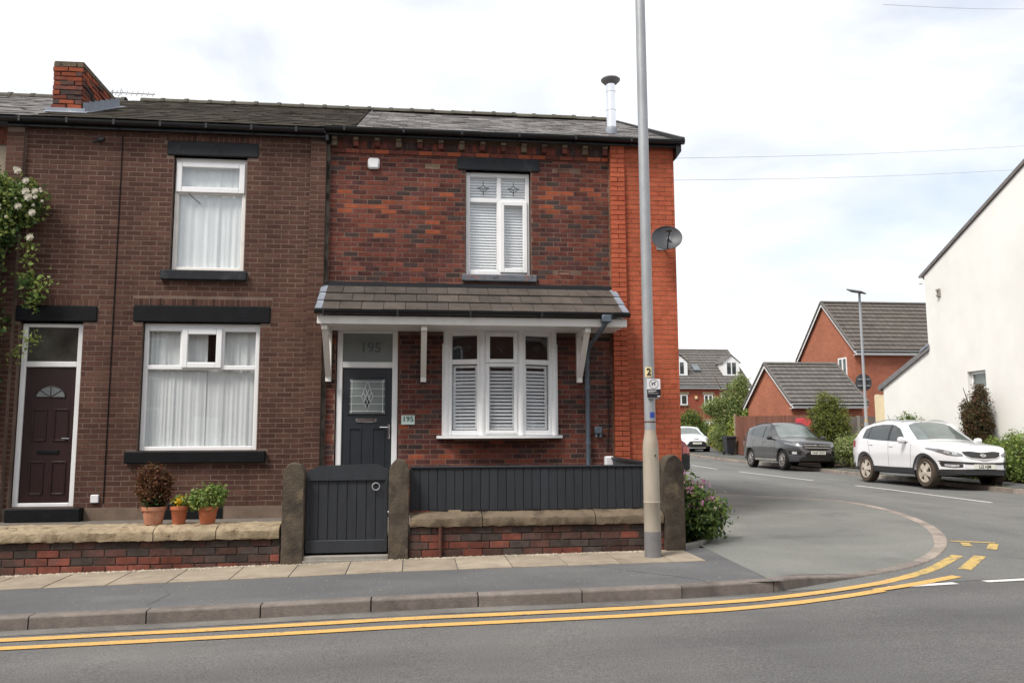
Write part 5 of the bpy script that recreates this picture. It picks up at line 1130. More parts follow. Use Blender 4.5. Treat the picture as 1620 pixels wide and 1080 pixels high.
    for a in ax:
        for s in (-1, 1):
            w = link('wheel', tym, t); w.location = (a, s*(W-.02-ww/2), wr); w.rotation_euler = (0, random.uniform(0, 6), 0 if s < 0 else math.pi)
            r_ = link('rim', rim, w); r_.location = (0, -ww*.36, 0); d_ = link('brake_disc', dkm, w); d_.location = (0, -ww*.36, 0)
    # mirrors
    for s in (-1, 1):
        mx_, mz = S['mirror']; mb2 = MB(); yb = plan(mx_)-.03
        mb2.lathe([(.02, -.10), (.07, -.085), (.085, 0), (.075, .06), (.03, .09)], n=14, axis='y'); mb2.v = [(mx_+x*.85, s*(yb+.13+y*1.0), mz+z*1.0) for x, y, z in mb2.v]
        mo = mb2.build('door_mirror', S['mirror_mat'], t, True); st = MB(); st.box(mx_-.03, mx_+.04, min(s*(yb-.02), s*(yb+.08)), max(s*(yb-.02), s*(yb+.08)), mz-.075, mz-.03, .01); st.build('stalk', 'black_plastic', mo)
    if S.get('rails'):
        for s in (-1, 1):
            pts_ = []
            for x in np.linspace(S['rails'][0], S['rails'][1], 9):
                h, _ = cast((x, s*S['rails'][2]), 't'); e = abs(2*(x-S['rails'][0])/(S['rails'][1]-S['rails'][0])-1)
                if h: pts_.append((h.x, h.y, h.z+.045*(1-e**6)))
            MB().tube(pts_, .016, 8).build('roof_rail', S.get('rail_mat', 'black_plastic'), t, True)
    if S.get('panoramic'): patch('roof_glass', *S['panoramic'], 't', 'roof_black', .004, m=6)
    # number plate
    pz, pw, phh, txt = S['plate']; h, nn_ = cast((0, pz), 'f'); pp = MB(); hx = h.x+.015
    pp.box(hx, hx+.012, -pw/2, pw/2, pz-phh/2, pz+phh/2, .004); plo = pp.build('number_plate', 'number_plate', t)
    if txt:
        tm = text_mesh('plate_text', txt, phh*.95, 'sign_black', Matrix.Translation((hx+.0135, 0, pz)) @ Matrix.Rotation(R(90), 4, 'Z') @ Matrix.Rotation(R(90), 4, 'X') @ Matrix.Diagonal((.80, 1, 1, 1)), bold=True); link('plate_text', tm, plo)
    if S.get('emblem'):
        ez, ew, eh, et, em = S['emblem']; h, nn_ = cast((0, ez), 'f'); eo = MB(); eo.lathe([(.001, 0), (.5, 0), (.5, .02), (.44, .03)], n=24, axis='x'); eo.v = [(h.x+.012+x*1.0, y*ew, ez+z*eh) for x, y, z in eo.v]; e_ = eo.build('emblem', em, t, True)
        if et: tm = text_mesh('emblem_text', et, eh*.55, 'chrome' if em != 'chrome' else 'sign_black', Matrix.Translation((h.x+.046, 0, ez)) @ Matrix.Rotation(R(90), 4, 'Z') @ Matrix.Rotation(R(90), 4, 'X')); link('emblem_text', tm, e_)
    if S.get('antenna'): h, _ = cast((S['antenna'], 0), 't'); MB().tube([(h.x, 0, h.z), (h.x-.16, 0, h.z+.28)], .006, 6).build('antenna', 'black_plastic', t)
    return t
# white five-door crossover
SPORT = dict(L=4.44, W=1.855, sill=.30, axles=(1.34, -1.30), arch=.395, wheel_r=.35, wheel_w=.225, xf=1.05, kf=.48, xr=-1.3, kr=.20, tumble=.36, paint='paint_white', arch_trim=.065,
    top=[(-2.22, .93), (-2.18, 1.0), (-2.08, 1.12), (-1.84, 1.40), (-1.64, 1.51), (-1.2, 1.60), (-.6, 1.65), (-.2, 1.64), (.12, 1.59), (.50, 1.395), (.90, 1.17), (1.03, 1.125), (1.6, 1.07), (1.95, .995), (2.10, .91), (2.18, .77), (2.22, .62)],
    belt=[(-2.22, 1.12), (-1.6, 1.13), (-.5, 1.075), (.7, 1.04), (1.3, 1.01), (2.0, .88), (2.22, .6)], clad=lambda x: .42 if abs(x) < 1.9 else (.40 if x > 0 else .5),
    side_glass=[([(.66, 1.065), (.36, 1.075), (.06, 1.085), (-.10, 1.09)], [(.62, 1.085), (.22, 1.40), (-.0, 1.485), (-.10, 1.50)], 'side_window'), ([(-.19, 1.095), (-.6, 1.11), (-.95, 1.13), (-1.10, 1.14)], [(-.19, 1.51), (-.6, 1.52), (-.95, 1.495), (-1.06, 1.48)], 'side_window'), ([(-1.14, 1.145), (-1.42, 1.165)], [(-1.10, 1.475), (-1.34, 1.41)], 'side_window')],
    pillars=[([(-.10, 1.09), (-.19, 1.095)], [(-.10, 1.50), (-.19, 1.51)]), ([(-1.10, 1.14), (-1.14, 1.145)], [(-1.06, 1.48), (-1.10, 1.475)]), ([(.76, 1.055), (.66, 1.065)], [(.76, 1.06), (.62, 1.085)])],
    screen=([(-.70, 1.12), (-.35, 1.15), (0, 1.155), (.35, 1.15), (.70, 1.12)], [(-.56, 1.50), (-.3, 1.565), (0, 1.575), (.3, 1.565), (.56, 1.50)]),
    rear=([(-.55, 1.16), (0, 1.16), (.55, 1.16)], [(-.45, 1.44), (0, 1.47), (.45, 1.44)]),
    front=[('grille', [(-.42, .765), (-.30, .71), (0, .69), (.30, .71), (.42, .765)], [(-.47, .85), (-.30, .865), (0, .835), (.30, .865), (.47, .85)], 'cladding', .012, False),
           ('grille_trim', [(-.43, .745), (-.30, .69), (0, .672), (.30, .69), (.43, .745)], [(-.43, .765), (-.30, .71), (0, .69), (.30, .71), (.43, .765)], 'chrome', .018, False),
           ('headlight', [(.47, .745), (.60, .745), (.74, .775), (.85, .84), (.905, .90)], [(.47, .80), (.60, .845), (.74, .885), (.85, .92), (.905, .935)], 'lamp_grey', .006, True), ('headlamp_bowl', [(.58, .775), (.66, .785)], [(.58, .83), (.66, .845)], 'lamp_clear', .012, True), ('headlamp_bowl', [(.70, .80), (.77, .82)], [(.70, .855), (.77, .875)], 'lamp_clear', .012, True),
           ('bumper_trim', [(-.80, .60), (-.4, .575), (0, .57), (.4, .575), (.80, .60)], [(-.84, .645), (-.4, .62), (0, .61), (.4, .62), (.84, .645)], 'cladding', .008, False),
           ('fog_recess', [(.50, .50), (.66, .485), (.80, .51)], [(.50, .57), (.66, .585), (.82, .60)], 'cladding', .006, True), ('fog_lamp', [(.56, .515), (.66, .50), (.76, .52)], [(.56, .555), (.66, .56), (.76, .565)], 'lamp_clear', .013, True),
           ('lower_intake', [(-.82, .36), (-.4, .345), (0, .34), (.4, .345), (.82, .36)], [(-.80, .445), (-.42, .46), (0, .47), (.42, .46), (.80, .445)], 'cladding', .008, False)],
    side=[('sill_trim', [(.92, .31), (0, .305), (-.88, .31)], [(.90, .445), (0, .44), (-.88, .445)], 'cladding', .010)], back=[('tail_light', [(.58, .95), (.74, .93), (.85, .93)], [(.58, 1.05), (.72, 1.06), (.83, 1.08)], 'lamp_red', .012)],
    gaps=[(.80, .46, .84, 1.02), (-.16, .46, -.15, 1.07), (-1.02, .72, -1.13, 1.10)], handles=[(-.02, .96), (-.96, 1.0)], spokes=5, spoke_off=(-.17, .17), spoke_w=(.026, .032), tyre='tyre_dusty', alloy='alloy_dusty', mirror=(.62, 1.11), mirror_mat='paint_white',
    rails=(.05, -1.45, .60), rail_mat='galv', panoramic=([(.16, -.52), (-.3, -.55), (-1.2, -.52)], [(.16, .52), (-.3, .55), (-1.2, .52)]), plate=(.52, .52, .111, 'L22 HJM'), emblem=(.775, .15, .075, 'KIA', 'chrome'), antenna=-1.5)
SPORT['side'].append(('tail_light', [(-2.13, .94), (-2.05, .95), (-1.93, 1.02)], [(-2.13, 1.06), (-2.05, 1.09), (-1.88, 1.10)], 'lamp_red', .010))
car('parked_car', 'white five-door crossover with dusty alloy wheels parked beside the white rendered house', SPORT, (14.42, 7.33, road_z(14.4, 7.3)+.015), R(-90.5), R(-1.2))
KUGA = dict(L=4.53, W=1.84, sill=.29, axles=(1.37, -1.32), arch=.385, wheel_r=.345, wheel_w=.225, xf=1.0, kf=.48, xr=-1.4, kr=.16, tumble=.38, paint='paint_grey', arch_trim=.03,
    top=[(-2.26, .95), (-2.22, 1.05), (-2.12, 1.2), (-1.92, 1.42), (-1.72, 1.53), (-1.3, 1.605), (-.7, 1.665), (-.2, 1.68), (.1, 1.61), (.5, 1.40), (.92, 1.165), (1.05, 1.125), (1.6, 1.08), (1.95, 1.01), (2.12, .92), (2.21, .78), (2.265, .55)],
    belt=[(-2.26, 1.14), (-1.6, 1.14), (-.5, 1.08), (.8, 1.04), (1.4, 1.01), (2.0, .88), (2.26, .55)], clad=lambda x: .36,
    side_glass=[([(.68, 1.06), (.38, 1.07), (.1, 1.08), (-.08, 1.09)], [(.64, 1.085), (.24, 1.40), (.04, 1.49), (-.08, 1.515)], 'side_window'), ([(-.17, 1.10), (-.6, 1.135), (-.95, 1.175), (-1.12, 1.195)], [(-.17, 1.525), (-.6, 1.53), (-.95, 1.505), (-1.10, 1.485)], 'side_window'), ([(-1.18, 1.205), (-1.62, 1.29)], [(-1.16, 1.475), (-1.54, 1.39)], 'side_window')],
    pillars=[([(-.08, 1.09), (-.17, 1.095)], [(-.08, 1.515), (-.17, 1.525)])],
    screen=([(-.70, 1.105), (-.35, 1.13), (0, 1.135), (.35, 1.13), (.70, 1.105)], [(-.57, 1.52), (-.3, 1.585), (0, 1.595), (.3, 1.585), (.57, 1.52)]),
    rear=([(-.55, 1.2), (0, 1.2), (.55, 1.2)], [(-.45, 1.5), (0, 1.53), (.45, 1.5)]),
    front=[('grille', [(-.44, .745), (-.3, .685), (0, .67), (.3, .685), (.44, .745)], [(-.50, .865), (-.3, .895), (0, .905), (.3, .895), (.50, .865)], 'wheel_dark', .012, False), ('grille_bar', [(-.47, .825), (0, .84), (.47, .825)], [(-.47, .845), (0, .862), (.47, .845)], 'alloy', .022, False), ('grille_bar', [(-.44, .755), (0, .755), (.44, .755)], [(-.45, .775), (0, .775), (.45, .775)], 'alloy', .022, False),
           ('headlight', [(.50, .79), (.64, .80), (.78, .845), (.87, .89)], [(.50, .865), (.64, .90), (.78, .935), (.88, .95)], 'lamp_grey', .008, True), ('headlamp_bowl', [(.58, .81), (.68, .82)], [(.58, .865), (.68, .88)], 'lamp_clear', .014, True),
           ('lower_grille', [(-.62, .36), (-.3, .35), (0, .35), (.3, .35), (.62, .36)], [(-.40, .60), (-.2, .63), (0, .63), (.2, .63), (.40, .60)], 'wheel_dark', .012, False), ('bumper_lip', [(-.6, .30), (0, .29), (.6, .30)], [(-.6, .35), (0, .34), (.6, .35)], 'wheel_dark', .014, False),
           ('fog_recess', [(.56, .52), (.70, .515), (.82, .54)], [(.56, .645), (.70, .66), (.83, .66)], 'wheel_dark', .006, True), ('fog_lamp', [(.66, .545), (.76, .555)], [(.66, .635), (.76, .64)], 'lamp_clear', .014, True), ('bumper_trim', [(.42, .47), (.62, .485), (.80, .50)], [(.42, .485), (.62, .50), (.80, .515)], 'grey_pipe', .012, True)],
    side=[('sill_trim', [(.95, .295), (0, .29), (-.9, .295)], [(.95, .37), (0, .365), (-.9, .37)], 'alloy', .008)], back=[('tail_light', [(.58, 1.0), (.84, .98)], [(.58, 1.12), (.82, 1.12)], 'lamp_red', .012)],
    gaps=[(.82, .40, .86, 1.02), (-.13, .40, -.12, 1.07), (-1.02, .74, -1.14, 1.12)], handles=[(.0, .96), (-.96, 1.01)], spokes=10, spoke_off=(0,), spoke_w=(.013, .017), tyre='tyre', alloy='alloy_dark', mirror=(.64, 1.11), mirror_mat='paint_grey',
    rails=(.1, -1.5, .61), plate=(.605, .52, .111, 'NA69 OWX'), emblem=(.845, .16, .07, '', 'chrome'))
car('parked_car', 'dark grey five-door crossover parked by the variegated hedge further up the side road', KUGA, (15.02, 16.45, road_z(15, 16.4)+.015), R(-90), R(-1.2))
AYGO = dict(L=3.70, W=1.74, sill=.26, axles=(1.15, -1.22), arch=.36, wheel_r=.32, wheel_w=.19, xf=.8, kf=.46, xr=-1.2, kr=.15, tumble=.42, paint='paint_white', arch_trim=.05,
    top=[(-1.85, .9), (-1.78, 1.1), (-1.55, 1.38), (-1.3, 1.47), (-.5, 1.52), (0, 1.49), (.25, 1.41), (.6, 1.20), (.95, 1.04), (1.4, .95), (1.65, .86), (1.78, .74), (1.85, .58)],
    belt=[(-1.85, 1.1), (-.6, 1.0), (.7, .95), (1.3, .88), (1.85, .55)], clad=lambda x: .40,
    side_glass=[([(.6, .99), (.2, 1.0), (-.15, 1.01)], [(.56, 1.02), (.15, 1.29), (-.15, 1.38)], 'side_window'), ([(-.22, 1.02), (-1.0, 1.06)], [(-.22, 1.39), (-.95, 1.38)], 'side_window')],
    screen=([(-.68, 1.03), (-.35, 1.06), (0, 1.065), (.35, 1.06), (.68, 1.03)], [(-.53, 1.35), (-.28, 1.41), (0, 1.42), (.28, 1.41), (.53, 1.35)]), rear=([(-.5, 1.1), (.5, 1.1)], [(-.4, 1.35), (.4, 1.35)]),
    front=[('lower_grille', [(-.60, .40), (-.3, .36), (0, .36), (.3, .36), (.60, .40)], [(-.42, .66), (-.25, .68), (0, .685), (.25, .68), (.42, .66)], 'cladding', .012, False), ('headlight', [(.50, .74), (.64, .74), (.78, .78)], [(.50, .84), (.64, .86), (.78, .87)], 'lamp_clear', .010, True), ('badge_trim', [(-.16, .80), (0, .765), (.16, .80)], [(-.16, .82), (0, .80), (.16, .82)], 'cladding', .012, False), ('bumper_strip', [(-.45, .33), (0, .325), (.45, .33)], [(-.45, .36), (0, .355), (.45, .36)], 'alloy', .02, False)],
    gaps=[(.7, .42, .74, .95)], handles=[(-.05, .9)], spokes=8, spoke_off=(0,), spoke_w=(.022, .028), tyre='tyre', alloy='wheel_dark', mirror=(.62, 1.02), mirror_mat='black_plastic', plate=(.57, .50, .11, ''))
car('parked_car', 'small white hatchback with black lower grille parked far up the side road', AYGO, (16.42, 32.05, road_z(16.2, 32)-.03), R(-90))
RED = dict(AYGO); RED.update(paint='paint_red', clad=lambda x: .40 if x > -1.55 else .82, back=[('tail_light', [(.55, .86), (.82, .84)], [(.55, 1.0), (.80, 1.02)], 'lamp_red', .012)], plate=(.57, .50, .11, ''))
car('parked_car', 'red car with black rear bumper just showing behind the orange brick corner', RED, (6.70, 9.15, road_z(6.6, 9.1)), R(180))

# ================================================================== BACKGROUND BUILDINGS
M['bw_x'] = brickwall_mat('bw_x', (.36, .115, .066), (.29, .088, .054), (.26, .17, .125), 'x'); M['bw_y'] = brickwall_mat('bw_y', (.40, .135, .075), (.33, .105, .062), (.28, .18, .13), 'y')  # side-facing copy lighter than the street-facing one: sunlit side put into the colour
M['bw_dark'] = brickwall_mat('bw_dark', (.13, .06, .045), (.10, .05, .04), (.16, .11, .09), 'x')
M['bw_far'] = brickwall_mat('bw_far', (.30, .070, .042), (.25, .058, .036), (.22, .12, .09), 'x')
def tile_rows(parent, x0, x1, ya, za, yb, zb_, pitch, wd, mat, name='roof_tiles', xf0=None, xf1=None):
    """courses of interlocking tiles from eave (ya,za) to ridge (yb,zb): each course a tilted row of tiles"""
    b = MB(); Ls = math.hypot(yb-ya, zb_-za); n_ = round(Ls/pitch); nrm = Vector((0, -(zb_-za)/Ls, abs(yb-ya)/Ls)) if yb > ya else Vector((0, (zb_-za)/Ls, abs(yb-ya)/Ls))
    for r_ in range(n_):
        t0, t1 = r_/n_, (r_+1.08)/n_; a, c = (xf0(t0) if xf0 else x0), (xf1(t0) if xf1 else x1); k = max(1, round((c-a)/wd))
        for i in range(k):
            xa, xb = a+(c-a)*i/k+.006, a+(c-a)*(i+1)/k-.006; j = random.uniform(-.004, .004)
            p0 = Vector((0, ya+(yb-ya)*t0, za+(zb_-za)*t0))+nrm*(.055+j); p1 = Vector((0, ya+(yb-ya)*t1, za+(zb_-za)*t1))+nrm*.005; q0 = p0-nrm*.05
            b.add([(xa, p0.y, p0.z), (xb, p0.y, p0.z), (xb, p1.y, p1.z), (xa, p1.y, p1.z), (xa, q0.y, q0.z), (xb, q0.y, q0.z)], [(0, 1, 2, 3), (4, 5, 1, 0)])
    return b.build(name, mat, parent, False, 'stuff')
def gable_house(name, label, X0, X1, Y0, Y1, YR, zb_, ze, zr, tiles, bx, by, pitch=.33, over=.25, verge='y'):
    t = thing(name, label, 'house', (X0, Y0, zb_)); t.location = (0, 0, 0)
    w = MB(); w.prism([(Y0, zb_-.3), (Y1, zb_-.3), (Y1, ze), (YR, zr-.08), (Y0, ze)], X0, X0+.2, 'x'); w.build('gable_wall', by, t)
    w = MB(); w.prism([(Y0, zb_-.3), (Y1, zb_-.3), (Y1, ze), (YR, zr-.08), (Y0, ze)], X1-.2, X1, 'x'); w.build('gable_wall', by, t)
    w = MB(); w.box(X0+.2, X1-.2, Y0, Y0+.2, zb_-.3, ze); w.build('front_wall', bx, t); w = MB(); w.box(X0+.2, X1-.2, Y1-.2, Y1, zb_-.3, ze); w.build('back_wall', bx, t)
    s = (zr-ze)/(YR-Y0); ya, za = Y0-over, ze-over*s+.08; s2 = (zr-ze)/(Y1-YR); yb, zc = Y1+over, ze-over*s2+.08
    rf_ = MB(); rf_.prism([(ya, za), (YR, zr), (yb, zc), (yb, zc-.06), (YR, zr-.08), (ya, za-.06)], X0-.12, X1+.12, 'x'); ro = rf_.build('roof', tiles, t)
    tile_rows(ro, X0-.14, X1+.14, ya, za+.01, YR, zr+.01, pitch, .30, tiles); 
    n_ = max(2, round((X1-X0+.28)/.45)); rm = MB(); rm.prism([(math.cos(a)*.13, math.sin(a)*.10) for a in np.linspace(0, math.pi, 7)], 0, (X1-X0+.28)/n_-.01, 'x'); rme = rm.mesh('ridge_tile', tiles, True)
    for i in range(n_): place('ridge_tile', rme, ro, (X0-.14+i*(X1-X0+.28)/n_, YR, zr+.0))
    for xv, sg in ((X0, -1), (X1, 1)):
        for (p, q), nm in ((((ya, za), (YR, zr)), 'a'), (((yb, zc), (YR, zr)), 'b')):
            v = MB(); v.prism([(p[0], p[1]-.20), (q[0], q[1]-.22), (q[0], q[1]-.06), (p[0], p[1]-.04)], xv+sg*.03 if sg < 0 else xv+.01, xv+sg*.01 if sg < 0 else xv+.03, 'x') if False else v.prism([(p[0], p[1]-.16), (q[0], q[1]-.18), (q[0], q[1]-.03), (p[0], p[1]-.01)], min(xv+sg*.12, xv+sg*.145), max(xv+sg*.12, xv+sg*.145), 'x'); v.build('barge_board', 'upvc', ro)
            k = 12
            for i in range(k):
                a_, c_ = i/k, (i+1)/k; vv = MB(); vv.prism([(p[0]+(q[0]-p[0])*a_, p[1]+(q[1]-p[1])*a_-.03), (p[0]+(q[0]-p[0])*c_, p[1]+(q[1]-p[1])*c_-.03), (p[0]+(q[0]-p[0])*c_, p[1]+(q[1]-p[1])*c_+.075), (p[0]+(q[0]-p[0])*a_, p[1]+(q[1]-p[1])*a_+.095)], min(xv+sg*.08, xv+sg*.19), max(xv+sg*.08, xv+sg*.19), 'x'); vv.build('verge_tile', 'far_tile_grey', ro)
    MB().box(X0-.10, X1+.10, ya-.02, ya+.005, za-.24, za-.03).build('fascia', 'upvc', ro)
    g_ = MB(); g_.prism([(math.cos(a)*.055+ya-.08, math.sin(a)*.055+za-.06) for a in np.linspace(math.pi, 2*math.pi, 7)], X0-.1, X1+.1, 'x'); g_.build('gutter', 'black_plastic', ro)
    MB().box(X0-.1, X1+.1, ya, Y0, za-.24, za-.22).build('soffit', 'upvc', ro)
    return t
def win_y(parent, X, ya, yb, z0, z1, cols=2, name='window', mat='upvc', sill=True):      # window in a wall facing the side road (-X)
    f = MB(); f.box(X-.03, X+.02, ya, ya+.07, z0, z1); f.box(X-.03, X+.02, yb-.07, yb, z0, z1); f.box(X-.028, X+.02, ya+.07, yb-.07, z0, z0+.07); f.box(X-.028, X+.02, ya+.07, yb-.07, z1-.07, z1)
    for k in range(1, cols): y = ya+(yb-ya)*k/cols; f.box(X-.026, X+.02, y-.05, y+.05, z0+.07, z1-.07)
    o = f.build(name, mat, parent); MB().box(X-.008, X+.01, ya+.05, yb-.05, z0+.05, z1-.05).build('pane', 'car_glass_light', o)
    if sill: MB().box(X-.10, X+.02, ya-.06, yb+.06, z0-.07, z0, .01).build('sill', 'concrete', o)
    return o
def win_x(parent, Y, xa, xb, z0, z1, cols=2, lintel=True, name='window'):
    f = MB(); f.box(xa, xa+.07, Y-.03, Y+.02, z0, z1); f.box(xb-.07, xb, Y-.03, Y+.02, z0, z1); f.box(xa+.07, xb-.07, Y-.028, Y+.02, z0, z0+.07); f.box(xa+.07, xb-.07, Y-.028, Y+.02, z1-.07, z1)
    for k in range(1, cols): x = xa+(xb-xa)*k/cols; f.box(x-.05, x+.05, Y-.026, Y+.02, z0+.07, z1-.07)
    o = f.build(name, 'upvc', parent); MB().box(xa+.05, xb-.05, Y-.008, Y+.01, z0+.05, z1-.05).build('pane', 'car_glass', o)
    if lintel: MB().box(xa-.12, xb+.12, Y-.05, Y+.02, z1, z1+.2, .01).build('lintel', 'sandstone', o); MB().box(xa-.1, xb+.1, Y-.08, Y+.02, z0-.1, z0, .01).build('sill', 'sandstone_dark', o)
    return o
tall = gable_house('brick_house', 'taller orange-red brick house with brown tiled gable roof behind the lamp post', 22.1, 33, 24, 29.5, 26.75, .4, 5.62, 8.2, 'far_tile', 'bw_x', 'bw_y', .345)
win_y(tall, 22.1, 24.75, 25.55, 4.22, 5.22, 2)
gar = gable_house('brick_garage', 'low orange-red brick garage with tiled gable roof behind the brown fence', 17.65, 20.9, 21.5, 26.2, 23.85, .35, 2.98, 4.78, 'far_tile_grey', 'bw_x', 'bw_y', .335)
FX = lambda px: 20.42+(px-1075)*.0475
FZ = lambda py: 5.07-(py-611)*.0463
far = gable_house('brick_house', 'distant red brick house with white dormers in a grey tiled roof', 9.0, 25.6, 45, 53.2, 49.1, .7, 5.2, 8.15, 'far_tile_grey', 'bw_far', 'bw_y', .42, .2)
for a, c, z0, z1 in ((1067, 1087, 640, 624), (1113, 1127, 640, 624), (1070, 1088.5, 682, 666), (1140, 1155, 640, 624), (1113, 1127, 682, 666)): win_x(far, 45, FX(a), FX(c), FZ(z0), FZ(z1))
for cxp in (1158, 1074):
    cxd = FX(cxp)+.35; yb = 46.6; d = MB(); zb2, zt2, zp = 5.9, 6.95, 7.42; w_ = .62
    d.prism([(cxd-w_, zb2), (cxd+w_, zb2), (cxd+w_, zt2), (cxd, zp), (cxd-w_, zt2)], yb-.75, yb+1.7); do = d.build('dormer', 'upvc', far)
    dm = MB(); dm.add([(cxd-w_-.12, yb-.85, zt2-.08), (cxd, yb-.85, zp+.08), (cxd, yb+1.8, zp+.08), (cxd-w_-.12, yb+1.8, zt2-.08), (cxd+w_+.12, yb-.85, zt2-.08), (cxd+w_+.12, yb+1.8, zt2-.08)], [(0, 1, 2, 3), (1, 4, 5, 2)]); dm.build('dormer_roof', 'far_tile_grey', do)
    MB().box(cxd-.34, cxd-.05, yb-.765, yb-.755, zb2+.15, zt2-.05).build('pane', 'car_glass', do); MB().box(cxd+.05, cxd+.34, yb-.765, yb-.755, zb2+.15, zt2-.05).build('pane', 'car_glass', do)
sk = MB(); sy = 46.6; sz = 5.2+(8.15-5.2)*(sy-45)/4.1
skm = Matrix.Translation((FX(1107)+.3, sy, sz+.2)) @ Matrix.Rotation(math.atan2(2.95, 4.1), 4, 'X'); sk.M = skm; sk.box(-.28, .28, -.45, .45, -.02, .06, .01); sko = sk.build('skylight', 'grey_pipe', far); MB(skm).box(-.22, .22, -.38, .38, .06, .07).build('pane', 'car_glass_light', sko)
MB().box(FX(1098.5), FX(1102), 44.9, 45, FZ(630.5), FZ(626)).build('alarm_box', 'sign_cream', far)
# white rendered house on the other corner
wh = thing('rendered_house', 'white rendered house with a lower lean-to on the far corner of the side road', 'house', (0, 0, 0))
WX = 17.0
gw = MB(); gw.cur = 0
WIN = (8.31, 9.06, 1.82, 3.22)
def yz_slab(mb, X0, X1, poly_top, y0, y1, z0, hole):
    ys = sorted({y0, y1, hole[0], hole[1]})
    for a, c in zip(ys[:-1], ys[1:]):
        segs = [(z0, None)] if not (hole[0] <= a < hole[1]) else [(z0, hole[2]), (hole[3], None)]
        for zl, zh in segs:
            top = [(a, poly_top(a)), (c, poly_top(c))] if zh is None else [(a, zh), (c, zh)]
            mid = [(5.5, poly_top(5.5))] if zh is None and a < 5.5 < c else []
            mb.prism([(a, zl), (c, zl), top[1]]+mid+[top[0]], X0, X1, 'x')
ptop = lambda y: 6.32+.457*(10.75-y) if y >= 5.5 else 6.32+.457*(10.75-5.5)-.457*(5.5-y)
yz_slab(gw, WX, WX+.3, ptop, .25, 10.75, 0, WIN); gw.build('gable_wall', 'rendered_white', wh)
MB().box(WX+.3, 26, 10.45, 10.75, 0, 6.3).build('back_wall', 'rendered_white', wh); MB().box(WX+.3, 26, .25, .55, 0, 6.3).build('front_wall', 'rendered_white', wh)
rr2 = MB()
rr2.prism([(10.95, 6.25), (10.95, 6.35), (5.5, 8.84), (.05, 6.35), (.05, 6.25), (5.5, 8.74)], WX-.06, 26.2, 'x'); wro = rr2.build('roof', 'slate', wh)
lt = MB(); lt.prism([(10.75, 0), (13.35, 0), (13.35, 3.02), (10.75, 4.02)], WX+.02, 21, 'x'); lt.build('lean_to_wall', 'rendered_white', wh)
lr = MB(); lr.prism([(10.7, 4.02), (13.55, 2.93), (13.55, 3.10), (10.7, 4.17)], WX-.05, 21.1, 'x'); lr.build('lean_to_roof', 'post_base', wh)
lc = MB(); lc.prism([(10.72, 4.13), (11.1, 3.985), (11.1, 4.06), (10.72, 4.22)], WX-.07, WX+.3, 'x'); lc.build('lead_flashing', 'lead', wh)
wn_ = win_y(wh, WX+.14, WIN[0]+.01, WIN[1]-.01, WIN[2]+.02, WIN[3]-.01, 1, 'window', 'upvc', False); MB().box(WX+.1, WX+.15, WIN[0]+.06, WIN[1]-.06, 2.70, 2.78).build('transom', 'upvc', wn_); MB().box(WX-.06, WX+.14, WIN[0]-.06, WIN[1]+.06, WIN[2]-.10, WIN[2], .01).build('sill', 'door_maroon', wn_)
ob = MB(); ob.frame(0, 1, 0, 1, .2, 0, 1) if False else None
vt = MB(); vt.box(WX-.05, WX, 10.0, 10.13, 5.55, 5.80, .01); vt.box(WX-.09, WX-.04, 10.02, 10.11, 5.57, 5.62); vt.box(WX-.09, WX-.04, 10.02, 10.11, 5.73, 5.78); vt.build('wall_bracket', 'concrete', wh)
MB().box(WX-.12, WX-.02, 10.76, 10.90, 6.08, 6.26, .01).build('gutter_end', 'upvc', wh)
# terrace on the opposite side of the street: only met as reflections in the glass
op = thing('terraced_house', 'brick terrace on the near side of the street, seen only as reflections in the windows', 'house', (0, 0, 0))
slab(MB(), -22, 30, -.2, 5.6, [(x, x+1.1, z0, z1) for x in (-17.6, -13, -8.4, -3.8, .8, 5.4, 10, 14.6, 19.2, 23.8) for z0, z1 in ((.9, 2.5), (3.5, 4.9))], -17.3, -17.0).build('wall', 'bw_dark', op)
for x in (-17.6, -13, -8.4, -3.8, .8, 5.4, 10, 14.6, 19.2, 23.8):
    for z0, z1 in ((.9, 2.5), (3.5, 4.9)): wo = MB().frame(x, x+1.1, z0, z1, .08, -17.1, -17.04).build('window', 'upvc', op); MB().box(x+.05, x+1.05, -17.12, -17.1, z0+.05, z1-.05).build('pane', 'car_glass', wo)
    dd = MB().box(x+2.2, x+3.1, -17.0, -16.95, 0, 2.1).build('door', 'upvc', op)
o_ = MB(); o_.prism([(-16.8, 5.5), (-20.5, 7.8), (-20.5, 7.7), (-16.8, 5.4)], -22, 30, 'x'); o_.build('roof', 'slate', op)
sheet('near_pavement', [-16, 0, 17], [-17.1, -13.4], lambda x, y: road_z(x, -12)+.1, 'tarmac_path')['kind'] = 'structure'

# ================================================================== FAR STREET FURNITURE, FENCES
l2 = thing('lamp_post', 'slim grey lamp post with flat square head before the orange-red brick houses', 'lamp post', (16.72, 14.0, far_z(16.7, 14)))
MB().lathe([(.075, 0), (.075, 1.5), (.05, 1.62), (.042, 6.05)], n=16).build('shaft', 'galv', l2, True)
hd = MB(); hd.M = Matrix.Translation((-.12, -.02, 6.08)) @ Matrix.Rotation(R(12), 4, 'Y') @ Matrix.Rotation(R(10), 4, 'X') @ Matrix.Rotation(R(42), 4, 'Z'); hd.box(-.26, .26, -.26, .26, -.02, .03, .015); hd.build('lantern', 'post_base', l2)
rs = MB(); rs.lathe([(.005, 0), (.30, 0), (.30, .012), (.005, .012)], (.02, .07, 2.93), 32, 'y'); rs.build('road_sign', 'dish_grey', l2); MB().box(-.2, .24, .04, .068, 3.02, 3.06).build('sign_rail', 'galv', l2); MB().box(-.2, .24, .04, .068, 2.80, 2.84).build('sign_rail', 'galv', l2)
MB().tube([(0, 0, 1.55), (0, 0, 1.66)], .055, 14).build('band', 'yellow_paint', l2)
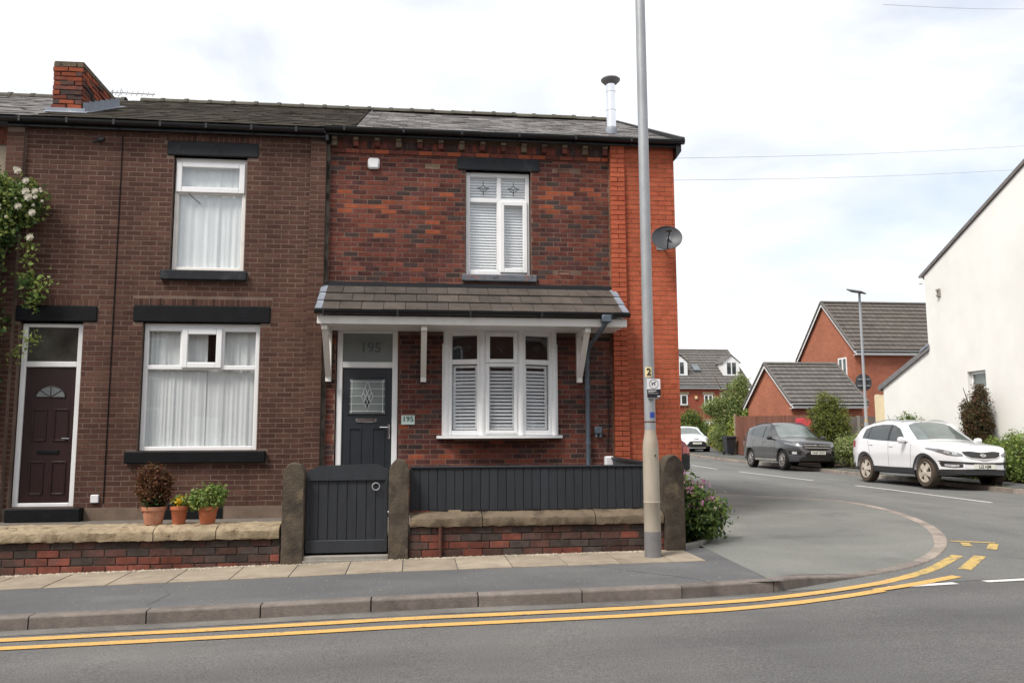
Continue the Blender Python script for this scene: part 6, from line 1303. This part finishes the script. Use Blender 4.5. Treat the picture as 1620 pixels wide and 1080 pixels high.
# brown close-boarded fence along the side road
fz = lambda y: far_z(17.2, y)
bf = thing('board_fence', 'brown close-boarded fence along the side road behind the dark grey car', 'fence', (17.2, 18.8, 0)); n_ = 52
bme = MB().box(-.012, .012, .004, .146, 0, 1.86, .004).mesh('board', 'fence_wood')
for i in range(n_): y = 18.9+i*.15; o = place('board', bme, bf, (random.uniform(-.008, .008), y-18.8, fz(y)+.02+random.uniform(-.012, .012)))
for y in (18.72, 26.8): MB().box(-.05, .06, y-18.8-.06, y-18.8+.06, 0, fz(y)+2.0, .01).build('fence_post', 'concrete' if y < 20 else 'sandstone', bf)
for z in (.4, 1.5): MB().box(.02, .07, .0, 8, z+.4, z+.5).build('rail', 'fence_wood', bf)
gf = thing('board_fence', 'grey weathered board fence between the dark green conifer and the white lean-to', 'fence', (17.3, 18.72, 0)); bme = MB().box(.004, .146, -.012, .012, 0, 1.45, .004).mesh('board', 'fence_grey')
for i in range(24): place('board', bme, gf, (i*.15, 0, far_z(17.3+i*.15, 18.7)+.05))
MB().box(0, 3.6, -.02, .03, far_z(19, 18.7)+1.52, far_z(19, 18.7)+1.82).build('top_board', 'fence_grey', gf)
for i in range(3): MB().box(i*1.8-.05, i*1.8+.05, -.06, .06, 0, far_z(19, 18.7)+1.85).build('fence_post', 'concrete', gf)
cb_ = MB(); cb_.box(0, .06, 0, .62, 0, 2.45, .01); cb_.prism([(0, 2.45), (.62, 2.45), (.55, 2.52), (.05, 2.47)], 0, .06, 'x'); cb_ = cb_.build('side_gate', 'cream_board'); cb_.location = (WX+.05, 13.37, far_z(17, 13.5)); tag(cb_, 'cream painted boarded side gate at the end of the white lean-to', 'gate')
def wheelie_bin(label, loc, rz, body, lid, tilt=0., group=None, s=1.):
    t = thing('wheelie_bin', label, 'bin', loc, rz, group); t.scale = (s, s, s)
    b = MB(); a, c = .21, .28; b.add([(-a, -a, .06), (a, -a, .06), (a, a, .06), (-a, a, .06), (-c, -.28, .95), (c, -.28, .95), (c, .30, .95), (-c, .30, .95)], [(0, 3, 2, 1), (0, 1, 5, 4), (1, 2, 6, 5), (2, 3, 7, 6), (3, 0, 4, 7), (4, 5, 6, 7)]); b.box(-.29, .29, -.30, .31, .90, .955, .01); b.build('bin_body', body, t)
    l_ = MB(Matrix.Translation((0, .3, .955)) @ Matrix.Rotation(R(-tilt), 4, 'X')); l_.prism([(-.62, 0), (.02, 0), (.02, .07), (-.1, .10), (-.5, .09), (-.62, .03)], -.30, .30, 'x'); l_.build('lid', lid, t)
    MB().tube([(-.25, .36, 1.0), (.25, .36, 1.0)], .018, 8).build('handle', body, t)
    for s_ in (-1, 1): w = MB(); w.lathe([(.03, -.03), (.10, -.03), (.10, .03), (.03, .03)], (s_*.24, .22, .10), 14, 'x'); w.build('wheel', 'tyre', t)
    return t
wheelie_bin('black wheelie bin standing on the pavement before yellow-green shrubs', (16.76, 26.55, far_z(16.8, 26.5)), R(4), 'bin_black', 'bin_black', 0., None, .88)
rpn = MB(); rpn.box(0, .06, 0, .62, 0, 1.78, .02); rpn = rpn.build('plastic_panel', 'red_plastic'); rpn.location = (16.9, 18.2, far_z(16.9, 18.4)); rpn.rotation_euler = (0, R(7), R(62)); tag(rpn, 'tall red plastic panel leaning against the brown fence behind the dark grey car', 'panel')
for a, c, l in (((5.4, 3, 6.95), (19.27, 9, 9.94), 'upper overhead wire running from the end house across to the right'), ((5.4, 3, 6.5), (19.21, 9, 9.22), 'lower overhead wire running from the end house across to the right'), ((11.4, 3.2, 10.7), (19.9, 7.5, 13.5), 'overhead wire crossing the top right corner of the sky')):
    p = [tuple(Vector(a)*(1-s)+Vector(c)*s-Vector((0, 0, .25*math.sin(math.pi*s)*.3))) for s in np.linspace(0, 1, 13)]
    tag(MB().tube(p, .004, 5).build('overhead_wire', 'galv'), l, 'wire', 'overhead wires')

# ================================================================== PLANTS
def leaf_mesh(name, C, size, mat, elong=1.6, out=None, outw=.5, upw=.3, fold=.25, cup=0.):
    """one small folded leaf (two triangles each side of the rib) at every centre"""
    C = np.asarray(C, float); n_ = len(C); nr = rng.normal(size=(n_, 3)); nr /= np.linalg.norm(nr, axis=1)[:, None]
    if out is not None: o = C-np.asarray(out); o /= (np.linalg.norm(o, axis=1)[:, None]+1e-6); nr = nr+o*outw
    nr[:, 2] += upw; nr /= np.linalg.norm(nr, axis=1)[:, None]
    r = rng.normal(size=(n_, 3)); u = np.cross(nr, r); u /= np.linalg.norm(u, axis=1)[:, None]; v = np.cross(nr, u)
    s = size*rng.uniform(.6, 1.35, size=(n_, 1)); a = u*s*elong*.5; w = v*s*.5; f = nr*s*fold*.5
    V = np.stack([C-a, C+w+f, C+a, C-w+f], 1).reshape(-1, 3)
    me = bpy.data.meshes.new(name); me.vertices.add(n_*4); me.vertices.foreach_set('co', V.ravel()); me.loops.add(n_*6); me.polygons.add(n_*2)
    idx = (np.arange(n_)*4)[:, None]+np.array([0, 1, 2, 0, 2, 3]); me.loops.foreach_set('vertex_index', idx.ravel().astype(np.int32)); me.polygons.foreach_set('loop_start', (np.arange(n_*2)*3).astype(np.int32))
    me.update(calc_edges=True); me.validate(); me.materials.append(M[mat]); return me
def clumps(ells, n_cl, per, sig, shell=.55, flat=1.):
    """leaf centres gathered in clumps inside ellipsoids (cx,cy,cz,rx,ry,rz)"""
    P = []; vol = np.array([e[3]*e[4]*e[5] for e in ells])**.7; vol /= vol.sum()
    for e, f in zip(ells, vol):
        k = max(3, int(n_cl*f)); d = rng.normal(size=(k, 3)); d /= np.linalg.norm(d, axis=1)[:, None]; r = (shell+(1-shell)*rng.random((k, 1)))**.7*rng.uniform(.8, 1.1, (k, 1))
        cc = np.array(e[:3])+d*r*np.array(e[3:]); 
        for c in cc: m_ = int(per*rng.uniform(.5, 1.5)); P.append(c+rng.normal(size=(m_, 3))*sig*np.array([1, 1, flat])*rng.uniform(.6, 1.3))
    return np.concatenate(P)
def plant(name, label, cat, base, ells, n_cl, per, sig, size, mat, stems=None, shell=.55, elong=1.6, second=None, group=None, trunk_mat='bark', zmin=None, part='foliage'):
    t = thing(name, label, cat, base, 0, group); P = clumps(ells, n_cl, per, sig, shell); P = P[P[:, 2] > (zmin if zmin is not None else .01)]
    ctr = np.mean([e[:3] for e in ells], 0)
    if second: k = rng.random(len(P)) < second[1]; link(part, leaf_mesh(part, P[k], size, second[0], elong, ctr), t); P = P[~k]
    link(part, leaf_mesh(part, P, size, mat, elong, ctr), t)
    for i, (path, r) in enumerate(stems or []):
        MB().tube(path, r, 7).build('trunk' if i == 0 else 'branch', trunk_mat, t, True)
    return t
def branches(h, k, spread, r0, seed):
    rr = random.Random(seed); out = [([(0, 0, 0), (rr.uniform(-.05, .05), 0, h*.5), (rr.uniform(-.1, .1), rr.uniform(-.1, .1), h)], [r0, r0*.7, r0*.3])]
    for i in range(k):
        a = rr.uniform(0, 6.28); z = h*rr.uniform(.25, .75); e = spread*rr.uniform(.6, 1); out.append(([(0, 0, z), (math.cos(a)*e*.5, math.sin(a)*e*.5, z+h*.15), (math.cos(a)*e, math.sin(a)*e, z+h*rr.uniform(.2, .4))], [r0*.5, r0*.3, r0*.12]))
    return out
# climbing rose at the left edge
rs_ = thing('climbing_rose', 'climbing rose with white blooms over the left end of the brown brick house', 'plant', (-4.62, -.22, .26))
B0 = np.array((-4.62, -.22, .26))
el = [(-4.50, -.28, 4.95, .42, .16, .30), (-4.28, -.25, 4.75, .32, .14, .28), (-4.75, -.3, 4.7, .3, .18, .5), (-4.72, -.3, 4.1, .26, .16, .45), (-4.74, -.3, 3.5, .26, .16, .42), (-4.68, -.3, 3.0, .32, .16, .3), (-4.72, -.3, 2.5, .26, .15, .5), (-4.70, -.3, 1.9, .2, .13, .45), (-4.62, -.3, 4.35, .3, .15, .35), (-4.08, -.2, 3.42, .10, .06, .07), (-4.16, -.22, 3.66, .06, .05, .10)]
P = clumps([(e[0]-B0[0], e[1]-B0[1], e[2]-B0[2], *e[3:]) for e in el], 640, 26, .06, .2); k = rng.random(len(P)) < .45
lowr = (P[:, 2] < 4.05) & (rng.random(len(P)) < .7); link('foliage', leaf_mesh('foliage', P[lowr], .045, 'leaf_dark', 1.5), rs_); k = k & ~lowr; link('foliage', leaf_mesh('foliage', P[~k & ~lowr], .045, 'leaf_rose', 1.5), rs_); link('foliage', leaf_mesh('foliage', P[k], .048, 'leaf_light', 1.5), rs_)
st = MB()
for i in range(11):
    x = -.15+random.uniform(-.12, .15); st.tube([(x, .05, .0), (x+random.uniform(-.1, .1), 0, 1.2), (x+random.uniform(-.15, .2), -.03, 2.6), (x+random.uniform(-.1, .35), -.05, 3.9), (x+random.uniform(.0, .6), -.08, 4.7)], [.014, .012, .009, .007, .004], 6)
for a in ((.2, 3.2, .68, 3.25), (.15, 4.2, .55, 3.5), (.4, 4.4, .46, 3.65), (.1, 2.4, .62, 2.55), (.1, 2.35, .45, 2.2)): st.tube([(a[0], .02, a[1]), ((a[0]+a[2])/2, -.04, (a[1]+a[3])/2+.1), (a[2], -.02, a[3])], [.006, .005, .003], 5)
st.build('stems', 'bark', rs_, True)
extra = np.concatenate([np.array((x, -.04, z))+rng.normal(size=(22, 3))*np.array((.07, .03, .07)) for x, z in ((.66, 3.25), (.55, 3.3), (.5, 3.5), (.46, 3.65), (.6, 3.05), (.62, 2.55), (.5, 2.5), (.4, 2.35), (.72, 3.42), (.48, 3.8), (.44, 3.95))]); link('foliage', leaf_mesh('foliage', extra, .045, 'leaf_light', 1.5), rs_)
def bloom(r, mat='petal_white'):
    C_ = []; b = MB()
    for ring, (k, rad, tl) in enumerate(((8, 1.0, .15), (7, .72, .5), (5, .42, .85), (3, .18, 1.05))):
        for i in range(k):
            a = 2*math.pi*(i+ring*.37)/k; c_, s_ = math.cos(a), math.sin(a); o = Vector((c_*rad*r*.62, -r*(.12+.5*tl), s_*rad*r*.62)); tx = Vector((-s_, 0, c_)); ux = Vector((c_*.9, -.3-.35*tl, s_*.9)).normalized()
            b.add([tuple(o-ux*r*.42), tuple(o+tx*r*.36), tuple(o+ux*r*.42), tuple(o-tx*r*.36)], [(0, 1, 2), (0, 2, 3)])
    return b.mesh('bloom', mat)
bm1 = bloom(.058); bm2_ = bloom(.03)
BL = [(15, 281, 1), (14, 312, 1.25), (54, 278, 1), (66, 293, .95), (68, 311, 1.1), (73, 320, 1.15), (82, 310, .9), (57, 335, 1), (80, 345, 1), (78, 384, 1), (18, 354, .8), (84, 320, .6), (90, 306, .4), (92, 310, .4), (93, 325, .4), (53, 322, .4), (29, 334, .4), (40, 352, .4), (80, 332, .45), (30, 340, .4), (16, 300, .4), (48, 273, .5)]
for px, py, s in BL:
    x = -4.72+(px/1620)*13.6*.665+.02*0; 
    x = -4.745+(px)*.00872+(py-300)*.00022*0; z = 5.365-(py-262)*.00905
    place('bloom', bm1 if s > .7 else bm2_, rs_, (x-B0[0]+.0, -.42-B0[1]-random.uniform(0, .05), z-B0[2]), 0, (s if s > .7 else s*2,)*3)
# potted plants on the left yard
def pot(label, x, y, r, h, mat):
    t = thing('potted_plant', label, 'potted plant', (x, y, .436), 0, 'potted plants')
    b = MB(); b.lathe([(r*.66, 0), (r*.70, .01), (r*.90, h*.78), (r*.92, h*.79), (r*1.0, h*.80), (r*1.02, h*.98), (r*.99, h), (r*.90, h), (r*.86, h*.9), (.01, h*.88)], n=28); b.build('pot', mat, t, True); MB().lathe([(r*.86, h*.88), (r*.84, h*.9), (.01, h*.91)], n=20).build('soil', 'soil', t); return t
PY = -2.53
def pot_xz(px): return 0
p1 = pot('terracotta pot holding a tall browned box bush, leftmost of the three pots', -1.585, PY, .138, .20, 'terracotta_pale')
P = clumps([(0, 0, .43, .175, .17, .25)], 200, 34, .030, .35); link('foliage', leaf_mesh('foliage', P, .022, 'leaf_brown', 1.5, (0, 0, .5)), p1)
P = clumps([(0, 0, .30, .11, .11, .11)], 40, 34, .035, .2); link('foliage', leaf_mesh('foliage', P, .022, 'leaf_dark', 1.5, (0, 0, .5)), p1)
st = MB(); 
for i in range(26): a = random.uniform(0, 6.28); e = random.uniform(.03, .2); st.tube([(0, 0, .18), (math.cos(a)*e*.45, math.sin(a)*e*.45, .4), (math.cos(a)*e*.85, math.sin(a)*e*.85, random.uniform(.5, .7))], [.006, .004, .002], 5)
st.build('stems', 'bark', p1)
p2 = pot('small orange pot with yellow flowers between the two larger pots', -1.305, PY, .100, .205, 'terracotta')
P = clumps([(.01, 0, .235, .085, .08, .045)], 16, 14, .03, .2); link('foliage', leaf_mesh('foliage', P, .035, 'leaf_light', 1.6), p2); P = clumps([(.0, -.02, .27, .085, .08, .035)], 11, 9, .018, .4); link_stuff('flowers', leaf_mesh('flowers', P, .028, 'petal_yellow', 1.1), p2)
p3 = pot('orange pot overflowing with bright green bushy leaves, nearest the window', -.985, PY, .118, .20, 'terracotta')
P = clumps([(0, 0, .28, .19, .15, .09), (.07, -.02, .33, .13, .11, .08), (-.12, -.02, .27, .10, .10, .07)], 120, 26, .032, .4); k = rng.random(len(P)) < .35; link('foliage', leaf_mesh('foliage', P[~k], .032, 'leaf_mid', 1.4, (0, 0, .3)), p3); link('foliage', leaf_mesh('foliage', P[k], .03, 'leaf_light', 1.4, (0, 0, .3)), p3)
# pink flowering bush at the corner post
pk_ = plant('flowering_bush', 'leafy green bush with small pink flowers beside the corner gate post', 'bush', (5.0, -2.05, ground_z(5, -2)), [(-.02, 0, .32, .38, .42, .32), (.18, .05, .35, .27, .32, .24), (-.12, .1, .62, .18, .3, .22), (.0, .3, .4, .35, .4, .35)], 260, 34, .055, .036, 'leaf_mid', None, .45, 1.7, ('leaf_dark', .45))
P = clumps([(.0, -.05, .62, .32, .35, .22), (.25, 0, .42, .18, .3, .18), (-.12, .0, .75, .2, .3, .16)], 95, 7, .016, .75); link_stuff('flowers', leaf_mesh('flowers', P, .030, 'petal_pink', 1.1), pk_)
P = clumps([(.0, -.15, .45, .32, .3, .25)], 14, 5, .012, .8); link_stuff('flowers', leaf_mesh('flowers', P, .024, 'petal_white', 1.1), pk_)
st = MB()
for i in range(14): a = random.uniform(0, 6.28); e = random.uniform(.1, .3); st.tube([(0, 0, 0), (math.cos(a)*e*.6, math.sin(a)*e*.6, .3), (math.cos(a)*e, math.sin(a)*e, .6)], [.008, .006, .003], 5)
st.build('stems', 'bark', pk_)
struct(patch_sheet([(4.66, -2.62), (5.15, -2.2), (5.5, -1.5), (5.5, 0), (4.7, 0)], 'soil', ground_z, 'flower_bed', None, .006))
eb = [(4.66, -2.66), (4.95, -2.42), (5.18, -2.12), (5.38, -1.7), (5.52, -1.2), (5.55, -.6)]
be = struct(bpy.data.objects.new('bed_edging', None)); COL.objects.link(be)
for i in range(len(eb)-1): sweep_stone(eb[i], eb[i+1], ground_z(*eb[i])+.05, ground_z(*eb[i+1])+.05, .06, 'edging_stone', be, 'concrete', 0)
# shrubs and trees along the side road
zz = lambda x, y: far_z(x, y)+.02
plant('conifer', 'rounded dark green conifer between the brown fence and the grey fence', 'tree', (17.05, 17.2, zz(17, 17.2)), [(0, 0, .95, .85, .75, .95), (-.18, 0, 1.65, .62, .55, .75), (.28, 0, 1.65, .58, .55, .65), (-.15, 0, 2.25, .3, .3, .5), (.25, 0, 2.15, .28, .28, .42)], 850, 34, .075, .030, 'leaf_conifer', branches(2.4, 5, .5, .07, 1), .5, 2.4, ('leaf_conifer_dark', .28))
plant('variegated_shrub', 'pale variegated shrub on the verge between the two parked crossovers', 'shrub', (16.75, 14.9, zz(16.7, 14.9)), [(-.05, 0, .55, .62, .7, .55), (.3, -.3, .75, .5, .5, .5), (.6, -.6, .95, .4, .4, .4), (.3, .5, .5, .5, .5, .5)], 420, 30, .085, .045, 'leaf_variegated', branches(1.0, 5, .4, .03, 2), .5, 1.5, ('leaf_mid', .45))
plant('shrub', 'bright green leafy shrub behind the rear of the white crossover', 'shrub', (16.35, 13.2, zz(16.3, 13.2)), [(0, 0, .45, .45, .5, .45), (.25, .3, .8, .4, .4, .35)], 280, 28, .075, .045, 'leaf_mid', branches(.9, 4, .3, .03, 3), .5, 1.5, ('leaf_light', .5))
plant('shrub', 'airy grey-green shrub with loose twigs below the white lean-to', 'shrub', (16.72, 11.5, zz(16.7, 11.5)), [(0, 0, .7, .3, .8, .7), (.0, .2, 1.4, .22, .55, .42), (0, -.3, 1.15, .22, .5, .4)], 260, 26, .08, .038, 'leaf_mid', branches(1.6, 7, .5, .03, 4), .4, 1.7, ('leaf_dark', .4))
plant('conifer', 'narrow brown and green conifer beside the window of the white house', 'tree', (16.55, 8.25, zz(16.5, 8.2)), [(0, 0, .7, .42, .45, .75), (0, -.1, 1.4, .36, .38, .65), (0, -.25, 1.95, .22, .22, .55), (0, .25, 1.65, .22, .2, .45)], 620, 34, .06, .026, 'leaf_conifer_dark', branches(2.2, 5, .3, .06, 5), .5, 2.6, ('leaf_brown', .42))
plant('hedge', 'bright green hedge at the right edge in front of the white wall', 'hedge', (16.3, 6.2, zz(16.3, 6.2)), [(0, 0, .6, .5, .75, .65), (.1, .8, .55, .5, .7, .6), (.2, -.9, .65, .5, .8, .65), (0, 1.6, .4, .35, .5, .42)], 560, 30, .08, .042, 'leaf_mid', branches(.9, 5, .4, .04, 6), .5, 1.5, ('leaf_light', .45))
plant('willow_tree', 'loose feathery green tree behind the end of the brown fence', 'tree', (17.5, 28.2, zz(17, 28)), [(-.1, 0, 2.2, 1.2, .8, .75), (.4, 0, 2.9, .7, .6, .7), (.65, 0, 3.5, .35, .35, .6), (-.8, 0, 2.35, .6, .5, .4), (.3, .2, 1.5, 1.0, .7, .55), (-.6, -.3, .9, .55, .5, .75)], 560, 30, .13, .050, 'leaf_willow', branches(3.6, 9, 1.2, .1, 7), .35, 2.6, ('leaf_mid', .3))
plant('shrub', 'dark rounded bush in front of the distant red brick house', 'shrub', (18.0, 36.0, zz(18, 36)), [(0, 0, 1.0, 1.1, 1.0, .95), (.1, 0, 1.75, .65, .6, .55), (-.6, 0, .8, .7, .7, .7)], 520, 34, .13, .055, 'leaf_conifer', branches(2, 6, .8, .08, 8), .5, 1.8, ('leaf_dark', .45))
plant('shrub', 'yellow-green shrub behind the black wheelie bin', 'shrub', (17.75, 30.4, zz(17.7, 30)), [(.2, 0, .5, .6, .5, .5), (.6, .2, 1.0, .5, .5, .6), (0, .5, .8, .5, .5, .5)], 360, 26, .10, .05, 'leaf_yellow', branches(1.2, 4, .4, .04, 9), .5, 1.5, ('leaf_mid', .5))
plant('shrub', 'yellow-leaved shrub at the near end of the brown fence beside the wheelie bin', 'shrub', (17.35, 27.4, zz(17.3, 27.4)), [(0, 0, .6, .38, .5, .6), (.1, .2, 1.3, .3, .4, .5)], 170, 22, .09, .085, 'leaf_light', branches(1.2, 4, .3, .04, 10), .5, 1.5, ('leaf_yellow', .35))
plant('shrub', 'light green bush showing over the brown fence by the garage gable', 'shrub', (18.2, 26.9, zz(18, 27)), [(0, 0, 1.7, .6, .6, .7), (.3, 0, 2.1, .4, .4, .5)], 180, 22, .12, .09, 'leaf_light', branches(1.8, 4, .4, .05, 11), .4, 1.7)
plant('hedge', 'low mixed green hedge closing the view between the small white car and the bin', 'hedge', (18.5, 40, zz(18.5, 40)), [(-3, 0, .7, 1.5, .6, .8), (-1, 0, .8, 1.4, .6, .9), (1, 0, .8, 1.4, .6, .9), (3, 0, .9, 1.4, .6, 1.0)], 700, 26, .16, .07, 'leaf_mid', branches(1, 5, 1, .06, 12), .4, 1.6, ('leaf_yellow', .25))
# ragged grass along the far kerb
gr = MB()
for i in range(900):
    y = random.uniform(3.5, 30); x = float(np.interp(y, [p[1] for p in FK], [p[0] for p in FK]))+random.uniform(.0, .16) if random.random() < .8 else 16.2+random.uniform(-.1, .2); h = random.uniform(.02, .07); s = .006; z = far_z(x, y)
    gr.add([(x-s, y, z), (x+s, y, z), (x+random.uniform(-.03, .03), y+random.uniform(-.02, .02), z+h)], [(0, 1, 2)])
tag(gr.build('grass', 'leaf_mid', None, False, 'stuff'), 'thin grass growing along the far kerb of the side road', 'grass')
